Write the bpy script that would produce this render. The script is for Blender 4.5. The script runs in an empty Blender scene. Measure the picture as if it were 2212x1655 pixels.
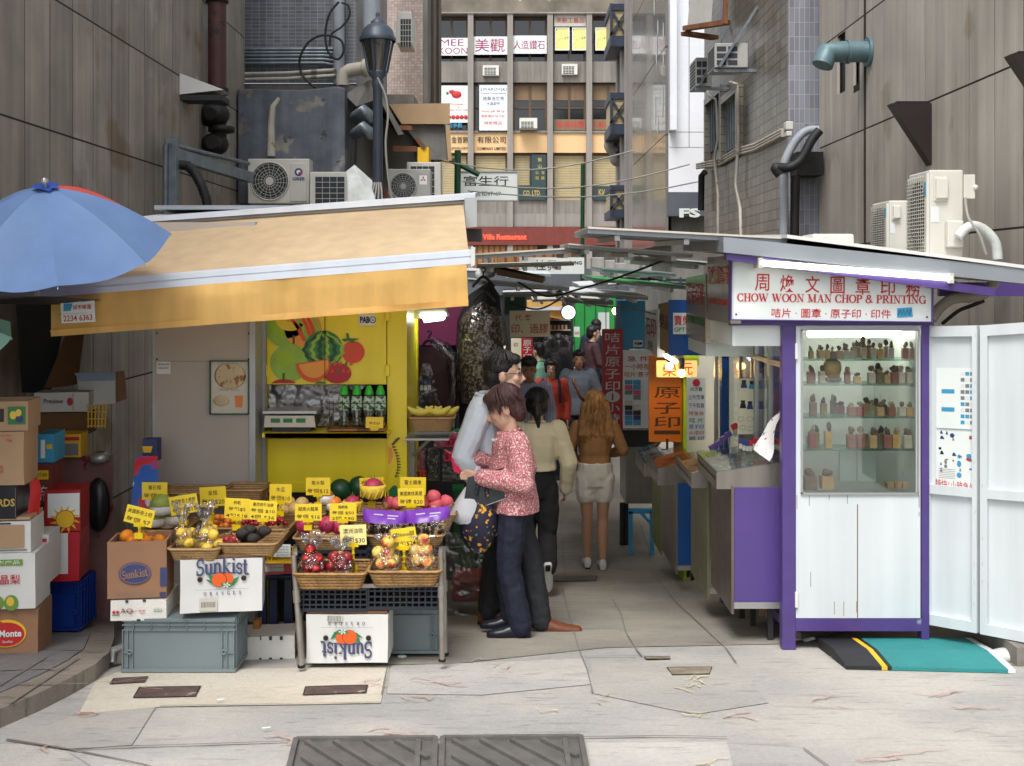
import bpy,bmesh,math,random
from mathutils import Vector,Matrix,noise
R=math.radians
random.seed(11)
SC=bpy.context.scene
C=SC.collection
V=Vector
# ---------------------------------------------------------------- camera, sky, sun, exposure
F,CU,CV,CZ=2457.0,1106.0,605.0,2.1      # focal length and principal point in reading units, eye height
cam=bpy.data.objects.new('camera',bpy.data.cameras.new('camera'))
C.objects.link(cam);SC.camera=cam
cam.location=(0,0,CZ);cam.rotation_euler=(R(90),0,0)
cam.data.lens=36.0*F/2212;cam.data.sensor_width=36.0
cam.data.shift_y=-(827.5 -CV)/2212
cam.data.clip_start=0.1;cam.data.clip_end=400
w=bpy.data.worlds.new('World');SC.world=w;w.use_nodes=True
wn,wl=w.node_tree.nodes,w.node_tree.links
sky=wn.new('ShaderNodeTexSky');sky.sky_type='NISHITA';sky.sun_disc=False
sky.sun_elevation=R(58);sky.sun_rotation=R(200);sky.dust_density=3.0;sky.ozone_density=1.0
hs=wn.new('ShaderNodeHueSaturation');hs.inputs['Saturation'].default_value=0.36
wl.new(sky.outputs[0],hs.inputs['Color']);wl.new(hs.outputs[0],wn['Background'].inputs['Color'])
wn['Background'].inputs['Strength'].default_value=0.15
sun=bpy.data.objects.new('sun',bpy.data.lights.new('sun','SUN'));C.objects.link(sun)
sun.data.energy=1.3;sun.data.angle=R(22);sun.data.color=(1.0,0.98,0.955)
el,az=R(58),R(200)
sun.rotation_euler=V((math.sin(az)*math.cos(el),math.cos(az)*math.cos(el),math.sin(el))).to_track_quat('Z','Y').to_euler()
SC.view_settings.view_transform='Standard';SC.view_settings.look='None'
SC.view_settings.gamma=1.0;SC.view_settings.exposure=0.86
SC.cycles.max_bounces=8;SC.cycles.transparent_max_bounces=24;SC.cycles.use_denoising=True
SC.cycles.caustics_reflective=False;SC.cycles.caustics_refractive=False

# ---------------------------------------------------------------- helpers
def P(u,v,d):return V(((u -CU)/F*d,d,CZ -(v -CV)/F*d))
def X(u,d):return (u -CU)/F*d
def Z(v,d):return CZ -(v -CV)/F*d
GP=[(0,.30),(4.0,.16),(5.9,.06),(7.1,-.09),(8.5,-.30),(10.5,-.57),(12,-.66),(16.6,-.68),(18.4,-.45),(56,-.4)]
def zg(d):
    for (a,za),(b,zb)in zip(GP,GP[1:]):
        if d <= b:return za+(zb -za)*(d -a)/(b -a)
    return GP[-1][1]
def GD(v):# distance of the ground seen at height v
    d=7.0
    for _ in range(60):d=.5*d+.5*(CZ -zg(d))*F/(v -CV)
    return d
def GPT(u,v,up=0.0):
    d=GD(v);return V((X(u,d),d,zg(d)+up))
def s2l(c):
    c /= 255.0
    return c/12.92 if c <= .04045 else ((c+.055)/1.055)**2.4
M={}
def mk(name,rgb,rough=.6,metal=0.0,var=.12,vs=4.0,bump=0.0,bs=60.0,spec=.5,streak=0.0,island=0.0,
       emit=0.0,trans=0.0,coat=0.0,spots=None,stripes=None,sheen=0.0):
    """A procedural material: base colour varied by noise, with streaks, spots, stripes and bump as asked."""
    m=bpy.data.materials.new(name);m.use_nodes=True;M[name]=m
    n,l=m.node_tree.nodes,m.node_tree.links
    b=n['Principled BSDF']
    col=(s2l(rgb[0]),s2l(rgb[1]),s2l(rgb[2]),1)
    b.inputs['Roughness'].default_value=rough;b.inputs['Metallic'].default_value=metal
    b.inputs['Specular IOR Level'].default_value=spec;b.inputs['Coat Weight'].default_value=coat
    b.inputs['Transmission Weight'].default_value=trans
    if sheen:b.inputs['Sheen Weight'].default_value=sheen
    tc=n.new('ShaderNodeTexCoord')
    def noi(scale,det=5,mp=None):
        t=n.new('ShaderNodeTexNoise');t.inputs['Scale'].default_value=scale;t.inputs['Detail'].default_value=det
        if mp:
            q=n.new('ShaderNodeMapping');q.inputs['Scale'].default_value=mp
            l.new(tc.outputs['Object'],q.inputs[0]);l.new(q.outputs[0],t.inputs['Vector'])
        else:l.new(tc.outputs['Object'],t.inputs['Vector'])
        return t.outputs['Fac']
    rgbn=n.new('ShaderNodeRGB');rgbn.outputs[0].default_value=col
    cur=rgbn.outputs[0]
    def mixc(fac,a,bcol):
        x=n.new('ShaderNodeMix');x.data_type='RGBA'
        l.new(fac,x.inputs[0]);l.new(a,x.inputs[6])
        if isinstance(bcol,tuple):x.inputs[7].default_value=bcol
        else:l.new(bcol,x.inputs[7])
        return x.outputs[2]
    def ramp(v,lo,hi):
        x=n.new('ShaderNodeMapRange');x.inputs[1].default_value=lo;x.inputs[2].default_value=hi
        l.new(v,x.inputs[0]);return x.outputs[0]
    def mult(v,lo,hi,f0,f1):
        nonlocal cur
        x=n.new('ShaderNodeMapRange');x.inputs[1].default_value=lo;x.inputs[2].default_value=hi
        x.inputs[3].default_value=f0;x.inputs[4].default_value=f1;l.new(v,x.inputs[0])
        y=n.new('ShaderNodeVectorMath');y.operation='SCALE'
        l.new(cur,y.inputs[0]);l.new(x.outputs[0],y.inputs['Scale']);cur=y.outputs[0]
    if stripes:
        ax,sc_,scol,wd=stripes
        s=n.new('ShaderNodeSeparateXYZ');l.new(tc.outputs['Object'],s.inputs[0])
        q=n.new('ShaderNodeMath');q.operation='MULTIPLY';q.inputs[1].default_value=sc_;l.new(s.outputs[ax],q.inputs[0])
        f=n.new('ShaderNodeMath');f.operation='FRACT';l.new(q.outputs[0],f.inputs[0])
        g=n.new('ShaderNodeMath');g.operation='LESS_THAN';g.inputs[1].default_value=wd;l.new(f.outputs[0],g.inputs[0])
        cur=mixc(g.outputs[0],cur,tuple(s2l(k)for k in scol)+(1,))
    if spots:
        for sc_,scol,thr in spots:
            cur=mixc(ramp(noi(sc_,3),thr,thr+.05),cur,tuple(s2l(k)for k in scol)+(1,))
    if var:mult(noi(vs),.3,.7,1 -var,1+var)
    if streak:mult(noi(1.0,6,(9,9,.45)),.3,.7,1 -streak,1+streak)
    if island:
        g=n.new('ShaderNodeNewGeometry');mult(g.outputs['Random Per Island'],0,1,1 -island,1+island)
    l.new(cur,b.inputs['Base Color'])
    if var or streak:
        x=n.new('ShaderNodeMapRange');x.inputs[3].default_value=max(0,rough -.1);x.inputs[4].default_value=min(1,rough+.12)
        l.new(noi(vs*3),x.inputs[0]);l.new(x.outputs[0],b.inputs['Roughness'])
    if bump:
        bp=n.new('ShaderNodeBump');bp.inputs['Strength'].default_value=bump;bp.inputs['Distance'].default_value=.01
        l.new(noi(bs),bp.inputs['Height']);l.new(bp.outputs[0],b.inputs['Normal'])
    if emit:
        b.inputs['Emission Color'].default_value=col;b.inputs['Emission Strength'].default_value=emit
    return m
def mk_tile(name,rgb,mortar,ax,w_,h_,gap,dirt=.3,rough=.35):
    """Glazed tile in courses; ax is the horizontal axis of the wall."""
    m=mk(name,rgb,rough,var=0);n,l=m.node_tree.nodes,m.node_tree.links
    tc=n.new('ShaderNodeTexCoord');s=n.new('ShaderNodeSeparateXYZ');cb=n.new('ShaderNodeCombineXYZ')
    l.new(tc.outputs['Object'],s.inputs[0]);l.new(s.outputs[ax],cb.inputs[0]);l.new(s.outputs[2],cb.inputs[1])
    br=n.new('ShaderNodeTexBrick');br.offset=0.0 if gap>0 else .5
    br.inputs['Scale'].default_value=1;br.inputs['Brick Width'].default_value=w_;br.inputs['Row Height'].default_value=h_
    br.inputs['Mortar Size'].default_value=abs(gap);br.inputs['Bias'].default_value=0
    a=tuple(s2l(k)for k in rgb)
    br.inputs['Color1'].default_value=(*[k*.8 for k in a],1);br.inputs['Color2'].default_value=(*[k*1.2 for k in a],1)
    br.inputs['Mortar'].default_value=(*[s2l(k)for k in mortar],1)
    l.new(cb.outputs[0],br.inputs['Vector'])
    q=n.new('ShaderNodeMapping');q.inputs['Scale'].default_value=(2.5,2.5,.3);l.new(tc.outputs['Object'],q.inputs[0])
    t=n.new('ShaderNodeTexNoise');t.inputs['Scale'].default_value=1.6;t.inputs['Detail'].default_value=8;l.new(q.outputs[0],t.inputs['Vector'])
    x=n.new('ShaderNodeMapRange');x.inputs[1].default_value=.3;x.inputs[2].default_value=.7;x.inputs[3].default_value=1 -dirt;x.inputs[4].default_value=1+dirt
    l.new(t.outputs['Fac'],x.inputs[0])
    y=n.new('ShaderNodeVectorMath');y.operation='SCALE';l.new(br.outputs['Color'],y.inputs[0]);l.new(x.outputs[0],y.inputs['Scale'])
    b=n['Principled BSDF'];l.new(y.outputs[0],b.inputs['Base Color'])
    bp=n.new('ShaderNodeBump');bp.inputs['Strength'].default_value=.5;bp.inputs['Distance'].default_value=.01;bp.invert=True
    l.new(br.outputs['Fac'],bp.inputs['Height']);l.new(bp.outputs[0],b.inputs['Normal'])
    return m
def mk_glass(name,tint=(225,238,235),refl=.16,rough=.03,bump=0.0,bs=25,fres=1.0):
    """A clear sheet: mostly see-through, with a mirror share."""
    m=bpy.data.materials.new(name);m.use_nodes=True;M[name]=m
    n,l=m.node_tree.nodes,m.node_tree.links;n.remove(n['Principled BSDF'])
    tr=n.new('ShaderNodeBsdfTransparent');tr.inputs[0].default_value=(*[s2l(k)for k in tint],1)
    gl=n.new('ShaderNodeBsdfGlossy');gl.inputs['Roughness'].default_value=rough
    mx=n.new('ShaderNodeMixShader')
    if bump:
        tc=n.new('ShaderNodeTexCoord');t=n.new('ShaderNodeTexNoise');t.inputs['Scale'].default_value=bs;l.new(tc.outputs['Object'],t.inputs['Vector'])
        bp=n.new('ShaderNodeBump');bp.inputs['Strength'].default_value=bump;bp.inputs['Distance'].default_value=.05
        l.new(t.outputs['Fac'],bp.inputs['Height']);l.new(bp.outputs[0],gl.inputs['Normal'])
    lw=n.new('ShaderNodeLayerWeight');lw.inputs[0].default_value=.25
    ma=n.new('ShaderNodeMath');ma.operation='MULTIPLY_ADD';ma.inputs[1].default_value=.5*fres;ma.inputs[2].default_value=refl
    l.new(lw.outputs['Fresnel'],ma.inputs[0]);l.new(ma.outputs[0],mx.inputs[0])
    l.new(tr.outputs[0],mx.inputs[1]);l.new(gl.outputs[0],mx.inputs[2]);l.new(mx.outputs[0],n['Material Output'].inputs[0])
    return m
_tcache={}
def text_mesh(s,bold):
    if any(ord(ch)>0x2e00 for ch in s):bold=min(bold,.006)
    k=(s,bold)
    if k not in _tcache:
        c=bpy.data.curves.new('t','FONT');c.body=s;c.resolution_u=2;c.offset=bold;c.align_x='CENTER'
        o=bpy.data.objects.new('t',c);me=bpy.data.meshes.new_from_object(o)
        vs=[(v.co.x,v.co.y)for v in me.vertices];fs=[tuple(p.vertices)for p in me.polygons]
        bpy.data.objects.remove(o);bpy.data.curves.remove(c);bpy.data.meshes.remove(me)
        xs=[a for a,_ in vs]or [0];ys=[b for _,b in vs]or [0]
        _tcache[k]=(vs,fs,min(xs),max(xs),min(ys),max(ys))
    return _tcache[k]
WL={}
class MB:
    """Collects faces in world space, several materials allowed, and links them as ONE mesh object."""
    def __init__(s,mat=None):s.v,s.f,s.mi,s.sm,s.ms=[],[],[],[],[];s.cur=0;s.T=None;s.m(mat or 'white_paint')
    def m(s,name):
        if name not in s.ms:s.ms.append(name)
        s.cur=s.ms.index(name);return s
    def add(s,vs,fs,smooth=False):
        k=len(s.v);s.v+=[(s.T @ V(p))if s.T else V(p)for p in vs]
        for f in fs:s.f.append(tuple(i+k for i in f));s.mi.append(s.cur);s.sm.append(smooth)
        return s
    def quad(s,*p):return s.add(p,[tuple(range(len(p)))])
    def box(s,x0,x1,y0,y1,z0,z1):
        return s.add([(x,y,z)for z in (z0,z1)for y in (y0,y1)for x in (x0,x1)],
                     [(0,2,3,1),(4,5,7,6),(0,1,5,4),(2,6,7,3),(0,4,6,2),(1,3,7,5)])
    def hexa(s,a,b):# two quads of four points, joined
        return s.add(list(a)+list(b),[(3,2,1,0),(4,5,6,7)]+[(i,(i+1)%4,4+(i+1)%4,4+i)for i in range(4)])
    def ext(s,pts,vec):# a polygon pushed along vec
        n=len(pts);vec=V(vec);pts=[V(p)for p in pts]
        return s.add(pts+[p+vec for p in pts],[tuple(range(n))[::-1],tuple(range(n,2*n))]+[(i,(i+1)%n,n+(i+1)%n,n+i)for i in range(n)])
    def bar(s,a,b,w_,h_=None):# a square bar from a to b
        a,b=V(a),V(b);h_=h_ or w_;t=(b -a).normalized()
        sd=t.cross(V((0,0,1)));sd=sd.normalized()if sd.length>1e-3 else V((1,0,0));up=sd.cross(t)
        c=[sd*w_/2+up*h_/2,-sd*w_/2+up*h_/2,-sd*w_/2 -up*h_/2,sd*w_/2 -up*h_/2]
        return s.hexa([a+k for k in c],[b+k for k in c])
    def tube(s,pts,r,n=8,caps=True):
        pts=[V(p)for p in pts];rs=r if isinstance(r,(list,tuple))else [r]*len(pts)
        vs,fs=[],[];t0=(pts[1]-pts[0]).normalized();a=t0.orthogonal().normalized()
        for i,p in enumerate(pts):
            t=(pts[min(i+1,len(pts)-1)]-pts[max(i -1,0)]).normalized()
            a=(a -t*a.dot(t)).normalized();b=t.cross(a)
            vs+=[p+(a*math.cos(2*math.pi*k/n)+b*math.sin(2*math.pi*k/n))*rs[i]for k in range(n)]
        for i in range(len(pts)-1):
            fs+=[(i*n+k,i*n+(k+1)%n,(i+1)*n+(k+1)%n,(i+1)*n+k)for k in range(n)]
        s.add(vs,fs,True)
        if caps:s.add(vs[:n],[tuple(range(n))[::-1]]);s.add(vs[-n:],[tuple(range(n))])
        return s
    def cyl(s,a,b,r,n=12):return s.tube([a,b],r,n)
    def lathe(s,c,prof,n=16,ax=None):# prof: (radius, height) pairs about a vertical (or ax) axis
        c=V(c);ax=V(ax).normalized()if ax else V((0,0,1));a=ax.orthogonal().normalized();b=ax.cross(a)
        vs=[c+ax*z+(a*math.cos(2*math.pi*k/n)+b*math.sin(2*math.pi*k/n))*r for r,z in prof for k in range(n)]
        fs=[(i*n+k,i*n+(k+1)%n,(i+1)*n+(k+1)%n,(i+1)*n+k)for i in range(len(prof)-1)for k in range(n)]
        return s.add(vs,fs,True)
    def ell(s,c,rx,ry=None,rz=None,n=12,rows=8,T=None):
        ry=ry or rx;rz=rz or rx;c=V(c);vs,fs=[],[]
        for i in range(rows+1):
            th=math.pi*i/rows
            for k in range(n):
                p=V((rx*math.sin(th)*math.cos(2*math.pi*k/n),ry*math.sin(th)*math.sin(2*math.pi*k/n),rz*math.cos(th)))
                vs.append(c+(T @ p if T else p))
        fs=[(i*n+k,(i+1)*n+k,(i+1)*n+(k+1)%n,i*n+(k+1)%n)for i in range(rows)for k in range(n)]
        return s.add(vs,fs,True)
    def text(s,body,c,h=None,w_=None,right=(1,0,0),up=(0,0,1),bold=0.0,lift=.003,rot=0.0):
        vs,fs,x0,x1,y0,y1=text_mesh(body,bold)
        if not fs:return s
        if rot:
            q,ss=math.cos(rot),math.sin(rot);r_,u_=V(right),V(up);right,up=r_*q+u_*ss,u_*q -r_*ss
        right,up=V(right).normalized(),V(up).normalized();nrm=right.cross(up)
        sy=h/(y1 -y0)if h else w_/(x1 -x0);sx=w_/(x1 -x0)if w_ else sy
        cx,cy=(x0+x1)/2,(y0+y1)/2;c=V(c)+nrm*lift
        return s.add([c+right*(a -cx)*sx+up*(b -cy)*sy for a,b in vs],fs)
    def disc(s,c,r,right=(1,0,0),up=(0,0,1),n=20,ry=None,lift=.002):
        right,up=V(right).normalized(),V(up).normalized();c=V(c)+right.cross(up)*lift
        return s.add([c+right*r*math.cos(2*math.pi*k/n)+up*(ry or r)*math.sin(2*math.pi*k/n)for k in range(n)],[tuple(range(n))])
    def build(s,name,parent=None,label=None,cat=None,group=None,kind=None,bevel=0.0,origin=None,smooth=None):
        me=bpy.data.meshes.new(name);o=bpy.data.objects.new(name,me);C.objects.link(o)
        if s.v:
            lo=[min(p[i]for p in s.v)for i in range(3)];hi=[max(p[i]for p in s.v)for i in range(3)]
            og=V(origin)if origin else V(((lo[0]+hi[0])/2,(lo[1]+hi[1])/2,lo[2]))
        else:og=V((0,0,0))
        me.from_pydata([p -og for p in s.v],[],s.f)
        for k in s.ms:me.materials.append(M[k])
        me.polygons.foreach_set('material_index',s.mi);me.polygons.foreach_set('use_smooth',s.sm if smooth is None else [smooth]*len(s.f))
        me.update()
        WL[o.name]=og
        if parent:o.parent=parent;o.location=og -WL[parent.name]
        else:o.location=og
        if bevel:
            b=o.modifiers.new('bevel','BEVEL');b.width=bevel;b.segments=2;b.limit_method='ANGLE'
        return tag(o,label,cat,group,kind)
def tag(o,label=None,cat=None,group=None,kind=None):
    if label:o['label']=label
    if cat:o['category']=cat
    if group:o['group']=group
    if kind:o['kind']=kind
    return o
def empty(name,loc,label=None,cat=None,group=None):
    o=bpy.data.objects.new(name,None);C.objects.link(o);o.location=loc;o.empty_display_size=.1
    WL[o.name]=V(loc);return tag(o,label,cat,group)
def copy_tree(o,loc,parent=None):
    c=o.copy();C.objects.link(c);c.parent=parent
    c.location=loc if loc is not None else o.location
    if parent is None:WL[c.name]=V(loc)
    for ch in list(o.children):copy_tree(ch,None,c)
    return c
def rotm(c,ang,ax='Z'):return Matrix.Translation(V(c))@ Matrix.Rotation(ang,4,ax)@ Matrix.Translation(-V(c))

# ---------------------------------------------------------------- materials
mk('white_paint',(214,218,218),.45,var=.06,vs=2,streak=.05)
mk('white_metal',(222,222,218),.35,var=.05)
mk('white_board',(226,232,228),.3,var=.03)
mk('off_white',(200,196,182),.5,var=.08)
mk('cream_board',(222,218,190),.4,var=.05)
mk('black',(18,18,20),.45,var=.1);mk('dark',(42,42,44),.6,var=.15);mk('black_rubber',(30,31,34),.6,bump=.2)
mk('red_ink',(190,40,44),.5,var=.08);mk('red_board',(182,22,40),.4,var=.06);mk('magenta_ink',(150,22,92),.5,var=.05)
mk('blue_ink',(46,62,120),.5,var=.05);mk('cyan_ink',(60,150,190),.5);mk('green_ink',(40,120,66),.5);mk('gold',(200,170,90),.4,.3)
mk('black_ink',(22,22,24),.6,var=0);mk('orange_ink',(226,92,30),.5,var=.08);mk('grey_ink',(120,122,126),.6)
mk('stone',(150,142,130),.55,var=.16,vs=2.2,streak=.22,island=.12,spots=[(.9,(132,114,92),.6),(1.7,(166,160,150),.64)],bump=.15,bs=150)
mk('stone_pale',(178,171,161),.6,var=.12,vs=1.5,streak=.17,island=.08,spots=[(1.1,(160,148,132),.62)],bump=.15,bs=150)
mk('joint',(42,36,30),.9)
mk('concrete',(120,118,112),.85,var=.25,vs=2.2,streak=.12,bump=.5,bs=25)
mk('blue_grey_render',(92,97,106),.8,var=.3,vs=3,streak=.2,bump=.6,bs=12,spots=[(2.6,(128,124,116),.6),(5,(66,68,74),.66)])
mk('facade_grey',(128,122,114),.8,var=.22,vs=.7,streak=.2,bump=.2,bs=10)
mk('facade_column',(140,135,128),.8,var=.12,vs=.8,streak=.12)
mk('parapet',(118,110,98),.9,var=.35,vs=1.2,bump=.6,bs=5,spots=[(1.5,(190,188,180),.64)])
mk('facade_yellow',(224,186,136),.7,var=.05,vs=.5)
mk('window_dark',(24,24,24),.08,var=.2,vs=.5,spec=.7)
mk('blind_tan',(128,104,78),.7,var=.15,vs=1,streak=.1);mk('blind_cream',(176,160,122),.7,var=.08,stripes=(2,9,(140,124,92),.2))
mk('frame_brown',(88,66,46),.5);mk('facade_green',(46,66,66),.4);mk('brown_band',(112,48,38),.6,var=.15)
mk('wood',(150,100,54),.6,var=.2,vs=8,stripes=(0,4,(96,58,30),.3))
mk('marble',(236,238,242),.25,var=.07,vs=.6);mk('marble_grey',(118,116,112),.18,var=.1,vs=.8,streak=.12,coat=.4)
mk('slate',(92,96,104),.4)
mk_tile('mosaic_grey',(104,107,116),(146,144,140),0,.10,.05,.0045,.2)
mk_tile('mosaic_grey_side',(98,98,100),(130,128,124),1,.10,.05,.0045,.25)
mk_tile('mosaic_pink',(172,156,146),(140,128,120),0,.05,.05,.003,.1)
mk_tile('tile_brown',(128,122,110),(74,68,58),1,.22,.12,.006,.3)
mk_tile('tile_blue',(128,130,140),(160,160,158),0,.055,.16,.004,.3)
mk('galvanised',(120,130,136),.45,.5,var=.2,vs=9,streak=.12);mk('rust_red',(74,42,42),.6,var=.25,vs=6,bump=.3,spots=[(7,(34,30,32),.6)])
mk('iron_dark',(34,32,30),.6,.3,var=.25,bump=.3);mk('lamp_grey',(66,74,86),.45,.2,var=.12)
mk('pipe_pale',(150,156,164),.5,var=.12);mk('pipe_cream',(176,170,156),.6,var=.15,spots=[(5,(120,110,90),.62)])
mk('pipe_teal',(96,122,128),.5,.2,var=.2,vs=9);mk('cable_black',(22,23,25),.6);mk('cable_grey',(150,148,140),.6)
mk('ac_white',(206,204,194),.5,var=.05,vs=3,streak=.05);mk('ac_grey',(168,168,162),.5,var=.08,streak=.08);mk('ac_slot',(44,50,58),.6)
mk('rust_bracket',(112,72,46),.8,var=.3,vs=10,bump=.3);mk('beige_render',(186,156,120),.85,var=.1,vs=3,bump=.3,bs=40)
mk('brown_black',(38,30,30),.35,var=.1);mk('tarpaulin',(200,204,200),.6,var=.2,vs=6,bump=.5,bs=20)
mk('canvas_yellow',(232,188,112),.85,var=.1,vs=3,bump=1.0,bs=5,streak=.12);mk('canvas_tan',(220,194,156),.9,var=.1,vs=1.6,bump=.5,bs=4,streak=.08)
mk('awning_white',(206,212,220),.5,0.0,var=.05,streak=.05);mk('aluminium',(176,178,178),.35,.6,var=.1);mk('roof_grey',(146,152,158),.5,.2,var=.12,vs=2)
mk('umbrella_blue',(112,142,190),.6,var=.08,vs=5,bump=.5,bs=9);mk('umbrella_red',(222,84,72),.55,var=.05);mk('umbrella_navy',(26,64,150),.6);mk('umbrella_mint',(150,196,172),.6,var=.08,bump=.3,bs=9)
mk('stall_yellow',(244,222,36),.35,var=.06,vs=2,streak=.05,coat=.2);mk('stall_beige',(174,164,154),.5,var=.05,vs=2);mk('stall_grey_strip',(168,172,176),.4,.3)
mk('purple',(82,62,128),.4,var=.07,vs=4,bump=.05,bs=200);mk('purple_frame',(78,60,122),.4,var=.1,vs=8,spots=[(4.5,(170,176,184),.735)])
mk('stall_blue',(14,78,150),.45,var=.08,vs=3);mk('stall_sky',(56,150,196),.5,var=.06);mk('stall_green',(44,140,66),.5,var=.08);mk('stall_lime',(160,196,40),.5,var=.08)
mk('steel',(148,144,136),.32,.85,var=.12,vs=2,streak=.15);mk('steel_olive',(140,140,112),.38,.7,var=.1,streak=.14);mk('steel_lime',(138,146,76),.4,.6,var=.12,streak=.2);mk('steel_pink',(126,112,108),.35,.75,var=.12,streak=.15)
mk('door_white',(206,212,214),.4,var=.05,vs=1.2,streak=.06,spots=[(3.2,(182,178,166),.72),(14,(150,140,124),.77)]);mk('rust_line',(120,92,70),.8)
mk('tube_light',(255,255,246),.3,var=0,emit=4.5);mk('bulb_warm',(255,196,96),.3,var=0,emit=30.0);mk('case_fill',(255,250,236),.3,var=0,emit=11.0);mk('leaflet_print',(216,214,212),.5,var=.05,spots=[(26,(190,60,60),.66),(34,(120,122,128),.62)]);mk('lamp_cool',(236,255,248),.3,var=0,emit=5.0)
mk('card_brown',(150,112,84),.8,var=.07,vs=5,bump=.1,bs=60);mk('card_kraft',(176,144,112),.8,var=.07,vs=4,bump=.1);mk('card_white',(212,212,208),.7,var=.05,vs=4,streak=.03,spots=[(3.5,(180,172,158),.74)])
mk('card_inside',(120,86,58),.9);mk('print_blue',(58,66,108),.7);mk('styrofoam',(220,218,210),.7,var=.08,vs=6,bump=.3,bs=90,spots=[(4,(150,142,128),.74)])
mk('crate_grey',(118,130,132),.45,var=.05,vs=3);mk('crate_dark',(34,39,48),.45,var=.08);mk('crate_blue',(12,48,130),.4);mk('stool_navy',(22,36,70),.4,var=.1);mk('black_plastic',(26,27,32),.35)
mk('basket_straw',(176,140,92),.75,var=.2,vs=30,bump=.9,bs=70);mk('basket_dark',(140,104,62),.75,var=.2,vs=30,bump=.8,bs=60)
mk('tag_yellow',(240,208,50),.4,var=.03);mk('tag_pale',(240,226,150),.4,var=.03);mk('clip_yellow',(230,196,10),.35);mk('pink_card',(236,60,130),.5)
mk('orange_skin',(238,140,24),.45,var=.08,vs=1.5,bump=.3,bs=14);mk('lemon_skin',(228,190,70),.4,var=.1,vs=1.2,bump=.25,bs=12,spots=[(.9,(196,178,80),.62)]);mk('pomelo',(150,166,78),.5,var=.14,vs=1.3,bump=.25,bs=10)
mk('apple_yellow',(226,190,92),.3,var=.1,vs=2,spots=[(.75,(214,120,70),.48),(.75,(190,62,52),.56)],bump=.1,bs=20);mk('nectarine',(136,26,34),.3,var=.3,vs=1.6,spots=[(.8,(196,52,36),.52),(.8,(232,150,62),.64)],bump=.1,bs=18)
mk('dragon_fruit',(186,44,92),.5,var=.25,vs=2);mk('leaf_green',(112,150,62),.5,var=.15);mk('avocado',(40,36,34),.35,var=.4,vs=2,bump=.6,bs=9);mk('pear',(222,188,126),.5,var=.14,vs=1.5,bump=.1,bs=20);mk('persimmon',(220,126,44),.4,var=.15,vs=1.5)
mk('cherry',(150,20,40),.2,var=.25,vs=1);mk('grape',(24,20,34),.35,var=.3,vs=1);mk('peach',(214,92,104),.6,var=.15,vs=1.3,spots=[(.7,(236,190,140),.56)]);mk('banana',(220,200,80),.45,var=.12,vs=1.2,spots=[(2,(120,90,40),.74)]);mk('foam_net',(232,200,70),.7);mk('foam_white',(236,232,224),.7)
mk('wrap_purple',(110,52,160),.35);mk('melon_green',(150,190,70),.45,var=.1,vs=12);mk('water_green',(48,130,60),.4);mk('water_dark',(20,70,42),.4);mk('melon_orange',(240,160,60),.4);mk('tomato',(224,70,30),.35,var=.1,vs=6);mk('durian_edge',(110,84,40),.6)
mk_glass('cello',(246,246,248),.13,.1,1.0,26,1.0);mk_glass('pane',(240,244,242),.09,.02,fres=.5);mk_glass('shelf_glass',(206,232,226),.12);mk_glass('sheet_plastic',(190,190,184),.2,.25,.7,8);mk_glass('bottle_clear',(206,220,216),.22,.08)
mk_glass('lamp_glass',(160,160,146),.25,.15);mk_glass('garment_plastic',(225,225,228),.05,.15,.8,9,.6)
mk('cap_green',(50,190,60),.4);mk('bag_white',(214,216,220),.4,var=.06,bump=.4,bs=14,sheen=.2)
mk('mat_teal',(44,134,134),.7,var=.1,vs=4,bump=.5,bs=120);mk('yellow_paint',(232,184,34),.6,var=.1)
mk('granite',(128,122,114),.8,var=.2,vs=10,bump=.3,bs=60)
def see_light(name,fac):
    """Let thin cloth pass light to its far side."""
    m=M[name];n,l=m.node_tree.nodes,m.node_tree.links;b=n['Principled BSDF'];t=n.new('ShaderNodeBsdfTranslucent');x=n.new('ShaderNodeMixShader');x.inputs[0].default_value=fac
    l.new(b.inputs['Base Color'].links[0].from_socket,t.inputs[0]);l.new(b.outputs[0],x.inputs[1]);l.new(t.outputs[0],x.inputs[2]);l.new(x.outputs[0],n['Material Output'].inputs[0])
for k in ('canvas_yellow','canvas_tan'):see_light(k,.35)
for k in ('umbrella_blue','umbrella_red','umbrella_mint','bag_white'):see_light(k,.25)
# ---------------------------------------------------------------- ground
def sheet(uvs,up,mb,world=False):
    """A thin sheet on the ground: its outline given where it is seen, laid on the ground's own slope."""
    pts=[V(p)for p in uvs]if world else [GPT(u,v)for u,v in uvs]
    bm=bmesh.new();bm.faces.new([bm.verts.new((p.x,p.y,0))for p in pts])
    for d,_ in GP:
        bmesh.ops.bisect_plane(bm,geom=bm.verts[:]+bm.edges[:]+bm.faces[:],plane_co=(0,d,0),plane_no=(0,1,0))
    bm.normal_update()
    for f in bm.faces:
        if f.normal.z<0:f.normal_flip()
    bm.verts.index_update()
    mb.add([(q.co.x,q.co.y,zg(q.co.y)+up)for q in bm.verts],[tuple(q.index for q in f.verts)for f in bm.faces]);bm.free()
def ribbon(uvs,wd,up,mb):
    """A narrow mark along a line on the ground (a joint, a crack, a stroke of paint), wd metres wide."""
    pts=[GPT(u,v)for u,v in uvs];fine=[]
    for a,b in zip(pts,pts[1:]):
        k=max(1,int((b -a).length/.12));fine+=[a.lerp(b,i/k)for i in range(k)]
    fine.append(pts[-1]);vs=[]
    for i,p in enumerate(fine):
        t=fine[min(i+1,len(fine)-1)]-fine[max(i -1,0)];sd=V((-t.y,t.x,0)).normalized()*wd*.5*random.uniform(.55,1.3)
        for q in (p+sd,p -sd):vs.append((q.x,q.y,zg(q.y)+up))
    mb.add(vs,[(2*i,2*i+1,2*i+3,2*i+2)for i in range(len(fine)-1)])
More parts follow.
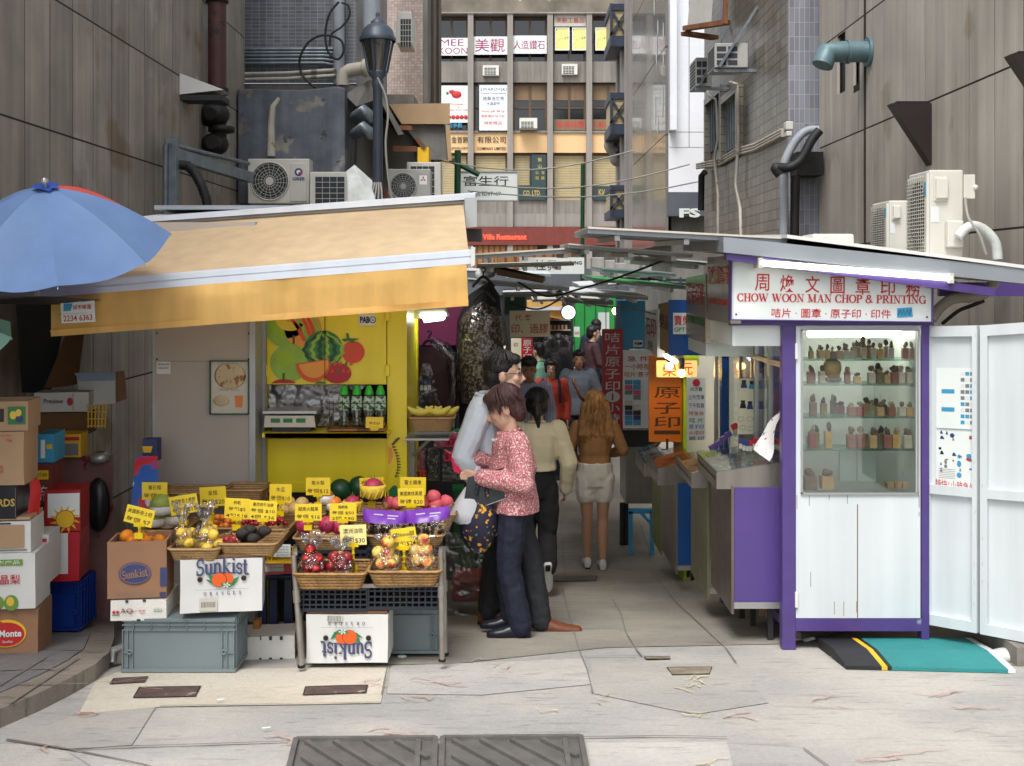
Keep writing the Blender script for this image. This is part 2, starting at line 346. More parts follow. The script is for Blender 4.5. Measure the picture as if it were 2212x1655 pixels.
def mk_ground(name,rgb,rgb2,scr=.2,warm=None):
    m=mk(name,rgb,.85,var=.1,vs=1.3,bump=.35,bs=90);n,l=m.node_tree.nodes,m.node_tree.links;b=n['Principled BSDF']
    src=b.inputs['Base Color'].links[0].from_socket;tc=n.new('ShaderNodeTexCoord')
    def no(scale,mp,det=8):
        q=n.new('ShaderNodeMapping');q.inputs['Scale'].default_value=mp;l.new(tc.outputs['Object'],q.inputs[0])
        t=n.new('ShaderNodeTexNoise');t.inputs['Scale'].default_value=scale;t.inputs['Detail'].default_value=det;l.new(q.outputs[0],t.inputs[0]);return t.outputs['Fac']
    def rmp(s_,a,c_,d,e):
        x=n.new('ShaderNodeMapRange');x.inputs[1].default_value=a;x.inputs[2].default_value=c_;x.inputs[3].default_value=d;x.inputs[4].default_value=e;l.new(s_,x.inputs[0]);return x.outputs[0]
    x=n.new('ShaderNodeMix');x.data_type='RGBA';l.new(rmp(no(.9,(1,1.4,1)),.42,.6,0,1),x.inputs[0]);l.new(src,x.inputs[6]);x.inputs[7].default_value=tuple(s2l(k)for k in rgb2)+(1,)
    cur=x.outputs[2]
    for sc_,mp,lo,hi,f0 in ((3,(1,7,1),.56,.72,1 -scr),(40,(1,1,1),.3,.7,.88),(9,(.7,5,1),.62,.7,1 -scr*1.4),(130,(1,1,1),.58,.7,.8)):
        y=n.new('ShaderNodeVectorMath');y.operation='SCALE';l.new(cur,y.inputs[0]);l.new(rmp(no(sc_,mp),lo,hi,1,f0),y.inputs['Scale']);cur=y.outputs[0]
    l.new(cur,b.inputs['Base Color'])
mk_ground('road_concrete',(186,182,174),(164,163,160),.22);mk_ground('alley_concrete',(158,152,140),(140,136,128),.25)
mk_ground('cream_concrete',(214,206,190),(202,194,176),.1);mk_ground('smooth_concrete',(178,175,167),(164,162,156),.18);mk_ground('light_concrete',(192,189,182),(174,172,168),.2)
mk_ground('kerb_stone',(150,140,128),(132,122,112),.3);mk_ground('paving',(128,126,126),(116,114,116),.25);mk_ground('dark_concrete',(112,106,98),(98,94,88),.3)
mk('drain_cover',(98,80,76),.7,.2,var=.3,vs=14,bump=.7,bs=50,spots=[(11,(170,160,152),.66)]);mk('drain_brown',(138,126,108),.8,var=.3,vs=12,bump=.5,bs=40,spots=[(9,(190,180,160),.66)])
mk('cover_grey',(110,108,104),.6,.3,var=.2,vs=8,bump=.4,bs=60);mk('paint_red',(198,160,149),.8,var=.2,vs=30);mk('paint_yellow',(208,196,148),.8,var=.15,vs=30);mk('crack',(122,117,109),.9)
g=MB('road_concrete');ys=[-6,0,4.0,5.9,7.1];xs=[-60,-20,-8,-4,-2,0,2,4,8,20,60]
def grid(mb,ys,up=0.0):
    mb.add([(x,y,zg(y)+up)for y in ys for x in xs],[(j*len(xs)+i,j*len(xs)+i+1,(j+1)*len(xs)+i+1,(j+1)*len(xs)+i)for j in range(len(ys)-1)for i in range(len(xs)-1)])
grid(g,ys);g.build('road',kind='structure',origin=(0,0,0))
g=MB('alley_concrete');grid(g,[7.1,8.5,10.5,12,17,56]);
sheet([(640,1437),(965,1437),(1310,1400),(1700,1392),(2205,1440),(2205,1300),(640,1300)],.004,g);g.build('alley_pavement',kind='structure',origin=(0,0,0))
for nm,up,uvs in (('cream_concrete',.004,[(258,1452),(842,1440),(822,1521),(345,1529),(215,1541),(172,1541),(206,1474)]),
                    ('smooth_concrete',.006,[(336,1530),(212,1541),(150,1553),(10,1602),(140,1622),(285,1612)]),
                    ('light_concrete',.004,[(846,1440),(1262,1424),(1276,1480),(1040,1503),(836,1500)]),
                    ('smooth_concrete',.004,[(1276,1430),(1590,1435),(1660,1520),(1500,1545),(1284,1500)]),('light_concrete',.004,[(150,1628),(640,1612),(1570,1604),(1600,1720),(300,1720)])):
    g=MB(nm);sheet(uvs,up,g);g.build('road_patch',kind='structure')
g=MB('crack')
for wd,uvs in ((.012,[(1323,1297),(1341,1327),(1352,1369),(1376,1408),(1386,1420)]),(.013,[(1422,1255),(1467,1310),(1533,1371),(1568,1403),(1590,1435)]),(.014,[(1318,1272),(1380,1275),(1436,1275)]),
                (.012,[(1214,1270),(1235,1353),(1249,1401),(1269,1452),(1280,1500)]),(.012,[(1254,1422),(1386,1420),(1440,1424)]),(.017,[(14,1601),(150,1623),(284,1617),(472,1611),(702,1603),(1000,1600),(1454,1594),(1570,1597)]),
                (.016,[(150,1623),(307,1655),(420,1690)]),(.01,[(345,1529),(822,1521)]),(.009,[(838,1440),(824,1505)]),(.01,[(1205,1080),(1214,1160),(1222,1250)]),(.01,[(1240,1020),(1225,1060),(1262,1062)]),(.012,[(1735,1620),(1790,1660),(1800,1690)]),(.012,[(1380,1130),(1400,1180),(1404,1220)]),(.01,[(1290,1330),(1240,1330)])):
    ribbon(uvs,wd*.62,.011,g)
g.build('road_joints',kind='structure')
random.seed(5);g=MB('paint_red')
def scrib(u,v,w_,n=3,h=7):
    for _ in range(n):
        a=u+random.uniform(0,w_*.6);b=v+random.uniform(-h,h);q=[(a,b)]
        for _ in range(4):a+=random.uniform(w_*.04,w_*.2);b+=random.uniform(-h*.8,h*.8);q.append((a,b))
        ribbon(q,random.choice([.004,.006,.009]),.014,g)
for a in ((230,1480,130),(60,1620,60),(140,1545,90,4),(560,1590,70),(770,1590,170,4,8),(765,1480,70,5),(880,1478,130),(1010,1432,60),(1060,1450,60),(840,1512,110,4),(920,1475,120),(1560,1555,120),(1750,1520,90),(1780,1640,220,4),(1960,1505,120),(2010,1535,150,4,8),(2050,1580,90),(1790,1432,90),(600,1610,70),(1270,1515,60)):scrib(*a)
g.m('paint_yellow')
for a in ((1465,1475,70,3),(1140,1538,90,2,4),(1470,1545,90,3),(1500,1655,80,3,8),(905,1355,40,3),(1455,1490,60,2),(890,1385,40)):scrib(*a)
g.build('road_markings',kind='structure')
def cover(lab,uvs,mname='drain_cover'):
    g=MB(mname);sheet(uvs,.0085,g);ribbon(uvs+uvs[:1],.008,.0095,g.m('joint'));g.build('drain_cover',label=lab,cat='drain cover',group='small drain covers in the ground')
cover('rusty red rectangular drain cover in cream concrete before the grey crate',[(302,1488),(433,1486),(422,1508),(288,1511)])
cover('long narrow rusty drain cover before the upside down orange carton',[(660,1487),(794,1483),(790,1500),(655,1505)])
cover('small worn drain cover beside the kerb near the grey crate',[(246,1469),(320,1465),(312,1477),(238,1481)])
cover('brown patched drain cover on the pale road before the purple stall',[(1441,1445),(1538,1444),(1532,1459),(1452,1461)],'drain_brown')
cover('tiny thin drain cover near the alley joint',[(1392,1422),(1446,1421),(1448,1426),(1396,1427)],'drain_brown')
cover('red brown drain strip under the brown leather shoe',[(1130,1354),(1222,1352),(1222,1360),(1130,1362)])
cover('dark drain grating between the shoppers and the green stall',[(1180,1246),(1290,1246),(1288,1256),(1180,1258)],'cover_grey')
# big hinged gully cover cut by the bottom of the photo
p0=[GPT(u,v)for u,v in ((632,1612),(1262,1606),(1285,1730),(600,1740))]
root=empty('gully_cover',p0[0].lerp(p0[1],.5),'wide grey cast iron double gully cover with diagonal ribs in the road','drain cover')
for k in (0,1):
    a,b=p0[0].lerp(p0[1],k*.5+.012),p0[0].lerp(p0[1],k*.5+.488);d_,c_=p0[3].lerp(p0[2],k*.5+.012),p0[3].lerp(p0[2],k*.5+.488)
    g=MB('cover_grey');up=V((0,0,.022));g.hexa([q+V((0,0,.002))for q in (a,b,c_,d_)],[q+up for q in (a,b,c_,d_)])
    L=lambda s,t:a.lerp(b,s).lerp(d_.lerp(c_,s),t)+V((0,0,.03))
    for s0,t0,s1,t1 in ((0,0,1,0),(0,0,0,1),(1,0,1,1),(.08,.05,.55,.75),(.28,.05,.75,.75),(.5,.05,.95,.72),(.08,.35,.35,.75),(.72,.05,.95,.38),(.88,.05,.88,1)):g.bar(L(s0,t0),L(s1,t1),.022,.016)
    g.build('cover_leaf',root)
# raised pavement with its kerb, by the stone building
kerb=[(-260,1720),(-60,1606),(0,1573),(75,1541),(150,1503),(207,1470),(236,1444),(246,1412),(248,1370),(250,1330)]
kp=[GPT(u,v)for u,v in kerb]
def pav(name,mat,inset,h,pts=kp):
    g=MB(mat);q=[V((p.x -inset,p.y+inset*.4,0))for p in pts]+[V((pts[-1].x -inset,16,0)),V((-3.56,16,0)),V((-3.56,pts[0].y,0))]
    for a,b in zip(q,q[1:]):
        g.quad((a.x,a.y,zg(a.y)-.05),(b.x,b.y,zg(b.y)-.05),(b.x,b.y,zg(b.y)+h),(a.x,a.y,zg(a.y)+h))
    sheet(q,h,g,True);g.build(name,kind='structure',origin=(0,0,0))
pav('kerb','kerb_stone',0,.085);pav('pavement','paving',.16,.092)
g=MB('crack')
for uvs in ([(100,1440),(-40,1530)],[(170,1440),(20,1545)],[(40,1500),(190,1500)],[(0,1470),(150,1465)],[(60,1420),(220,1425)]):
    pts=[GPT(u,v+20)for u,v in uvs];a,b=pts;sd=V((-(b -a).y,(b -a).x,0)).normalized()*.006
    g.quad(*[(q.x,q.y,zg(q.y)+.097)for q in (a+sd,b+sd,b -sd,a -sd)])
g.build('pavement_joints',kind='structure')

# ---------------------------------------------------------------- stone clad buildings on both sides
def panel_wall(mb,xw,side,y0,y1,step,z0,rowh,ztop,holes=(),th=.03,skip=()):
    ny=int((y1 -y0)/step+.999);z=z0
    while z<ztop:
        k=0
        while k<ny:
            wd=2 if (k in skip)else 1
            a,b=y0+k*step+.007,min(y1,y0+(k+wd)*step)-.007
            rects=[(a,b,z+.008,z+rowh -.008)]
            for h in holes:
                nr=[]
                for r in rects:
                    if r[1]<= h[0]or r[0]>= h[1]or r[3]<= h[2]or r[2]>= h[3]:nr.append(r);continue
                    if r[0]<h[0]:nr.append((r[0],h[0],r[2],r[3]))
                    if r[1]>h[1]:nr.append((h[1],r[1],r[2],r[3]))
                    lo,hi=max(r[0],h[0]),min(r[1],h[1])
                    if r[2]<h[2]:nr.append((lo,hi,r[2],h[2]))
                    if r[3]>h[3]:nr.append((lo,hi,h[3],r[3]))
                rects=nr
            j=random.uniform(-.0006,.0006)
            for r in rects:mb.box(min(xw+j,xw+j+side*th),max(xw+j,xw+j+side*th),r[0],r[1],r[2],r[3])
            k+=wd
        z+=rowh
root=empty('stone_building',(-5,9,0),'grey brown stone panel building behind the fruit boxes','building')
g=MB('stone');panel_wall(g,-3.55,-1,3.34,15.1,.45,-.87,1.03,9.5,skip=(19,23))
g.m('joint').box(-5.5,-3.5525,2,15.09,-1,9.4);g.build('wall',root)
wl_=MB('white_metal');a=P(407,167,12.4);b=P(407,212,12.4);c=P(490,207,11.9)
wl_.ext([(-3.55,a.y -.25,a.z),(-3.55,a.y -.25,b.z),(-3.08,a.y -.25,b.z+.05)],(0,.3,0));o_=empty('wall_light',(-3.5,12.2,b.z),'white triangular wall light fin on the stone building','wall light')
wl_.build('shade',o_);MB('dark').box(-3.57,-3.1,a.y -.25,a.y+.05,b.z -.06,b.z -.005).build('bracket',o_)
root=empty('stone_building',(5,8,0),'pale beige stone panel building with dark wedge lights behind the purple stall','building')
s1=(X(1843,1)and 3.39*F/720,3.39*F/702,Z(204,11.8),Z(77,11.8));s2=(3.39*F/751,3.39*F/737,Z(195,11.1),Z(88,11.1))
g=MB('stone_pale');panel_wall(g,3.39,1,3.04,12.55,.45,-.85,1.1,9.5,holes=(s1,s2),skip=(3,8,12,15));g.m('joint').box(3.3925,3.43,2,11.0,-1,9.4).box(3.3925,3.43,11.95,12.54,-1,9.4).box(3.3925,3.43,11.0,11.95,-1,Z(204,11.8)).box(3.3925,3.43,11.0,11.95,Z(77,11.8),9.4);g.m('stone_pale').box(3.6,5.5,2,12.54,-1,9.4)
g.m('joint');yj=3.39*F/764;g.box(3.375,3.388,yj -.012,yj+.012,-.8,9);g.build('wall',root)
for h in (s1,s2):MB('dark').box(3.44,3.46,h[0],h[1],h[2],h[3]).build('window',root)
for u0,u1,v0,v1,lab in ((1924,2002,228,359,'dark brown wedge shaped wall light above the air conditioners'),(2183,2262,124,262,'dark brown wedge wall light at the photo edge, mostly cut off')):
    d=3.39*F/(u1 -CU);o_=empty('wall_light',(3.39,d,Z(v1,d)),lab,'wall light','wedge lights on the pale stone wall')
    xa=X(u0,d -.1);MB('brown_black').ext([(3.385,d -.12,Z(v0,d)),(3.385,d -.12,Z(v1,d)),(xa,d -.12,Z(v0,d))],(0,.12,0)).build('shade',o_);MB('black').box(xa+.05,3.38,d -.1,d -.02,Z(v0,d)+.003,Z(v0,d)+.02).build('bracket',o_)
g=MB('pipe_teal');d=3.39*F/772;zc=Z(112,d);pts=[V((3.5,d,zc)),V((3.1,d,zc)),V((2.98,d -.03,zc -.02)),V((2.93,d -.05,zc -.14))]
g.tube(pts,[.1,.1,.105,.1],14);g.tube([V((3.385,d,zc)),V((3.36,d,zc))],.14,14);g.tube([V((3.2,d,zc)),V((3.17,d,zc))],.115,14);g.build('vent_pipe',label='teal grey elbow vent pipe sticking out of the pale stone wall',cat='pipe')
# ---------------------------------------------------------------- things on the grey brown wall
g=MB('rust_red');d=13.1;x=X(469,d);g.tube([V((x,d,9)),V((x,d,Z(196,d)))],.105,16);g.m('iron_dark')
for v0 in (2,196,200):g.lathe((x,d,Z(v0,d)),[(.1,-.03),(.13,-.02),(.13,.03),(.1,.04)],16)
o_=empty('drain_pipe',(x,d,Z(196,d)),'thick flaking maroon drain pipe with black valves on the stone building','pipe');g.build('pipe',o_)
g=MB('iron_dark');zz=lambda v:Z(v,d)
g.tube([V((x,d,zz(200))),V((x,d,zz(224)))],.09,14);g.lathe((x,d,zz(222)),[(.1,-.03),(.14,-.02),(.14,.03),(.1,.04)],16);g.ell((x -.02,d -.02,zz(248)),.17,.15,.15,16,10)
g.tube([V((x -.02,d -.1,zz(250))),V((x -.02,d -.22,zz(252)))],.07,12);g.tube([V((x -.05,d,zz(255))),V((x -.22,d,zz(247)))],[.11,.11],14);g.lathe((x -.2,d,zz(247)),[(.11,-.02),(.13,-.02),(.13,.03),(.1,.03)],14,(1,0,0))
g.tube([V((x,d,zz(262))),V((x+.03,d,zz(300)))],[.1,.08],14);g.lathe((x+.05,d,zz(280)),[(.1,-.04),(.15,-.03),(.15,.03),(.1,.04)],14);g.ell((x -.02,d -.02,zz(312)),.16,.16,.13,16,10);g.tube([V((x,d -.1,zz(312))),V((x,d -.22,zz(312)))],[.1,.08],8);g.build('valve',o_)
g=MB('galvanised');d=11.2;a,b=P(373,310,d),P(373,560,d);g.bar(a+V((.0,0,.05)),b,.1);e=P(540,384,13.6)
g.bar(P(366,330,d),e,.09,.12);g.tube([P(366,312,d -.06),e+V((0,-.08,.16))],.025,8);g.tube([P(362,308,d -.06),P(358,316,d -.06),P(357,480,d -.06)],.028,8);g.build('pipe_frame',label='galvanised steel angle frame carrying a thin conduit on the stone wall',cat='steel frame')
g=MB('cable_black');pts=[P(388,356,11.3),P(405,358,11.3),P(420,372,11.25),P(435,400,11.2),P(446,430,11.2),P(450,470,11.2)];fine=[pts[0].lerp(pts[1],.0)]
for a,b in zip(pts,pts[1:]):fine+=[a.lerp(b,k/7)for k in range(1,8)]
g.tube(fine,[.045+.006*(i%2)for i in range(len(fine))],10);g.build('corrugated_hose',label='black corrugated hose hanging under the galvanised frame',cat='hose')
# ---------------------------------------------------------------- alley buildings beyond the fruit stall
root=empty('tiled_building',(-3.2,16,-.7),'grey mosaic tiled building with pipes and a rendered block, above the yellow awning','building')
d=15.6;g=MB('mosaic_grey');g.quad((-6,d,9),(-6,d,Z(180,d)),(X(770,d),d,Z(180,d)),(X(770,d),d,9));g.m('mosaic_grey_side');xe=X(770,d)
g.quad((xe,d,9),(xe,d,-.7),(xe,19.5,-.7),(xe,19.5,9));g.m('concrete').box(-6,xe -.002,d+.02,19,-.7,Z(180,d));g.build('wall',root)
g=MB('blue_grey_render');d2=14.6;x0,x1=-3.52,X(745,d2);zt,zb=Z(195,d2),Z(440,d2)
bm_pts=[(x0,zb),(x1,zb),(x1,zt+.03),(x1 -.1,zt+.05),(x1 -.55,zt),(x0,zt+.02)]
g.ext([(a,d2,b)for a,b in bm_pts],(0,1.0,0));g.m('pipe_cream').tube([P(604,212,d2),P(590,230,d2),P(586,270,d2),P(586,338,d2)],[.03,.045,.05,.06],6);g.build('rendered_block',root,bevel=.02)
g=MB('concrete');g.ext([P(744,205,14.8),P(800,172,15),P(812,215,15),P(770,230,14.8)],(0,.7,0));
a,b,c_,e_=P(800,195,14.9),P(862,290,14.9),P(862,305,14.9),P(796,230,14.9);g.hexa([P(800,175,15),P(808,175,15),P(872,290,15),P(860,292,15)],[P(806,205,19),P(812,205,19),P(866,292,19),P(858,292,19)])
g.m('off_white').quad(P(770,205,15.1),P(860,288,15.1),P(840,262,20),P(790,215,20));g.build('canopy_slab',root)
g=MB('concrete');g.box(xe,X(910,19.5),18,19.5,-.7,Z(225,19));g.m('mosaic_pink').box(X(850,20)-.1,X(914,20),20,24,Z(260,20),11)
r2=empty('tiled_building',(-1.6,22,-.7),'pale pink mosaic tiled block with a beige ledge behind the street lamp','building');g.build('wall',r2)
g=MB('beige_render');dl=17.5;g.hexa([P(840,225,dl),P(972,223,dl),P(972,268,dl),P(868,268,dl)],[P(850,240,24),P(950,240,24),P(950,270,24),P(860,270,24)])
g.m('concrete').hexa([P(872,270,dl+.1),P(966,270,dl+.1),P(974,345,dl+.1),P(930,345,dl+.1)],[P(880,280,24),P(940,280,24),P(945,340,24),P(900,340,24)]);g.m('beige_render').hexa([P(962,270,dl),P(972,270,dl),P(976,347,dl),P(968,347,dl)],[P(940,290,24),P(950,290,24),P(950,340,24),P(945,340,24)]);g.build('ledge',r2)
g=MB('concrete');xs_=X(914,20);g.box(xs_+.002,xs_+.08,20.01,23.9,-.7,11)
for k in range(2):g.m('frame_brown').box(xs_+.081,xs_+.13,20.8+1.5*k,21.0+1.5*k,2,10.9)
g.build('side_wall',r2)
MB('lamp_grey').box(X(924,24),X(946,24),23.92,24.2,-.4,11).build('drain_pipe',label='dark blue grey downpipe at the edge of the pale tiled block',cat='pipe')
def pipe(lab,pts,r,mat='pipe_pale',name='drain_pipe',cat='pipe',group=None,n=10):
    MB(mat).tube(pts,r,n).build(name,label=lab,cat=cat,group=group)
d=15.4;pipe('straight pale blue grey pipe down the mosaic wall',[P(732,-40,d),P(732,182,d)],.075)
pipe('thick pale downpipe behind the lamp head',[P(803,-40,d),P(803,66,d)],.12)
g=MB('pipe_cream');g.tube([P(741,185,15),P(741,168,15),P(745,158,15),P(755,152,15),P(795,147,14.9)],[.085,.085,.085,.09,.095],12);g.lathe(P(790,147,14.9),[(.08,-.02),(.12,-.02),(.12,.03),(.06,.03)],12,(1,-.3,0));g.build('elbow_pipe',label='white elbow drain pipe ending beside the lamp',cat='pipe')
for k,v in enumerate((250,286)):MB('galvanised').tube([P(768,v+4,14.9),P(786,v -10,14.6),P(800,v+4,14.8)],.085,12).build('elbow_pipe',label=('upper' if k==0 else 'lower')+' short grey pipe end beside the rendered block',cat='pipe',group='short pipe ends by the rendered block')
for k,v in enumerate((107,114,121,129,137)):
    MB('galvanised').tube([P(528,v,15.45),P(700,v -.5,15.45),P(742,v+2*k,15.45)],.028,6).build('conduit',label='thin grey conduit in the bundle along the mosaic wall',cat='conduit',group='conduits along the mosaic wall')
for k,v in enumerate((160,172)):MB('pipe_cream').tube([P(528,v,15.3),P(620,v -2,15.3),P(726,v -9,15.3)],.024,6).build('conduit',label='pale conduit sagging under the conduit bundle',cat='conduit',group='pale conduits under the bundle')
def curve_pts(uvd,n=8):
    q=[P(*a)for a in uvd];out=[]
    for i in range(len(q)-1):
        p0,p1,p2,p3=q[max(i -1,0)],q[i],q[i+1],q[min(i+2,len(q)-1)]
        for k in range(n):
            t=k/n;out.append(.5*((2*p1)+(p2 -p0)*t+(2*p0 -5*p1+4*p2 -p3)*t*t+(3*p1 -p0 -3*p2+p3)*t**3))
    return out+[q[-1]]
pipe('looped black cable hanging on the mosaic wall',curve_pts([(732,4,15.2),(712,30,15.2),(703,70,15.2),(708,110,15.2),(728,128,15.2),(742,112,15.2),(735,86,15.2),(700,76,15.2),(668,90,15.2),(648,125,15.2),(652,160,15.2),(680,190,15)]),.016,'cable_black','cable','cable')
pipe('black cable loop beside the pale pipe',curve_pts([(738,6,15.2),(752,12,15.2),(755,34,15.2),(738,58,15.2),(716,74,15.2),(712,100,15.2)]),.014,'cable_black','cable','cable')
pipe('white twisted cable falling past the lamp post',curve_pts([(815,168,14),(832,205,14),(838,250,14),(833,310,14),(838,380,14),(846,430,14)]),.014,'cable_grey','cable','cable')
# far office block that closes the view
d=50.0;root=empty('office_block',(0,d,-.9),'grey concrete office block with shop banners closing the alley','building');zz=lambda v:Z(v,d);xx=lambda u:X(u,d)
g=MB('facade_grey');g.box(xx(860),xx(1420),d+.35,d+3,-.9,zz(-60))
cols=[933,1017,1102,1188,1272,1357]
g.m('parapet').box(xx(860),xx(1420),d -.15,d+.3,zz(30),zz(2));g.m('facade_column').box(xx(860),xx(1420),d -.35,d+.3,zz(33),zz(30));g.m('facade_column').box(xx(860),xx(1420),d -.1,d+.3,zz(490),zz(462));g.m('facade_grey').box(xx(860),xx(1420),d+.02,d+.3,zz(462),zz(432))
g.m('brown_band').box(xx(860),xx(1420),d -.36,d+.3,zz(530),zz(491));g.m('wood').box(xx(860),xx(1160),d -.2,d+.3,zz(600),zz(531))
for v0,v1,mt in ((133,178,'facade_grey'),(285,330,'facade_yellow')):g.m(mt).box(xx(860),xx(1420),d,d+.34,zz(v1),zz(v0));
g.m('facade_column').box(xx(860),xx(1420),d -.08,d -.003,zz(287),zz(283));g.build('wall',root)
for u in cols:MB('facade_column').box(xx(u -6),xx(u+6),d -.3,d+.33,-.9,zz(33)).build('pillar',root)
for (v0,v1,rows_)in ((37,133,0),(180,283,1),(332,462,2)):
    for i in range(5):
        a,b=cols[i]+6,cols[i+1]-6;wn_=MB('window_dark').box(xx(a),xx(b),d+.31,d+.345,zz(v1),zz(v0)).build('window',root)
        f=MB('frame_brown');f.box(xx(a),xx(b),d+.2,d+.3,zz(v0+3),zz(v0));f.box(xx(a),xx(b),d+.2,d+.3,zz(v1),zz(v1 -2))
        if rows_<2:f.box(xx(a),xx(b),d+.22,d+.29,zz((v0+v1)/2+2),zz((v0+v1)/2 -1))
        for t in ((.02,.5,.97)if rows_<2 else (.02,.97)):f.box(xx(a+(b -a)*t)-.05,xx(a+(b -a)*t)+.05,d+.21,d+.295,zz(v1),zz(v0))
        f.build('frame',wn_)
        if rows_==1 and i >= 2:MB('blind_tan').box(xx(a+2),xx(b -2),d+.25,d+.27,zz(215),zz(v0+2)).build('blind',wn_)
        if rows_==2 and i not in (2,):MB('blind_cream').box(xx(a+3),xx(b -3),d+.24,d+.26,zz(v1 if i else v1),zz(v0+3)).build('blind',wn_)
        if rows_==2 and i==2:MB('blind_cream').box(xx(a+3),xx(a+36),d+.24,d+.26,zz(400),zz(v0+3)).build('blind',wn_)
def sign(lab,u0,u1,v0,v1,dd,board,lines,depth=.05,frame=None,name='shop_sign',cat='sign',group=None,tilt=0.0):
    """A flat board seen face on; lines: (text, u, v, height, ink[, width, bold])."""
    o_=empty(name,P((u0+u1)/2,v1,dd),lab,cat,group);T=rotm(P((u0+u1)/2,(v0+v1)/2,dd),tilt,'Y')if tilt else None
    g=MB(board);g.T=T;g.box(X(u0,dd),X(u1,dd),dd,dd+depth,Z(v1,dd),Z(v0,dd));g.build('board',o_)
    if frame:
        g=MB(frame);g.T=T;t=2.2/F*dd
        for a in ((X(u0,dd)-t,X(u1,dd)+t,Z(v0,dd),Z(v0,dd)+t),(X(u0,dd)-t,X(u1,dd)+t,Z(v1,dd)-t,Z(v1,dd)),(X(u0,dd)-t,X(u0,dd),Z(v1,dd),Z(v0,dd)),(X(u1,dd),X(u1,dd)+t,Z(v1,dd),Z(v0,dd))):g.box(a[0],a[1],dd -.02,dd+depth,a[2],a[3])
        g.build('frame',o_)
    if lines:
        g=MB(lines[0][4]);g.T=T
        for ln in lines:
            s_,u,v,h,ink=ln[:5];wd=ln[5]if len(ln)>5 else None;bo=ln[6]if len(ln)>6 else .012
            g.m(ink).text(s_,P(u,v,dd),h/F*dd if h else None,wd/F*dd if wd else None,bold=bo,lift=.003)
        g.build('lettering',o_)
    return o_
d=49.9
sign('pale banner with purple English letters MEE KOON',946,1011,82,120,d,'white_board',[('MEE',976,92,14,'magenta_ink',50,.0),('KOON',979,110,14,'magenta_ink',62,.0)],.03)
sign('pale banner with two large purple characters',1022,1096,79,118,d,'white_board',[('美觀',1058,98,29,'magenta_ink',64,.025)],.03)
sign('pale banner with four purple characters',1106,1181,77,116,d,'white_board',[('人造鑽石',1143,97,20,'magenta_ink',68,.022)],.03)
sign('pale sign with five faded red characters at the top floor',1197,1266,32,57,d,'off_white',[('美觀工藝品',1232,44,12,'red_ink',60)],.03)
mk('poster_yellow',(226,214,130),.6,var=.1,vs=3,spots=[(5,(90,150,130),.6)])
for u0,u1,lab in ((1201,1228,'yellow hanging poster of a jade vase, nearest the top floor sign'),(1238,1265,'yellow hanging poster of jade pendants in the top floor'),(1288,1311,'narrower yellow hanging poster beside the dark bay windows')):sign(lab,u0,u1,62,107,d,'poster_yellow',[],.02,'white_metal','poster','poster')
sign('white Christmas poster with red ornament in the first window bay',950,1013,185,265,d,'white_board',[('Christmas',986,225,5,'red_ink'),('&',990,232,4,'red_ink'),('Happy New Year!',990,238,5,'red_ink',46),('歡迎參觀',978,271,10,'cyan_ink',40)],.02,None,'poster','poster')
g=MB('red_ink');q=P(986,204,49.88);g.ell(q,.22,.03,.16);g.ell(q+V((-.2,0,.12)),.13,.03,.08);g.m('green_ink').ell(q+V((-.4,0,.06)),.06,.02,.06);g.m('red_ink')
for k in range(5):g.ell(P(970+9*k,253,49.88),.09,.02,.09)
g.build('print',bpy.data.objects['poster.003'])
sign('white window poster with blue English heading and red prices',1035,1097,183,282,d,'white_board',[('SWAROVSKI',1066,193,7,'blue_ink',56,.0),('Crytsal Components',1066,202,5,'blue_ink',54),('施華洛世奇',1066,213,9,'blue_ink',46),('水晶配件',1066,224,7,'blue_ink',30),('Xmas gift $8 up',1065,241,6,'red_ink',50),('聖誕禮品 $8元起',1065,251,6,'red_ink',50),('時款精品',1065,266,8,'red_ink',38)],.02,'black','poster','poster')
sign('row of red characters behind glass in the middle floor',1196,1265,258,281,d+.1,'blind_tan',[('香港珠寶',1232,269,14,'red_ink',60,.02)],.02);sign('two red characters behind glass beside the dark bay windows',1279,1325,258,281,d+.1,'blind_tan',[('工藝品',1298,269,12,'red_ink',40,.02)],.02)
for s_,u,en,w_,lab in (('金首飾',993,'JEWELLERY',36,'dark raised characters on the yellow band, partly hidden'),('有限公司',1062,'COMPANY LIMITED',62,'dark raised characters reading company limited on the yellow band')):
    g=MB('dark');g.text(s_,P(u,302,49.99),14/F*50,w_/F*50,bold=.015,lift=.02);g.text(en,P(u,321,49.99),6/F*50,w_/F*50,bold=.015,lift=.02);g.build('raised_letters',label=lab,cat='sign')
sign('dark green vertical shop board with gold characters',1148,1180,334,402,d,'facade_green',[('衡',1166,345,9,'gold'),('山',1166,359,9,'gold'),('公',1160,373,7,'gold'),('司',1160,385,7,'gold'),('有',1173,373,7,'gold'),('限',1173,385,7,'gold')],.03)
sign('dark green shop board reading CO. LTD. in gold',1119,1180,402,432,d,'facade_green',[('CO. LTD.',1149,417,11,'gold',38,.02)],.03);sign('dark green shop board reading KIAN in gold beside the bay windows',1282,1330,402,432,d,'facade_green',[('KIAN',1305,415,12,'gold',24,.02)],.03)
mk('neon_red',(255,60,40),.4,var=0,emit=2.5);g=MB('neon_red');g.text('Villa Restaurant',P(1090,512,49.6),11/F*49.7,94/F*49.7,bold=.02);g.build('neon_sign',label='lit red script restaurant sign on the brown band',cat='sign')
sign('white hanging street sign with three black characters and number 67-69',987,1117,372,432,22,'white_board',[('富生行',1050,391,22,'black_ink',96,.03),('永吉街67-69',1048,418,11,'black_ink',68,.02)],.12,'aluminium')
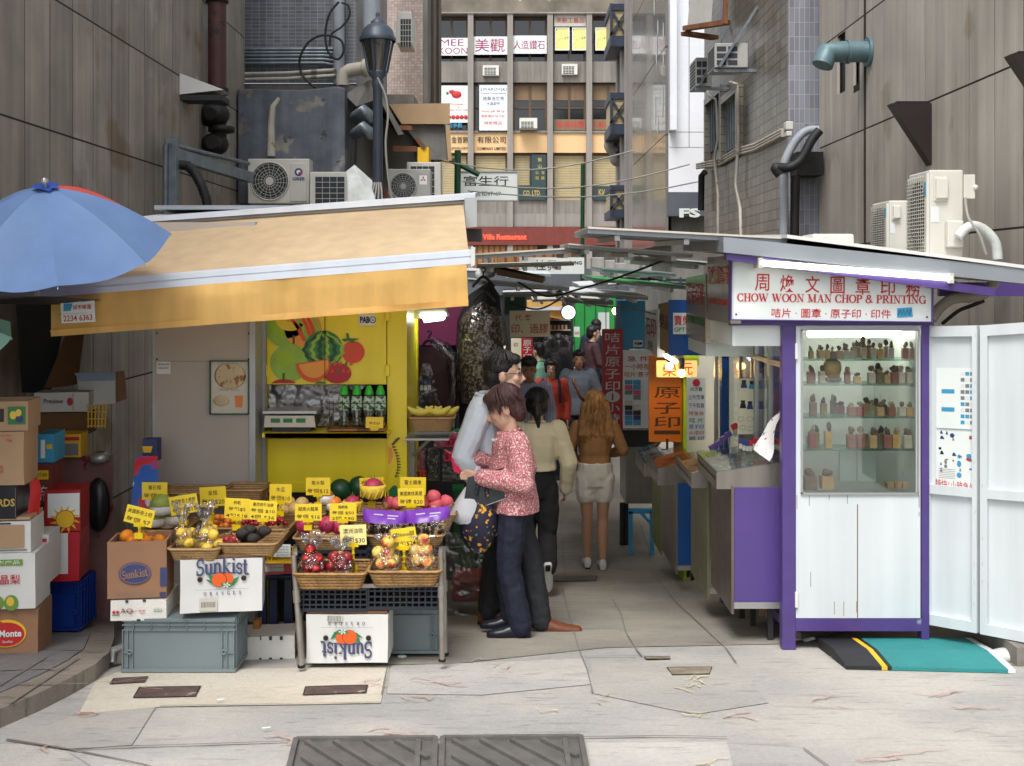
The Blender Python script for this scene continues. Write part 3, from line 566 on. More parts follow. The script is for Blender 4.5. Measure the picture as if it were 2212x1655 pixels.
def window_ac(lab,u0,u1,v0,v1,dd,group='window air conditioners',dep=.35):
    o_=empty('air_conditioner',P((u0+u1)/2,v1,dd),lab,'air conditioner',group);g=MB('ac_white');g.box(X(u0,dd),X(u1,dd),dd -dep,dd+.3,Z(v1,dd),Z(v0,dd));g.build('casing',o_,bevel=.01)
    g=MB('ac_slot');d3=dd -dep -.004;e=(u1 -u0)*.1
    g.box(X(u0+e,d3),X(u1 -2*e,d3),d3,d3+.003,Z(v1 -e,d3),Z(v0+e,d3));g.m('ac_white')
    for k in range(1,5):t=v0+e+(v1 -v0 -2*e)*k/5;g.box(X(u0+e,d3),X(u1 -2*e,d3),d3 -.008,d3 -.001,Z(t+.5,d3),Z(t -.5,d3))
    for k in range(1,4):t=u0+e+(u1 -u0 -3*e)*k/4;g.box(X(t -.4,d3),X(t+.4,d3),d3 -.012,d3 -.009,Z(v1 -e,d3),Z(v0+e,d3))
    g.build('grille',o_)
window_ac('white window air conditioner under the two purple characters',1043,1078,143,165,50,dep=.2);window_ac('white window air conditioner with tan grille under the yellow posters',1213,1247,140,163,50,dep=.2);window_ac('white window air conditioner on brackets above the plain yellow band',1122,1160,259,281,49.9,dep=.6)
# dark building with projecting bay windows
root=empty('bay_window_building',(3.4,38,-.9),'dark old building with projecting bay windows beside the marble tower','building');xw=3.16
g=MB('facade_grey');g.box(xw,6,28.3,33.4,-.9,12)
for k in range(4):g.m('facade_column').box(xw -.12,xw -.002,29+1.3*k,29.5+1.3*k,-.9,12);g.m('window_dark').box(xw -.03,xw -.001,29.5+1.3*k,30.3+1.3*k,-.5,12)
g.build('wall',root)
mk('bay_blue',(50,60,76),.5,.2,var=.15)
for v0,v1 in ((8,100),(200,290),(400,470)):
    dd=31.2;x0,x1=X(1318,dd),xw;g=MB('bay_blue');h0,h1=Z(v1,dd),Z(v0,dd);t=(h1 -h0)
    g.box(x0,x1,dd,dd+2,h0,h0+t*.25);g.box(x0,x1,dd,dd+2,h1 -t*.15,h1);g.m('blind_cream').box(x0+.05,x1,dd+.05,dd+1.9,h0+t*.25,h1 -t*.15);g.m('bay_blue')
    for a,b in ((x0,x1),(x1 -.05,x0+.05)):g.bar((a,dd -.02,h0+t*.25),(b,dd -.02,h1 -t*.15),.05)
    g.bar((x0+.03,dd -.01,h0),(x0+.03,dd -.01,h1),.07);g.build('bay_window',root)
g=MB('granite');q=curve_pts([(1328,300,33),(1318,312,33),(1322,322,33),(1334,330,33),(1330,345,33),(1345,350,33)]);g.tube(q,.18,8);g.tube([p+V((.35,.3,.35))for p in q],.22,8);g.build('cornice',root)
# marble tower
root=empty('marble_tower',(4,25,-.9),'white marble clad tower with a grey glossy side of oval openings','building');d=22.0;x0=X(1444,d)
g=MB('marble');g.box(x0,7,d,d+6.1,Z(415,d),13);g.m('joint');
for v in (285,318):g.box(x0+.01,7,d -.004,d -.001,Z(v+.6,d),Z(v,d))
g.box(X(1488,d),X(1489,d),d -.004,d -.001,Z(318,d),13);g.m('marble').box(x0 -.001,X(1458,d),d -.25,d -.005,Z(284,d),13);g.m('slate').box(x0 -.02,7,d -.02,d+6.1,Z(467,d),Z(415,d)-.002);g.m('concrete').box(x0+.1,7,d+.3,d+6,-.9,Z(467,d)-.002);g.build('wall',root)
g=MB('marble_grey');
for z0,z1 in ((2.8,4.9),(4.92,6.6),(6.62,8.4),(8.42,10.4),(10.42,13)):
    for k in range(3):g.box(x0 -.06,x0 -.003,d+.0+2.04*k,d+2.02+2.04*k,z0,z1)
g.build('cladding',root)
g=MB('white_board');random.seed(3)
for u,v,h in ((1420,14,40),(1428,60,36),(1440,70,44),(1425,110,70),(1438,220,70),(1422,240,60),(1427,270,40),(1440,130,30)):
    dd=x0*F/(u -CU);g.add([(x0 -.065,dd+.09*math.cos(a),Z(v,dd)+h/2/F*dd*math.sin(a))for a in [k*math.pi/8 for k in range(16)]],[tuple(range(16))])
g.build('oval_openings',root)
g=MB('white_board');g.text('FS',P(1490,460,d -.03),20/F*d,46/F*d,bold=.05,lift=.01);g.build('raised_letters',label='white raised letters on the dark base of the marble tower',cat='sign')
MB('pipe_pale').tube([P(1374,-30,28),P(1374,460,28)],.09,8).build('drain_pipe',label='white downpipe between marble tower and dark bay window building',cat='pipe')
# tiled building on the purple stall's side
root=empty('tiled_building',(4,15,-.7),'weathered brown tiled building with barred windows between marble tower and stone wall','building');xt=3.06
g=MB('tile_brown');ya,yb=12.62,18.1;hs_=[(xt*F/498,xt*F/452),]
w1=(xt*F/508,xt*F/462);g.quad((xt,yb,-.8),(xt,ya,-.8),(xt,ya,9.5),(xt,yb,9.5));g.quad((xt,yb,-.8),(xt,yb,9.5),(6,yb,9.5),(6,yb,-.8));g.build('wall',root)
g=MB('tile_blue');g.quad((xt,ya,-.8),(4.2,ya,-.8),(4.2,ya,9.5),(xt,ya,9.5));g.build('end_wall',root)
def obl(u,v,off=.0):dd=xt*F/(u -CU);return V((xt -off,dd,Z(v,dd)))
for ua,ub in ((1536,1568),(1572,1604)):
    wo=MB('window_dark');f=MB('galvanised');da,db=xt*F/(ub -CU),xt*F/(ua -CU);z1,z0=Z(200,da),Z(312,da)
    wo.box(xt -.01,xt -.004,da,db,z0,z1);wo=wo.build('window',root);f.m('tile_brown').box(xt -.1,xt -.004,da -.08,da,z0 -.1,z1+.1);f.box(xt -.1,xt -.004,db,db+.08,z0 -.1,z1+.1);f.box(xt -.1,xt -.004,da,db,z1,z1+.1);f.m('galvanised')
    for k in range(6):f.box(xt -.05,xt -.03,da+(db -da)*(k+.5)/6 -.012,da+(db -da)*(k+.5)/6+.012,z0,z1)
    f.build('frame',wo)
def side_ac(lab,u0,um,u1,v0,v1,dd,group=None):
    """A boxed air conditioner hung on the oblique wall: near face from um to u1, grille face from u0 to um."""
    o_=empty('air_conditioner',P(um,v1,dd),lab,'air conditioner',group);x0_,x1_=X(um,dd),X(u1,dd);z0_,z1_=Z(v1,dd),Z(v0,dd)
    g=MB('ac_grey');g.box(x0_,x1_,dd,dd+.55,z0_,z1_);g.build('casing',o_,bevel=.01);g=MB('ac_slot');n=3
    for i in range(n):
        for j in range(2):a,b=x0_+(x1_ -x0_)*(.06+.34*j),x0_+(x1_ -x0_)*(.06+.34*j+.28);g.box(a,b,dd -.004,dd -.001,z0_+(z1_ -z0_)*(.1+.28*i),z0_+(z1_ -z0_)*(.1+.28*i+.2))
    for k in range(7):g.box(x0_ -.004,x0_ -.001,dd+.04,dd+.5,z0_+(z1_ -z0_)*(.1+k*.12),z0_+(z1_ -z0_)*(.16+k*.12))
    g.build('grille',o_);g=MB('galvanised');g.bar((x0_,dd+.05,z0_ -.03),(xt,dd+.05,z0_ -.03),.04);g.bar((x0_+.05,dd -.03,z0_),(xt,dd -.02,z1_+.45),.05,.03);g.build('bracket',o_)
side_ac('grey boxed air conditioner hung on brackets above the barred windows',1538,1544,1616,93,146,14.2,'boxed air conditioners on the tiled wall');side_ac('smaller grey boxed air conditioner beyond, above the barred windows',1497,1503,1538,124,186,16.0,'boxed air conditioners on the tiled wall')
o_=empty('air_conditioner',P(1500,70,16),'large rusty bracketed air conditioner cut by the top of the photo','air conditioner');g=MB('ac_grey');g.hexa([P(1485,55,15),P(1535,62,15),P(1545,-60,15),P(1495,-60,15)],[P(1490,55,16.5),P(1530,60,16.5),P(1540,-50,16.5),P(1500,-50,16.5)]);g.build('casing',o_)
g=MB('rust_bracket');g.bar(P(1480,62,15),P(1572,48,14.4),.1,.06);g.bar(P(1478,72,15),P(1545,82,15.4),.12,.05);g.bar(P(1568,0,14.4),P(1566,52,14.4),.06);g.build('bracket',o_)
for k,(off,lab)in enumerate(((0,'uppermost'),(6,'middle'),(12,'lowest'))):pipe(lab+' pale conduit climbing along the brown tiled wall',[obl(1512,355+off*.7,.05),obl(1560,345+off,.05),obl(1600,322+off,.05),obl(1640,312+off,.05),obl(1700,280+off,.05)],.02,'pipe_cream','conduit','conduit','conduits along the brown tiled wall')
pipe('pale hose curling down from the boxed air conditioners',[obl(1538,185,.1),obl(1545,205,.1),obl(1562,215,.1),obl(1566,300,.1),obl(1558,340,.1),obl(1566,420,.1),obl(1566,520,.1)],.02,'pipe_cream','hose','hose');pipe('pale hose between barred window and mosaic end wall',[obl(1590,178,.08),obl(1606,182,.08),obl(1608,300,.08),obl(1602,400,.08),obl(1612,450,.08),obl(1615,540,.08)],.022,'pipe_cream','hose','hose')
d=12.3;pipe('vertical pale conduit pipe at the corner of the tiled building',[P(1693,374,d),P(1692,540,d)],.045,'pipe_pale','conduit','conduit');g=MB('ac_white');g.box(X(1698,d),X(1714,d),d,d+.12,Z(280,d),Z(262,d));g.box(X(1699,d),X(1711,d),d,d+.12,Z(294,d),Z(281,d)-.01);g.build('junction_box',label='pair of white junction boxes on the corner of the tiled building',cat='junction box',bevel=.01)
pipe('thick black cable looping over the tiled corner',curve_pts([(1770,282,12),(1752,305,12),(1730,345,12),(1705,362,12),(1675,362,12),(1685,378,12)]),.05,'cable_black','cable','cable');pipe('mottled grey cable looping above the black cable',curve_pts([(1768,280,12.1),(1740,284,12.1),(1715,310,12.1),(1695,350,12.1),(1692,376,12.1)]),.045,'pipe_pale','cable','cable');pipe('short black hose hanging down the brown tiled wall',[obl(1534,372,.08),obl(1532,380,.12),obl(1531,455,.12)],.05,'cable_black','hose','hose')
g=MB('iron_dark');g.box(X(1712,12.5),X(1768,12.5),12.3,12.6,Z(380,12.4),Z(330,12.4));g.tube([P(1718,380,12.3),P(1716,560,12.3)],.05,8);g.build('extract_box',label='rusty dark metal extract box on the mosaic end wall',cat='metal box')
# street lamp
d=14.2;x=X(816,d);k=d/F;o_=empty('street_lamp',(x,d,zg(d)),'old fashioned dark grey lantern street lamp on a tall post','street lamp');zz=lambda v:Z(v,d)
g=MB('lamp_grey');g.lathe((x,d,0),[(.1,zg(d)),(.1,.4),(.065,.5),(.06,zz(190)),(13*k,zz(176)),(11*k,zz(172)),(22*k,zz(158)),(20*k,zz(155))],16);g.build('post',o_)
g=MB('lamp_grey');g.lathe((x,d,0),[(39*k,zz(90)),(40*k,zz(84)),(36*k,zz(78)),(33*k,zz(66)),(24*k,zz(56)),(16*k,zz(53)),(15*k,zz(47)),(6*k,zz(40)),(3*k,zz(37)),(5*k,zz(31)),(0,zz(23))],24);g.build('cap',o_)
for i in range(6):a=i*math.pi/3+.3;MB('lamp_grey').bar((x+20*k*math.cos(a),d+20*k*math.sin(a),zz(156)),(x+33*k*math.cos(a),d+33*k*math.sin(a),zz(90)),.03).build('glazing_bar',o_)
MB('lamp_glass').lathe((x,d,0),[(19*k,zz(156)),(32*k,zz(90))],24).build('lantern_glass',o_);MB('off_white').lathe((x,d,0),[(.02,zz(155)),(.03,zz(130)),(.06,zz(118)),(.02,zz(100))],10).build('lamp_holder',o_)
# ---------------------------------------------------------------- fruit stall: cabinet, body, awning, umbrella
def FX(u,v,d):return P(u,v,d)
def cloth(mb,a,b,c,d_,nu,nv,amp,sc,nrm=None,edge=1.0):
    """A sheet a-b (top) to d-c (bottom), rumpled by noise."""
    a,b,c,d_=V(a),V(b),V(c),V(d_);nrm=nrm or (b -a).cross(d_ -a).normalized();vs=[]
    for j in range(nv+1):
        for i in range(nu+1):
            p=a.lerp(b,i/nu).lerp(d_.lerp(c,i/nu),j/nv);k=amp*(1 if edge else 1)*min(1,j/nv*3+.1)
            vs.append(p+nrm*noise.noise(V((p.x*sc,p.z*sc*.5+3,p.y*sc)))*k)
    return mb.add(vs,[(j*(nu+1)+i,(j+1)*(nu+1)+i,(j+1)*(nu+1)+i+1,j*(nu+1)+i+1)for j in range(nv)for i in range(nu)],True)
root=empty('awning',P(560,620,6.8),'yellow retractable awning with white front bar over the fruit stall','awning')
dt,df=7.4,6.2
g=MB('canvas_tan');cloth(g,P(300,484,dt),P(1000,436,dt),P(1012,545,df),P(95,614,df),40,10,.015,1.3);g.build('canvas',root)
g=MB('awning_white');a,b=P(93,628,df),P(1018,555,df);g.bar(a,b,.05,.082);g.bar(a+V((0,-.027,.02)),b+V((0,-.027,.02)),.006,.03);g.bar(a+V((0,-.027,-.022)),b+V((0,-.027,-.022)),.012,.032);
g.build('front_bar',root);
for p,s in ((a,-1),(b,1)):MB('white_metal').hexa([p+V((s*.001,y,z))for y,z in ((-.07,-.055),(.035,-.055),(.035,.06),(-.07,.05))],[p+V((s*.022,y,z))for y,z in ((-.06,-.045),(.03,-.045),(.03,.05),(-.06,.04))]).build('end_cap',root)
g=MB('canvas_yellow');val=(P(110,640,df -.03),P(1008,571,df -.03),P(1012,661,df -.05),P(110,727,df -.05));cloth(g,*val,70,14,.055,4.5);g.build('valance',root)
g=MB('canvas_yellow');a_,b_=val[3]+V((0,-.012,.03)),val[2]+V((0,-.012,.03));cloth(g,a_+V((0,0,.004)),b_+V((0,0,.004)),b_ -V((0,0,.03)),a_ -V((0,0,.03)),60,2,.02,3.2);g.build('hem',root)
g=MB('awning_white');a,b=P(300,472,dt+.02),P(1028,421,dt+.02);g.hexa([a+V((0,-.12,.0)),b+V((0,-.12,0)),b+V((0,-.12,-.035)),a+V((0,-.12,-.035))],[a+V((0,.3,.04)),b+V((0,.3,.04)),b+V((0,.3,0)),a+V((0,.3,0))]);g.m('aluminium').bar(P(300,480,dt),P(1005,432,dt),.08,.05);g.build('cover_board',root)
g=MB('aluminium');g.hexa([P(1003,428,7.2),P(1030,426,7.2),P(1030,490,7.2),P(1008,492,7.2)],[P(1003,428,7.6),P(1030,426,7.6),P(1030,490,7.6),P(1008,492,7.6)]);g.m('dark').box(X(1000,7.3),X(1040,7.3),7.3,7.5,Z(520,7.3),Z(494,7.3));g.build('side_bracket',root)
g=MB('white_board');g.T=rotm(P(167,674,df -.085),R(-3),'Y');g.box(X(131,df -.09),X(204,df -.09),df -.086,df -.08,Z(697,df -.085),Z(651,df -.085));g.m('cyan_ink').quad(*[P(u,v,df -.0875)for u,v in ((137,671),(153,671),(158,655),(138,655))]);g.m('red_ink')
g.text('城市帳蓬',P(178,664,df -.087),.026,.1,bold=.01);g.text('2234 6363',P(168,687,df -.087),.032,.155,bold=.01);g.m('grey_ink').box(X(135,df),X(200,df),df -.088,df -.0865,Z(677.5,df -.09),Z(677,df -.09));g.build('phone_label',root)
# umbrella
def umbrella(name,lab,c,n,Rr,h,cols,spin=0.0,group=None,seg=8):
    c=V(c);n=V(n).normalized();a=n.orthogonal().normalized();b=n.cross(a);apex=c+n*h
    root=empty(name,apex,lab,'umbrella',group);rows=8
    pt=lambda k,t:c+n*(h*(1 -t**1.7))+(a*math.cos(2*math.pi*k/seg+spin)+b*math.sin(2*math.pi*k/seg+spin))*Rr*t
    for s_ in range(seg):
        mid=pt(s_+.5,1)-c;g=MB('umbrella_red' if cols[0]=='umbrella_blue' and mid.y>0 and mid.x>0 and mid.y>mid.x*.9 else cols[s_%len(cols)]);vs,m_=[],8
        for i in range(rows+1):
            t=max(.03,i/rows)
            for j in range(m_+1):
                f=j/m_;p=pt(s_,t).lerp(pt(s_+1,t),f);p -= n*(.055*4*f*(1 -f))*t*t*.6;vs.append(p+n*noise.noise(p*5)*.012*t -(p -c)*.07*4*f*(1 -f)*t**3*.35)
        g.add(vs,[(i*(m_+1)+j,(i+1)*(m_+1)+j,(i+1)*(m_+1)+j+1,i*(m_+1)+j+1)for i in range(rows)for j in range(m_)],True);g.build('canopy_panel',root)
    for s_ in range(seg):MB('aluminium').tube([pt(s_,i/6)-n*.012 for i in range(7)],.003,5).build('rib',root)
    g=MB('umbrella_navy');
    for k in range(7):q=2*math.pi*k/7;u_=a*math.cos(q)+b*math.sin(q);w_=n.cross(u_);g.quad(apex+n*.006,apex+u_*.05 -w_*.025+n*.012,apex+u_*.07+n*random.uniform(0,.03),apex+u_*.05+w_*.025+n*.012)
    g.build('top_ruffle',root);g=MB('aluminium');g.tube([apex+n*.045,apex -n*.33],.011,8);g.lathe(apex+n*.03,[(.018,0),(.016,.015),(0,.025)],10,n);g.build('pole',root)
    return root
umbrella('umbrella','open blue umbrella with one red orange panel, tilted over the awning',P(116,530,5.7),(.02,-.38,.92),.57,.3,['umbrella_blue']*8,R(20))
umbrella('umbrella','mint green umbrella, only its rim showing at the photo edge',P(-118,745,5.6),(-.1,-.3,.9),.33,.14,['umbrella_mint'])
# stall body
d=7.4
root=empty('fruit_stall',(X(700,d),d+.5,zg(d)),'bright yellow metal market stall painted with fruit','market stall')
g=MB('stall_yellow');zb=zg(d);zt=Z(455,7.45)
g.box(X(559,d),X(577,d),d,d+.04,zb,zt);g.box(X(837,d),X(879,d),d -.01,d+.05,zb,zt);g.box(X(879,d)-.03,X(879,d),d+.05,d+.9,zb,zt);g.box(X(559,d),X(559,d)+.03,d+.04,d+.9,zb,zt)
g.box(X(577,d)+.002,X(837,d)-.002,d+.01,d+.04,Z(1064,d),Z(948,d));g.m('black').box(X(577,d)+.002,X(837,d)-.002,d+.06,d+.1,zb,Z(1066,d));g.m('stall_yellow');g.box(X(577,d),X(837,d),d+.003,d+.05,Z(1060,d),Z(1044,d));g.box(X(559,d),X(879,d),d+.9,d+.93,zb,zt);g.m('roof_grey').box(X(335,d),X(882,d),d -.02,d+.95,zt+.003,zt+.03)  # black board paints the shade of the open space under the stall
g.build('wall',root)
dr=MB('stall_yellow').box(X(578,d),X(835,d),d -.015,d+.008,Z(830,d),Z(560,d));dr=dr.build('hatch_door',root)
for u in (575,838):
    for v in (681,800):MB('stall_yellow').box(X(u -5,d),X(u+5,d),d -.04,d -.016,Z(v+12,d),Z(v -12,d)).build('hinge',dr,bevel=.004)
dp=d -.018
def blob(mb,cu,cv,ru,rv,mat,k=0,n=26):
    mb.m(mat);mb.add([P(486+.2611*(cu+ru*math.cos(i*2*math.pi/n)),621+.2611*(cv -rv*math.sin(i*2*math.pi/n)),dp -.0012*k)for i in range(n)],[tuple(range(n))])
def polyz(mb,pts,mat,k=0):mb.m(mat);mb.add([P(486+.2611*u,621+.2611*v,dp -.0012*k)for u,v in pts],[tuple(range(len(pts)))[::-1]])
g=MB('melon_orange');ar=lambda cu,cv,ru,rv,a0,a1,n=14:[(cu+ru*math.cos(R(a0+(a1 -a0)*i/n)),cv -rv*math.sin(R(a0+(a1 -a0)*i/n)))for i in range(n+1)]
polyz(g,ar(500,300,180,200,165,340)[::-1],'melon_green',1);polyz(g,ar(520,290,150,130,165,340)[::-1],'stall_lime',2);polyz(g,ar(540,270,120,90,180,340)[::-1],'tag_yellow',3)
blob(g,645,340,155,150,'melon_orange',2)
for k in range(5):o_=-100+50*k;polyz(g,[(600+o_,200),(625+o_,200),(700+o_*.8,330),(735+o_*.6,440),(705+o_*.6,450),(665+o_*.8,330)],('tomato','melon_green','orange_ink')[k%3],3)
blob(g,532,625,158,155,'melon_green',4);blob(g,500,590,80,70,'stall_lime',5)
polyz(g,[(560,470),(575,470),(580,400),(560,395)],'durian_edge',5)
blob(g,815,515,162,158,'water_green',5)
for k in range(6):
    t=-1+.4*k;pts=[(815+t*158*math.sin(math.pi*s/10)+9*(-1)**s,365+30*s)for s in range(11)];polyz(g,[(u -16,v)for u,v in pts]+[(u+16,v)for u,v in pts[::-1]],'water_dark' if k%2==0 else 'melon_green',6+(k%2))
blob(g,1060,535,95,92,'tomato',5);polyz(g,[(960,430),(1010,420),(1000,380),(1020,378),(1030,420),(1115,425),(1060,445),(1075,468),(1020,440),(985,450)],'green_ink',7)
blob(g,930,710,115,85,'red_board',8)
for k in range(9):polyz(g,[(850+22*k,650+60*(k%2)),(880+22*k,640+60*(k%2)),(865+24*k,600+70*(k%2))],'tomato' if k%3 else 'green_ink',10)
polyz(g,ar(730,620,145,165,185,350)[::-1]+[(860,590)],'orange_ink',12);polyz(g,ar(735,615,125,135,190,348)[::-1]+[(850,600)],'melon_orange',13)
polyz(g,ar(485,800,100,40,10,170),'red_board',13);polyz(g,[(475,780),(490,780),(495,710),(478,705)],'durian_edge',14);polyz(g,ar(790,800,50,20,10,170),'green_ink',13)
g.m('joint');g.add([P(701,560,dp -.018),P(702.5,560,dp -.018),P(702.5,829,dp -.018),P(701,829,dp -.018)],[(0,1,2,3)]);g.build('fruit_mural',dr)
sg=MB('white_board');sg.box(X(776,d),X(812,d),d -.022,d -.017,Z(703,d),Z(679,d));sg.m('black_ink').text('PAB',P(788,691,d -.023),.042,.062,bold=.04);sg.lathe(P(805,691,d -.023),[(.017,0),(.02,.002),(.022,0)],20,(0,-1,0));sg.bar(P(803,691,d -.026),P(808,692,d -.026),.008,.004);sg.build('notice',dr)
MB('dark').box(X(578,d),X(836,d),d+.6,d+.62,Z(925,d),Z(828,d)).build('back_panel',root)
g=MB('stall_yellow');g.box(X(570,d -.2),X(838,d -.2),d -.25,d+.5,Z(945,d -.25),Z(936,d -.25));g.quad(P(572,936,d -.25),P(836,936,d -.25),P(836,945,d -.25),P(572,945,d -.25));g.build('counter',root)
MB('sheet_plastic').quad(P(580,832,d+.02),P(790,832,d+.02),P(720,920,d+.02),P(580,920,d+.02)).build('plastic_sheet',root)
MB('pipe_pale').tube([P(566,640,d -.04),P(566,1080,d -.04)],.03,10).build('pole',root)
g=MB('tag_yellow');polyz(g,[(1350,1180),(1465,1185),(1465,1600),(1350,1600)],'tag_pale',0);g.v=[p+V((0,.003,0))for p in g.v]
g2=MB('melon_orange');dp=d -.014
polyz(g2,[(1352,1300),(1400,1310),(1425,1380),(1415,1450),(1385,1510),(1352,1550)],'tag_yellow',1);polyz(g2,[(1352,1320),(1380,1330),(1392,1390),(1375,1450),(1352,1470)],'melon_orange',2);polyz(g2,[(1375,1300),(1390,1310),(1450,1250),(1440,1238),(1410,1255)],'durian_edge',2)
for k in range(11):a=k/10;u,v=1400+40*math.sin(a*2.6),1310+240*a;polyz(g2,[(u -14,v),(u+22,v+10),(u -16,v+22)],'durian_edge',2)
polyz(g2,[(1355,1680),(1390,1640),(1420,1640),(1440,1720),(1400,1800),(1355,1790)],'green_ink',1);g2.build('durian_mural',root)
# beige cabinet beside it
d=7.15;root=empty('cabinet',(X(440,d),d+.3,zg(d)),'tall beige metal cabinet beside the yellow stall','cabinet');g=MB('stall_beige')
g.box(X(331,d),X(540,d),d,d+.9,zg(d)+.05,Z(480,d));g.m('stall_grey_strip').box(X(331,d)-.002,X(336,d),d -.006,d -.001,zg(d)+.05,Z(690,d));g.box(X(540,d)+.001,X(553,d),d -.02,d+.8,zg(d)+.05,Z(480,d));g.m('joint').box(X(336,d),X(540,d),d -.001,d+.001,Z(780.6,d),Z(780,d));g.m('dark')
for u in (339,537):
    for v in (720,776,785):g.ell(P(u,v,d),.006,n=6,rows=4)
g.build('body',root)
def food_poster():
    mk('food_print',(196,176,140),.4,var=.15,vs=9,spots=[(14,(150,96,50),.56),(22,(110,110,60),.64)])
    o_=sign('framed poster of baked fruit dishes on the beige cabinet',456,537,781,893,d -.01,'off_white',[],.006,'water_dark','poster','poster');g=MB('food_print')
    g.ell(P(497,812,d -.012),.1,.004,.085);g.ell(P(478,866,d -.012),.05,.004,.035);g.m('persimmon').hexa([P(507,855,d -.014),P(525,855,d -.014),P(523,880,d -.014),P(509,880,d -.014)],[P(507,855,d -.011),P(525,855,d -.011),P(523,880,d -.011),P(509,880,d -.011)]);g.m('grey_ink').text('Fruit Tart',P(496,842,d -.01),.012,.12);g.build('print',o_)
food_poster();sign('small white typed notice on the beige cabinet',338,368,781,808,d -.005,'white_paint',[('營業時間',353,787,4,'grey_ink',24),('8:00-20:00',353,795,4,'grey_ink',22)],.003,None,'notice','notice')
# ---------------------------------------------------------------- clothing stall behind the fruit stall
mk('pink_box',(206,80,130),.5,var=.12,vs=8,spots=[(14,(230,170,190),.62)]);mk('cloth_black',(22,20,24),.85,var=.2,vs=8,bump=.3,bs=30);mk('cloth_wine',(48,18,24),.85,var=.2,bump=.3,bs=20);mk('lace',(36,32,30),.85,var=0,bump=.5,bs=90,spots=[(48,(124,108,90),.5)]);mk('stall_magenta',(110,34,74),.6,var=.15,vs=5)
d=9.6;root=empty('clothing_stall',(X(950,d),d,zg(d)),'dark clothing stall with purple panels behind the fruit stall','market stall');g=MB('stall_magenta')
g.box(-1.6,X(1000,d),d,d+.04,1.55,2.25);g.m('cloth_black').box(-1.6,X(1060,d),d+.05,d+.09,zg(d),1.55);g.m('stall_yellow').box(X(889,8.2),X(903,8.2),8.15,8.2,zg(8.2),1.95);g.m('dark').box(-1.6,X(884,8.2),8.4,8.44,zg(8.4),2.0);g.build('wall',root)
g=MB('stall_green')
for k in range(6):g.box(X(978,9.3),X(1002,9.3),9.28,9.3,Z(1060 -24*k,9.3),Z(1046 -24*k,9.3))
g.build('slat_rack',root)
o_=empty('flood_lamp',P(926,690,8.0),'lit white flood lamp hanging at the corner of the yellow stall','lamp');g=MB('off_white');a=lambda u,v:P(u,v,8.0);g.hexa([a(878,690),a(968,684),a(960,668),a(884,672)],[p+V((0,.2,0))for p in (a(878,690),a(968,684),a(960,668),a(884,672))]);g.build('housing',o_);g=MB('lamp_cool');g.hexa([a(908,678),a(964,677),a(957,692),a(917,697)],[p+V((0,.18,0))for p in (a(908,678),a(964,677),a(957,692),a(917,697))]);g.v=[p+V((0,-.012,0))for p in g.v];g.build('lamp_glass',o_)
def garment(name,lab,pts,d,mat,th=.12,group=None,hook=None,plastic=False,seed=0):
    """A hanging garment: an outline given in reading units, made thick and folded."""
    o_=empty(name,P(sum(p[0]for p in pts)/len(pts),max(p[1]for p in pts),d),lab,'garment',group)
    us=[p[0]for p in pts];vs_=[p[1]for p in pts];rows=16;nn=14;top,bot=min(vs_),max(vs_);ring=[]
    def span(v):
        xs_=[]
        for (a,b),(c,e)in zip(pts,pts[1:]+pts[:1]):
            if (b -v)*(e -v)<= 0 and b != e:xs_.append(a+(c -a)*(v -b)/(e -b))
        return (min(xs_),max(xs_))if xs_ else (us[0],us[0]+1)
    def shell(mb,grow):
        vs=[]
        for i in range(rows+1):
            v=top+.5+(bot -top -1)*i/rows;l,r=span(v)
            for k in range(nn):
                q=2*math.pi*k/nn;f=1+.16*math.sin(5*q+seed+i*.2)*i/rows;p=P((l+r)/2+(r -l)/2*grow*math.cos(q),v,d);p.y+=(th*(.35+.65*min(1,i/4))*grow)*math.sin(q)*f;vs.append(p)
        mb.add(vs,[(i*nn+k,i*nn+(k+1)%nn,(i+1)*nn+(k+1)%nn,(i+1)*nn+k)for i in range(rows)for k in range(nn)],True)
    g=MB(mat);shell(g,1);g.build('cloth',o_)
    if plastic:g=MB('garment_plastic');shell(g,1.14);g.build('plastic_cover',o_)
    if hook:u,v=hook;MB('black').tube(curve_pts([(u -24,v+22,d),(u -8,v+4,d),(u,v,d),(u+8,v+4,d),(u+24,v+22,d)],4),.012,6).tube(curve_pts([(u,v,d),(u,v -9,d),(u+5,v -15,d),(u,v -20,d),(u -4,v -17,d)],4),.006,5).build('hanger',o_)
    return o_
garment('dress','long black dress with beige lace front in a clear plastic cover',[(1040,652),(1064,655),(1084,690),(1092,760),(1086,870),(1000,870),(990,760),(994,690),(1020,655)],8.5,'lace',.12,None,(1046,630),True)
garment('dress','black hanging dress behind the lace one, touching the yellow awning',[(1030,612),(1060,610),(1078,630),(1086,700),(1080,1000),(1000,1030),(986,800),(988,690),(1010,640)],8.75,'cloth_black',.12,None,(1044,598))
garment('dress','dark wine red dress on a black hanger with a clear sleeve',[(905,748),(950,748),(985,770),(990,860),(976,940),(900,940),(890,860),(888,780)],8.7,'cloth_wine',.1,None,(927,735))
g=MB('garment_plastic');g.tube([P(934,735,8.55),P(960,752,8.5),P(978,775,8.5),P(980,830,8.5),P(976,930,8.5)],[.03,.05,.055,.04,.03],8);g.build('plastic_sleeve',label='clear plastic sleeve draped over the wine red dress',cat='plastic cover')
g=MB('garment_plastic');g.add([P(u,v,8.1+y)for y in (0,.08)for u,v in ((912,786),(930,786),(940,830),(958,900),(958,925),(900,925),(904,830))],[tuple(range(7)),tuple(range(13,6,-1))]+[(i,(i+1)%7,7+(i+1)%7,7+i)for i in range(7)]);o_=g.build('bagged_goods',label='clear bag of small blue and white packs above the banana basket',cat='plastic bag')
g=MB('white_board')
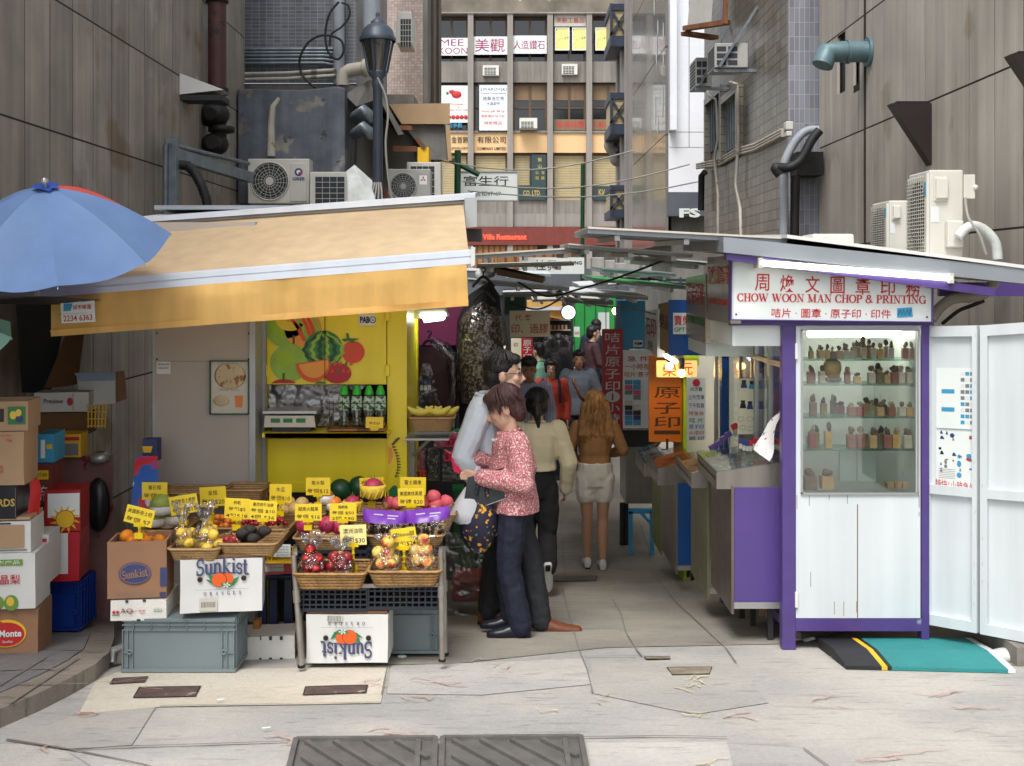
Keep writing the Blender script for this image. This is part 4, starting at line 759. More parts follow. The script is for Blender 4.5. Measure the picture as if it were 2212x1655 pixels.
for i in range(3):g.m('blue_ink').box(X(908+8*i,8.13),X(914+8*i,8.13),8.13,8.16,Z(832,8.13),Z(819,8.13));g.m('white_board').box(X(908+8*i,8.13),X(914+8*i,8.13),8.13,8.16,Z(843,8.13),Z(832.5,8.13))
g.build('packs',o_)
random.seed(9)
def pack(lab,u0,u1,v0,v1,dd,mat,lbl=None,txt=None):
    o_=empty('goods_pack',P((u0+u1)/2,v1,dd),lab,'packet','packaged goods under the banana basket');MB(mat).box(X(u0,dd),X(u1,dd),dd,dd+.06,Z(v1,dd),Z(v0,dd)).build('pack',o_,bevel=.008)
    g=MB('cello');g.box(X(u0 -1,dd),X(u1+1,dd),dd -.008,dd+.065,Z(v1+2,dd),Z(v0 -3,dd));g.build('wrapper',o_)
    if lbl:g=MB(lbl[4]);g.box(X(lbl[0],dd),X(lbl[1],dd),dd -.014,dd -.01,Z(lbl[3],dd),Z(lbl[2],dd));g.m('black_ink').text(txt,P((lbl[0]+lbl[1])/2,(lbl[2]+lbl[3])/2,dd -.015),.045,bold=.01);g.build('price_card',o_)
mk('card_hot_pink',(226,20,84),.5);mk('card_orange',(250,80,40),.5)
pack('pink floral boxed set with a hot pink price card',938,992,936,966,7.9,'pink_box',(962,993,945,964,'card_hot_pink'),'$35');pack('narrow pink floral pack with an orange price card',902,917,975,1025,7.95,'pink_box',(902,921,1016,1035,'card_orange'),'$15');pack('black wallet pack beside the narrow pink pack',925,947,972,1036,7.95,'black_plastic');pack('black purse pack with a hot pink price card',957,990,975,1038,7.9,'black_plastic',(960,988,976,996,'card_hot_pink'),'$15')
g=MB('aluminium');g.box(X(882,7.6),X(895,7.6),7.6,7.64,Z(1040,7.6),Z(936,7.6));g.box(X(882,7.6),X(975,7.6),7.3,7.64,Z(938,7.6),Z(934,7.6));g.bar(P(938,940,7.55),P(892,985,7.6),.03,.02);g.build('shelf_bracket',label='folding metal shelf bracket holding the banana basket',cat='bracket')
g=MB('umbrella_mint');g.bar(P(980,890,8.2),P(974,912,8.2),.012);g.bar(P(972,890,8.2),P(980,912,8.2),.012);g.tube([P(972,880,8.2),P(976,892,8.2),P(984,880,8.2)],.008,6);g.box(X(973,8.2),X(981,8.2),8.19,8.21,Z(922,8.2),Z(911,8.2));g.build('clothes_peg',label='mint green plastic peg hanging on the black dress',cat='peg')
o_=empty('plastic_basin',P(1010,1300,7.8),'red plastic container wrapped in film behind the fruit rack','container');MB('red_board').box(X(975,7.8),X(1045,7.8),7.8,8.1,Z(1302,7.8),Z(1250,7.8)).build('body',o_,bevel=.02);MB('dark').disc(P(1009,1280,7.79),.035,lift=.003).build('knob',o_)
MB('sheet_plastic').quad(P(962,1150,7.7),P(1055,1150,7.7),P(1055,1330,7.7),P(962,1330,7.7)).build('plastic_curtain',label='hanging translucent plastic sheet behind the fruit rack',cat='plastic sheet');g=MB('water_dark');g.box(X(980,8.3),X(1080,8.3),8.3,8.34,zg(8.3)+.2,Z(1060,8.3));g.build('partition',label='dark green partition board under the clothing stall',cat='board')
# ---------------------------------------------------------------- canopy flaps over the alley
def flap(lab,a,b,da,db,v_th=6,top='off_white',under='roof_grey',rise=.03,dv=0):
    """A thin stall roof flap: near edge from a to b at distance da, reaching back to db."""
    A,B=P(a[0],a[1],da),P(b[0],b[1],da);t=V((0,0,-v_th/F*da));bk=V((0,db -da+.55,rise));v_th+=3;root=empty('canopy_flap',(A+B)/2,lab,'canopy flap','roof flaps over the alley')
    g=MB(under);g.hexa([A+t*.25,B+t*.25,B+t,A+t],[A+bk+t*.25,B+bk+t*.25,B+bk+t,A+bk+t]);g.build('panel',root)
    g=MB(top);g.hexa([A+V((0,-.02,0)),B+V((0,-.02,0)),B+V((0,-.02,0))+t*.3,A+V((0,-.02,0))+t*.3],[A+bk*1.0,B+bk*1.0,B+bk+t*.22,A+bk+t*.22]);g.build('top_sheet',root)
    g=MB('aluminium');
    for s_ in (.15,.5,.85):q=A.lerp(B,s_)+t*1.2;g.bar(q+V((0,.03,-.01)),q+bk+V((0,-.02,-.01)),.03,.03)
    g.build('rafter',root)
flap('topmost grey roof flap with white edge reaching left from the purple stall',(1270,490),(1700,513),6.45,7.3,14);flap('ribbed roof flap just below the topmost one',(1228,526),(1497,548),7.4,8.2,9);flap('cream edged roof flap above the second sign board',(1386,554),(1527,565),8.2,9.0,9);flap('green edged roof flap above the blue board',(1280,600),(1482,618),9.0,9.8,8,'stall_green');flap('low white roof flap above the sky blue box',(1225,628),(1400,640),10.3,11.2,9,'white_paint')
flap('grey roof flap reaching from the yellow awning to the alley centre',(1012,549),(1260,533),8.0,8.9,12);flap('white roof flap carrying a strip of cardboard',(1010,600),(1230,618),9.4,10.4,10,'white_paint',rise=-.02);flap('thin white roof flap above the laminating sign',(1085,634),(1230,631),10.6,11.5,8,'white_paint');flap('lowest grey roof flap at the alley centre',(1225,645),(1325,650),11.4,12.2,9)
flap('dark ribbed roof flap behind the grey one on the awning side',(1030,572),(1240,566),8.9,9.6,8);flap('pale roof flap high behind the cardboard strip',(1000,582),(1190,590),11.5,12.4,8,'white_paint');flap('far grey roof flap beside the green pole',(1130,622),(1300,628),13.5,14.4,8);flap('far pale roof flap above the red vertical sign',(1250,615),(1420,606),12.4,13.2,9,'white_paint');flap('brown edged roof flap behind the second sign board',(1300,580),(1460,590),10.2,11,9,'galvanised');flap('farthest low roof flap over the crowd',(1150,646),(1290,641),15.6,16.6,7)
g=MB('facade_green')
for v in (603,611):g.bar(P(1290,v -3,11.8),P(1490,v+3,10.8),.025)
for k in range(6):g.bar(P(1300+34*k,599,11.6 -.15*k),P(1300+34*k,616,11.6 -.15*k),.02)
g.build('railing',label='dark green pipe railing on the far stall roofs',cat='railing')
pipe('pale cord sagging from the roof flaps to the red sign',curve_pts([(1225,640,10),(1290,660,10.5),(1370,668,10),(1450,690,9)]),.007,'cable_grey','cable','cable');pipe('dark cord tied between two roof flaps',curve_pts([(1100,655,10),(1160,668,10.2),(1200,652,10.4),(1215,640,10.4)]),.008,'cable_black','cable','cable')
MB('card_kraft').hexa([P(1072,580,9.6),P(1172,602,9.6),P(1172,612,9.6),P(1072,594,9.6)],[P(1080,575,9.9),P(1178,597,9.9),P(1178,605,9.9),P(1080,588,9.9)]).build('cardboard_strip',label='strip of brown cardboard lying on a white roof flap',cat='cardboard')
for k,(u,v,lab)in enumerate(((1058,582,'pale green cloth scrap on the roof flap'),(1048,592,'white crumpled bag on the roof flap'))):g=MB('tarpaulin');g.ell(P(u,v,9.7),.09,.08,.04,10,6);g.build('rag',label=lab,cat='cloth scrap')
pipe('dark wire drooping across the roof flaps',curve_pts([(1120,610,9.2),(1180,640,9.6),(1250,625,9),(1340,598,8.5),(1440,560,8)]),.008,'cable_black','cable','cable')
for k,(a,b)in enumerate((((940,345),(1370,325)),((1000,392),(1490,355)),((1010,412),(1600,372)))):A,B=P(a[0],a[1],20),P(b[0],b[1],19);pipe(('highest','middle','lowest')[k]+' thin overhead wire strung across the alley',[A.lerp(B,t/8)-V((0,0,.25*math.sin(math.pi*t/8)))for t in range(9)],.012,'cable_grey','cable','cable')
MB('water_dark').tube([P(1259,355,24),P(1257,640,24)],.045,8).build('pole',label='tall thin green pole in the middle of the alley',cat='pole')
MB('water_dark').tube([P(989,325,21),P(988,430,21)],.06,8).tube([P(972,345,21),P(1035,378,21)],.05,6).build('pole',label='short dark green pole by the hanging street sign',cat='pole')
# air conditioners: outdoor units
def outdoor_ac(lab,u0,u1,v0,v1,d,dep=.28,logo=None,group=None,fan=True,mat='ac_white'):
    o_=empty('air_conditioner',P((u0+u1)/2,v1,d+dep/2),lab,'air conditioner',group);x0,x1,z0,z1=X(u0,d),X(u1,d),Z(v1,d),Z(v0,d);w_,h_=x1 -x0,z1 -z0
    MB(mat).box(x0,x1,d,d+dep,z0,z1).build('casing',o_,bevel=.012)
    if fan:
        cx,cz,r=x0+w_*.36,(z0+z1)/2,min(h_*.43,w_*.3);g=MB('ac_slot');g.disc((cx,d,cz),r,lift=.003,n=32);g.build('fan_well',o_);g=MB(mat)
        for k in range(1,7):g.tube([(cx+r*k/6.5*math.cos(t*math.pi/14),d -.012,cz+r*k/6.5*math.sin(t*math.pi/14))for t in range(29)],.0028,4,False)
        for k in range(18):t=k*math.pi/9;g.bar((cx+r*.2*math.cos(t),d -.012,cz+r*.2*math.sin(t)),(cx+r*math.cos(t+.25),d -.012,cz+r*math.sin(t+.25)),.004)
        g.tube([(cx+r*1.03*math.cos(t*math.pi/16),d -.008,cz+r*1.03*math.sin(t*math.pi/16))for t in range(33)],.01,6,False);g.disc((cx,d -.014,cz),r*.22,n=16,lift=.004);g.build('grille',o_)
        g=MB(mat);g.box(x0+w_*.69,x0+w_*.96,d -.012,d -.001,z0+h_*.05,z1 -h_*.1);g.build('cover_plate',o_,bevel=.008)
        if logo=='G':g=MB('blue_ink');q=V((x0+w_*.83,d -.013,z1 -h_*.3));g.disc(q,w_*.065,lift=.002);g.m('white_board').disc(q,w_*.035,lift=.003);g.m('red_ink').quad(q+V((0,-.004,.0)),q+V((w_*.06,-.004,0)),q+V((w_*.05,-.004,-w_*.045)),q+V((0,-.004,-w_*.03)));g.m('blue_ink').text('GREE',q -V((0,0,h_*.15)),h_*.07,w_*.2,bold=.03);g.build('logo',o_)
        if logo=='M':g=MB('white_board');q=V((x0+w_*.83,d -.014,z1 -h_*.3));g.quad(q+V((-.05,0,-.07)),q+V((.05,0,-.07)),q+V((.05,0,.05)),q+V((-.05,0,.05)));g.m('red_ink');[g.quad(*[q+V((0,-.002,0))+V((math.cos(a_)*s_*.022+math.cos(a_+1.57)*t_*.011,0,math.sin(a_)*s_*.022+math.sin(a_+1.57)*t_*.011))for s_,t_ in ((0,0),(1,1),(2,0),(1,-1))])for a_ in (R(90),R(210),R(330))];g.build('logo',o_)
    return o_
outdoor_ac('white outdoor air conditioner with round fan and blue logo above the awning',535,668,343,440,14.2,logo='G');window_ac('white slotted air conditioner beside the round fan unit',672,762,373,450,14.1,None,.1);outdoor_ac('grey outdoor air conditioner with red triangle logo behind the awning',838,930,365,440,15,logo='M',mat='ac_grey');window_ac('white slotted air conditioner behind the grey unit',880,953,352,440,15.6,None,.1);window_ac('boxed air conditioner mounted high on the pink tiled block',862,894,38,105,18.2,None,.4)
g=MB('tarpaulin');cloth(g,P(748,370,13.8),P(766,356,13.9),P(800,440,13.6),P(752,440,13.6),10,8,.12,3);cloth(g,P(766,356,13.9),P(804,390,13.9),P(812,440,13.6),P(800,440,13.6),8,8,.1,3);g.build('tarpaulin',label='grey white folded board and sheet leaning at the lamp post',cat='sheet')
g=MB('cable_grey');[g.tube(curve_pts([(806+4*k,395,14),(800+6*k,410,13.9),(790+9*k,440,13.8)],4),.012,5)for k in range(5)];g.build('tied_wires',label='bundle of pale wires tied round the lamp post',cat='wires')
g=MB('yellow_paint');g.box(X(902,16),X(926,16),16,16.4,Z(352,16),Z(318,16));g.m('rust_bracket').bar(P(900,300,16),P(918,320,16),.05);g.build('meter_box',label='bright yellow metal box under the beige ledge',cat='metal box')
for a,b,t,lab in ((P(806,385,14.4),P(850,440,14.4),.06,'slanting rusty steel strut below the lamp'),(P(850,322,15),P(900,322,15),.07,'thick rusty steel bar under the yellow metal box'),(P(838,275,16),P(890,277,16),.06,'thin rusty bar under the beige ledge')):MB('rust_bracket').bar(a,b,t).build('steel_bracket',label=lab,cat='bracket')
def side_outdoor(lab,u0,um,u1,v0,v1,d,group=None):
    o_=empty('air_conditioner',P(um,v1,d),lab,'air conditioner',group);x0,x1,z0,z1=X(um,d),X(u1,d),Z(v1,d),Z(v0,d);dep=x0*F/(u0 -CU)-d;g=MB('ac_white');g.box(x0,x1,d,d+dep,z0,z1);g.build('casing',o_,bevel=.01)
    g=MB('ac_slot');g.add([(x0 -.003,d+dep*.55+dep*.38*math.cos(t*math.pi/12),(z0+z1)/2+(z1 -z0)*.4*math.sin(t*math.pi/12))for t in range(24)],[tuple(range(24))[::-1]]);g.build('fan_well',o_);g=MB('ac_white')
    for k in range(22):z=z0+(z1 -z0)*(.04+k*.042);g.box(x0 -.02,x0 -.014,d+dep*.12,d+dep*.96,z,z+.006)
    for k in range(9):y=d+dep*(.14+k*.1);g.box(x0 -.014,x0 -.008,y,y+.005,z0+.02,z1 -.03)
    g.box(x0 -.021,x0 -.001,d+dep*.0,d+dep*.1,z0+.01,z1 -.02);g.build('grille',o_);g=MB('ac_white');w_,h_=x1 -x0,z1 -z0;g.box(x0+w_*.15,x0+w_*.5,d -.035,d -.001,z1 -h_*.33,z1 -h_*.1);g.box(x0+w_*.12,x0+w_*.53,d -.012,d -.0005,z1 -h_*.36,z1 -h_*.08);g.build('handle_cover',o_,bevel=.008)
    g=MB('cyan_ink');g.box(x0 -.024,x0 -.0215,d+dep*.02,d+dep*.09,z1 -h_*.3,z1 -h_*.14);g.m('white_paint').box(x0+w_*.03,x0+w_*.28,d -.003,d -.0005,z1 -h_*.6,z1 -h_*.42);g.build('sticker',o_);return o_
o1=side_outdoor('largest white outdoor air conditioner standing on the purple stall roof',1963,2008,2081,367,556,7.7,'air conditioners on the purple stall roof');side_outdoor('medium white outdoor air conditioner behind the largest one on the purple stall',1884,1921,1964,433,552,8.1,'air conditioners on the purple stall roof')
d=7.7;g=MB('ac_white');g.box(X(2082,d),X(2107,d),d,d+.15,Z(430,d),Z(377,d));g.ell(P(2107,405,d),.02,n=8,rows=6);g.build('valve_cover',o1,bevel=.01);g=MB('ac_white');g.box(X(2040,d),X(2075,d),d -.06,d -.003,Z(535,d),Z(477,d));g.build('valve_cover',o1,bevel=.01)
pipe('white wrapped refrigerant pipe arching from the largest air conditioner',curve_pts([(2070,512,7.6),(2085,495,7.6),(2105,488,7.6),(2130,500,7.6),(2150,525,7.6),(2155,560,7.6)]),.034,'tarpaulin');pipe('thin grey cable beside the wrapped pipe',curve_pts([(2085,428,7.7),(2092,470,7.6),(2115,505,7.55),(2130,550,7.55)]),.01,'cable_grey','cable','cable')
g=MB('ac_white');g.box(X(1756,7.2),X(1846,7.2),7.2,7.5,Z(530,7.2),Z(505,7.2));g.build('air_conditioner',label='white unit whose top just shows over the purple stall fascia',cat='air conditioner',bevel=.015)
# ---------------------------------------------------------------- purple stall
d=6.5;root=empty('stamp_stall',(X(1850,d),d+.5,zg(d)),'purple framed stamp carving stall with a tall glass display','market stall')
zz=lambda v,dd=d:Z(v,dd);xx=lambda u,dd=d:X(u,dd)
for u0,u1,vb,dd in ((1690,1719,1388,d),(1991,2008,1394,d),(1665,1685,1350,7.35)):MB('purple_frame').box(xx(u0,dd),xx(u1,dd),dd,dd+.07,zg(dd),zz(690,dd)).build('post',root,bevel=.004)
g=MB('purple_frame');g.box(xx(1719),xx(1991),d+.004,d+.06,zz(1364),zz(1337));g.build('rail',root);g=MB('purple_frame');g.box(xx(1578),xx(2015),d -.02,d+.06,zz(703),zz(690));g.build('rail',root);MB('purple_frame').bar(P(1665,1310,7.2),P(1700,1345,6.6),.05).build('brace',root);MB('steel').bar(P(1725,1372,6.6),P(1860,1350,7.2),.035).build('brace',root)
g=MB('white_board');g.box(xx(1994),xx(1998),d+.03,d+.9,zz(1340),zz(705));g.box(xx(1725),xx(1994),d+.88,d+.9,zz(1340),zz(705));g.box(xx(1725),xx(1994),d+.1,d+.88,zz(1340),zz(1325));g.box(xx(1725),xx(1994),d+.1,d+.88,zz(706),zz(702));g.m('purple').box(1.6,2.42,d+.9,d+.94,zg(d),zz(690));g.build('cabinet_shell',root)
g=MB('door_white');
for a in ((1720,1989,1066,1336),(1720,1989,705,713),(1720,1732,713,1066),(1980,1989,713,1066)):g.box(xx(a[0]),xx(a[1]),d+.006,d+.035,zz(a[3]),zz(a[2]))
g.m('rust_line').box(xx(1852),xx(1854),d+.0045,d+.007,zz(1335),zz(1090));random.seed(14)
for k in range(16):u,v=random.choice((1722,1986,random.uniform(1724,1984))),random.choice((1070,1300,random.uniform(1070,1290)));q=P(u,v,d);g.box(q.x -.001,q.x+.0015,d+.0045,d+.0065,q.z -random.uniform(.02,.09),q.z)
dr=g.build('display_door',root)
g=MB('aluminium');
for a in ((1730,1984,1064,1069),(1730,1984,711,715),(1730,1734,713,1067),(1981,1985,713,1067)):g.box(xx(a[0]),xx(a[1]),d -.006,d+.0055,zz(a[3]),zz(a[2]))
g.build('frame',dr);MB('pane').box(xx(1733),xx(1982),d+.012,d+.018,zz(1066),zz(713)).build('glass',dr)
for v0 in (742,1278):MB('white_metal').box(xx(1717),xx(1723),d -.012,d+.004,zz(v0+34),zz(v0)).build('hinge',dr,bevel=.003)
shelves=[778,832,903.5,974,1064]
for v in shelves[:4]:MB('shelf_glass').box(xx(1726),xx(1990),d+.05,d+.26,zz(v)-.008,zz(v)).build('glass_shelf',root)
g=MB('case_fill');g.tube([P(1745,722,d+.4),P(1960,722,d+.4)],.02,10);g.build('lit_tube',root)  # glowing tube added to brighten the case, not a known lamp
# carved stone seals on the glass shelves
SEAL={'a':(186,150,110),'b':(150,96,84),'c':(190,178,160),'d':(120,100,84),'e':(146,60,56),'f':(196,156,96)}
for k,c in SEAL.items():mk('seal_'+k,c,.3,var=.2,vs=25)
mk('carving',(116,92,78),.6,var=.4,vs=40,bump=.8,bs=150);mk('carving_pale',(176,154,130),.6,var=.4,vs=40,bump=.8,bs=150)
seal_rows={0:[(298,40,110,'f'),(382,40,120,'f'),(432,40,125,'f'),(480,44,105,'d'),(530,44,115,'a'),(586,46,115,'c'),(634,46,110,'c'),(733,40,155,'c'),(812,40,150,'c'),(868,46,140,'f'),(960,42,150,'c'),(1075,48,150,'e'),(1130,40,150,'a')],
             1:[(292,50,160,'b'),(388,48,165,'c'),(598,46,155,'b'),(680,56,95,'f'),(797,56,150,'c'),(860,50,120,'d'),(925,50,120,'a'),(986,50,150,'b'),(1045,50,150,'c'),(1112,54,155,'c')],
             2:[(315,56,190,'d'),(630,60,125,'b'),(700,60,125,'e'),(868,60,125,'a'),(962,60,125,'b'),(1048,58,125,'c'),(1112,54,120,'f')],
             3:[(308,58,200,'e'),(440,58,230,'f'),(628,66,190,'b'),(708,66,190,'b'),(808,62,180,'a'),(928,62,185,'b'),(998,62,190,'f'),(1095,64,180,'c')],
             4:[(285,105,185,'d'),(428,100,185,'a')]}
rown=['top shelf','second shelf','third shelf','fourth shelf','floor'];tone={'a':'tan','b':'reddish brown','c':'pale','d':'grey brown','e':'dark red','f':'golden'}
for r_ in range(4):seal_rows[r_]+=[(10000+random.randint(275,1120),random.randint(42,56),random.randint(100,190),random.choice('abcdf'))for _ in range(9)]
for r_,lst in seal_rows.items():
    for i,(x,w_,h,k)in enumerate(lst):
        ds=d+(.1 if x<1e4 else .2);u=1674+.2611*(x%10000);s=ds/F;xc=X(u,ds);zb=zz(shelves[r_])+.001;hw=w_*.2611*s/2;hh=h*.2611*s
        o_=MB('seal_'+k).box(xc -hw,xc+hw,ds -hw,ds+hw,zb,zb+hh*.6).build('seal_stone',label='%s stone seal, number %d of the %s from the purple post'%(tone[k],i+1,rown[r_])if False else '%s carved stone seal on the %s of the glass case'%(tone[k],rown[r_]),cat='stone seal',group='%s stone seals on the %s'%(tone[k],rown[r_]),bevel=.003)
        g=MB('carving' if (i+r_)%3 else 'carving_pale')
        for q in range(5):g.ell((xc+random.uniform(-.4,.4)*hw,ds+random.uniform(-.4,.4)*hw,zb+hh*random.uniform(.66,.84)),hw*random.uniform(.4,.7),hw*.6,hh*random.uniform(.1,.17),7,5)
        g.build('carving',o_)
g=MB('carving');s=d+.13;xc=X(1798,s);zb=zz(832);g.lathe((xc,s,zb),[(.05,.012),(.055,.03),(0,.032)],10);g.m('seal_f').ell((xc,s,zb+.09),.055,.04,.062,12,8);g.build('carved_boulder',label='brown rounded stone on a red stand, second shelf',cat='carved stone')
g=MB('card_kraft');
for k in range(3):g.box(xx(1918+16*k,d+.1),xx(1932+16*k,d+.1),d+.1,d+.16,zz(1062),zz(1050))
g.build('wooden_blocks',label='small row of wooden blocks on the floor of the glass case',cat='blocks')
g=MB('white_board');g.box(xx(1814,d+.3),xx(1850,d+.3),d+.3,d+.32,zz(1060),zz(978));g.box(xx(1852,d+.3),xx(1892,d+.3),d+.3,d+.32,zz(1060),zz(978));g.build('inner_panel',root)
# sign box, fascia, tube lamp
sg=sign('white shop sign with red Chinese characters and English name under a lit tube',1580,2012,553,692,6.44,'white_board',[(c,1646+i*54.3,612+i*1.4,37,'red_ink',31,.014)for i,c in enumerate('周煥文圖章印務')]+[('咭片 · 圖章 · 原子印 · 印件',1796,677,20,'red_ink',258,.01)],.06,'purple_frame',tilt=R(.7))
SER={}   # roman capitals with thick and thin strokes and slab serifs: strokes (x0,y0,x1,y1,thickness)
def st(*a):return list(a)
T_,H_=.20,.07
def arc(cx,cy,rx,ry,a0,a1,tk=lambda a:H_+(T_ -H_)*abs(math.cos(a)),n=14):return [('c',[(cx+rx*math.cos(R(a0+(a1 -a0)*i/n)),cy+ry*math.sin(R(a0+(a1 -a0)*i/n)),tk(R(a0+(a1 -a0)*i/n)))for i in range(n+1)])]
def stem(x,y0=0,y1=1,t=T_,foot=True,head=True):return [('l',x,y0,x,y1,t)]+([('l',x -.2,.035,x+.2,.035,H_)]if foot else [])+([('l',x -.2,.965,x+.2,.965,H_)]if head else [])
SER.update({'C':(.82,arc(.45,.5,.36,.47,45,315)+[('l',.74,.62,.74,.97,H_),('l',.74,.03,.74,.32,H_)]),'H':(.95,stem(.22)+stem(.75)+[('l',.22,.52,.75,.52,H_)]),'O':(.92,arc(.46,.5,.37,.47,0,360,n=24)),
    'W':(1.3,[('l',.16,.95,.42,.02,T_),('l',.42,.02,.66,.95,H_),('l',.6,.95,.88,.02,T_),('l',.88,.02,1.14,.95,H_),('l',.0,.965,.32,.965,H_),('l',.45,.965,.78,.965,H_),('l',1.0,.965,1.28,.965,H_)]),
    'N':(.98,[('l',.2,.95,.78,.03,T_)]+stem(.2,t=H_,head=True)+stem(.78,t=H_,foot=False)),'M':(1.15,stem(.2,t=H_)+stem(.95)+[('l',.2,.95,.56,.05,T_),('l',.56,.05,.95,.95,H_)]),
    'A':(.96,[('l',.2,.03,.5,.97,H_),('l',.5,.97,.78,.03,T_),('l',.28,.34,.68,.34,H_),('l',.04,.035,.34,.035,H_),('l',.58,.035,.94,.035,H_)]),'P':(.78,stem(.2)+arc(.36,.72,.3,.23,-90,90)+[('l',.2,.95,.38,.95,H_),('l',.2,.49,.38,.49,H_)]),
    'R':(.92,stem(.2)+arc(.36,.73,.28,.22,-90,90)+[('l',.2,.95,.38,.95,H_),('l',.2,.51,.38,.51,H_),('l',.42,.5,.78,.03,T_),('l',.66,.035,.92,.035,H_)]),'I':(.45,stem(.22)),'T':(.84,stem(.42,head=False)+[('l',.06,.96,.78,.96,H_),('l',.07,.72,.07,.98,H_),('l',.77,.72,.77,.98,H_)]),
    'G':(.92,arc(.46,.5,.37,.47,45,320)+[('l',.78,.03,.78,.42,T_),('l',.58,.43,.92,.43,H_),('l',.76,.64,.76,.97,H_)]),'&':(.95,arc(.42,.76,.19,.21,0,360)+arc(.36,.27,.28,.25,60,350)+[('l',.32,.62,.86,.04,T_),('l',.62,.28,.84,.52,H_)]),' ':(.4,[]),
    'S':(.72,arc(.36,.73,.25,.23,40,270,lambda a:.12)+arc(.36,.27,.27,.24,-140,90,lambda a:.13)+[('l',.62,.68,.62,.98,H_),('l',.1,.02,.1,.32,H_)]),'E':(.8,stem(.2)+[('l',.2,.96,.68,.96,H_),('l',.2,.035,.72,.035,H_),('l',.2,.5,.55,.5,H_),('l',.68,.75,.68,.97,H_),('l',.72,.03,.72,.27,H_)]),
    'u':(.76,[('l',.18,.2,.18,.64,T_),('l',.02,.62,.2,.62,H_)]+arc(.38,.24,.2,.22,180,330)+[('l',.58,.02,.58,.64,T_),('l',.44,.62,.6,.62,H_),('l',.58,.035,.74,.035,H_)]),'n':(.78,stem(.18,0,.64,head=False)+[('l',.02,.62,.2,.62,H_)]+arc(.38,.42,.2,.22,0,150)+stem(.58,0,.44,head=False)),
    'k':(.8,stem(.18,head=False)+[('l',.02,.965,.2,.965,H_),('l',.2,.28,.6,.62,H_),('l',.32,.36,.64,.03,T_),('l',.5,.035,.8,.035,H_),('l',.46,.62,.72,.62,H_)]),'i':(.4,stem(.2,0,.64,head=False)+[('l',.04,.62,.22,.62,H_),('l',.2,.82,.2,.99,T_)]),'s':(.56,arc(.28,.47,.19,.16,40,270,lambda a:.12)+arc(.28,.18,.2,.16,-140,90,lambda a:.13)+[('l',.48,.42,.48,.64,H_),('l',.07,.02,.07,.22,H_)]),'t':(.5,[('l',.22,.16,.22,.9,T_),('l',.02,.61,.44,.61,H_)]+arc(.38,.16,.16,.14,180,330))})
def serif(mb,s_,c,h,w_,right=(1,0,0),up=(0,0,1),lift=.003,bold=1.0,rot=0.0,arch=0.0):
    right,up=V(right),V(up)
    if rot:right,up=right*math.cos(rot)+up*math.sin(rot),up*math.cos(rot)-right*math.sin(rot)
    tot=sum(SER[ch][0]for ch in s_);sx=w_/tot;c=V(c)+right.cross(up)*lift;x0=-tot/2;nrm=right.cross(up);k=0
    def pt(x,y):return c+right*(x*sx)+up*((y -.5)*h -arch*(x/tot)**2*h)
    for ch in s_:
        wd,els=SER[ch]
        for e in els:
            k+=1;z=nrm*(k%7)*.00025
            if e[0]=='l':
                _,xa,ya,xb,yb,t=e;t *= bold
                if abs(yb -ya)<1e-6:q=[(xa,ya -t/2),(xb,yb -t/2),(xb,yb+t/2),(xa,ya+t/2)]
                else:q=[(xa -t/2,ya),(xa+t/2,ya),(xb+t/2,yb),(xb -t/2,yb)]
                mb.add([pt(x0+a,b)+z for a,b in q],[(0,1,2,3)if ya==yb or yb>ya else (3,2,1,0)])
            else:
                pts=e[1];vs=[]
                for i,(a,b,t)in enumerate(pts):
                    a2,b2,_=pts[min(i+1,len(pts)-1)];a1,b1,_=pts[max(i -1,0)];L_=math.hypot(a2 -a1,b2 -b1)or 1;nx,ny=-(b2 -b1)/L_,(a2 -a1)/L_;t *= bold
                    vs+=[pt(x0+a+nx*t/2,b+ny*t/2)+z,pt(x0+a -nx*t/2,b -ny*t/2)+z]
                mb.add(vs,[(2*i,2*i+1,2*i+3,2*i+2)for i in range(len(pts)-1)])
        x0+=wd
g=MB('red_ink');serif(g,'CHOW WOON MAN CHOP & PRINTING',P(1796,645,6.44),17.5/F*6.44,408/F*6.44,rot=-R(.8),lift=.004);g.build('lettering',sg)
g=MB('dark');[g.disc(P(u,v,6.44),.006,n=8,lift=.004)for u,v in ((1592,563),(1590,679),(2002,685))];g.m('cyan_ink').quad(*[P(u,v,6.436)for u,v in ((1938,686),(1972,684),(1970,664),(1938,666))]);g.m('black_ink').tube([P(1940+4*k,675+(-1)**k*6,6.432)for k in range(8)],.002,4);g.build('sticker',sg)
g=MB('roof_grey');a,b=P(1563,512,6.3),P(2290,588,6.3);t=V((0,0,-.085));bk=V((0,1.5,.05));rf=empty('stall_roof',(a+b)/2,'grey sloping sheet roof of the purple stall with a purple strip','roof')
g.hexa([a,b,b+t,a+t],[a+bk,b+bk,b+bk+t,a+bk+t]);g.build('sheet',rf);MB('white_metal').hexa([a+V((.35,-.01,.013)),b+V((0,-.01,.013)),b+V((0,-.01,-.006)),a+V((.35,-.01,-.006))],[a+bk+V((.35,0,.02)),b+bk+V((0,0,.02)),b+bk+V((0,0,.003)),a+bk+V((.35,0,.003))]).build('top_edge',rf)
MB('purple_frame').hexa([a+t+V((.02,.02,-.002)),b+t+V((-.35,.02,-.002)),b+t+V((-.35,.02,-.05)),a+t+V((.02,.02,-.04))],[a+t+V((.02,.1,-.002)),b+t+V((-.35,.1,-.002)),b+t+V((-.35,.1,-.05)),a+t+V((.02,.1,-.04))]).build('purple_strip',rf)
o_=empty('lit_tube',P(1848,585,6.28),'long lit fluorescent tube above the white shop sign','lamp');a,b=P(1642,568,6.3),P(2054,601,6.3);MB('tube_light').tube([a,b],.017,12).build('tube',o_);
for p in (a,b):MB('off_white').box(p.x -.012,p.x+.012,p.y -.015,p.y+.12,p.z -.028,p.z+.028).build('holder',o_)
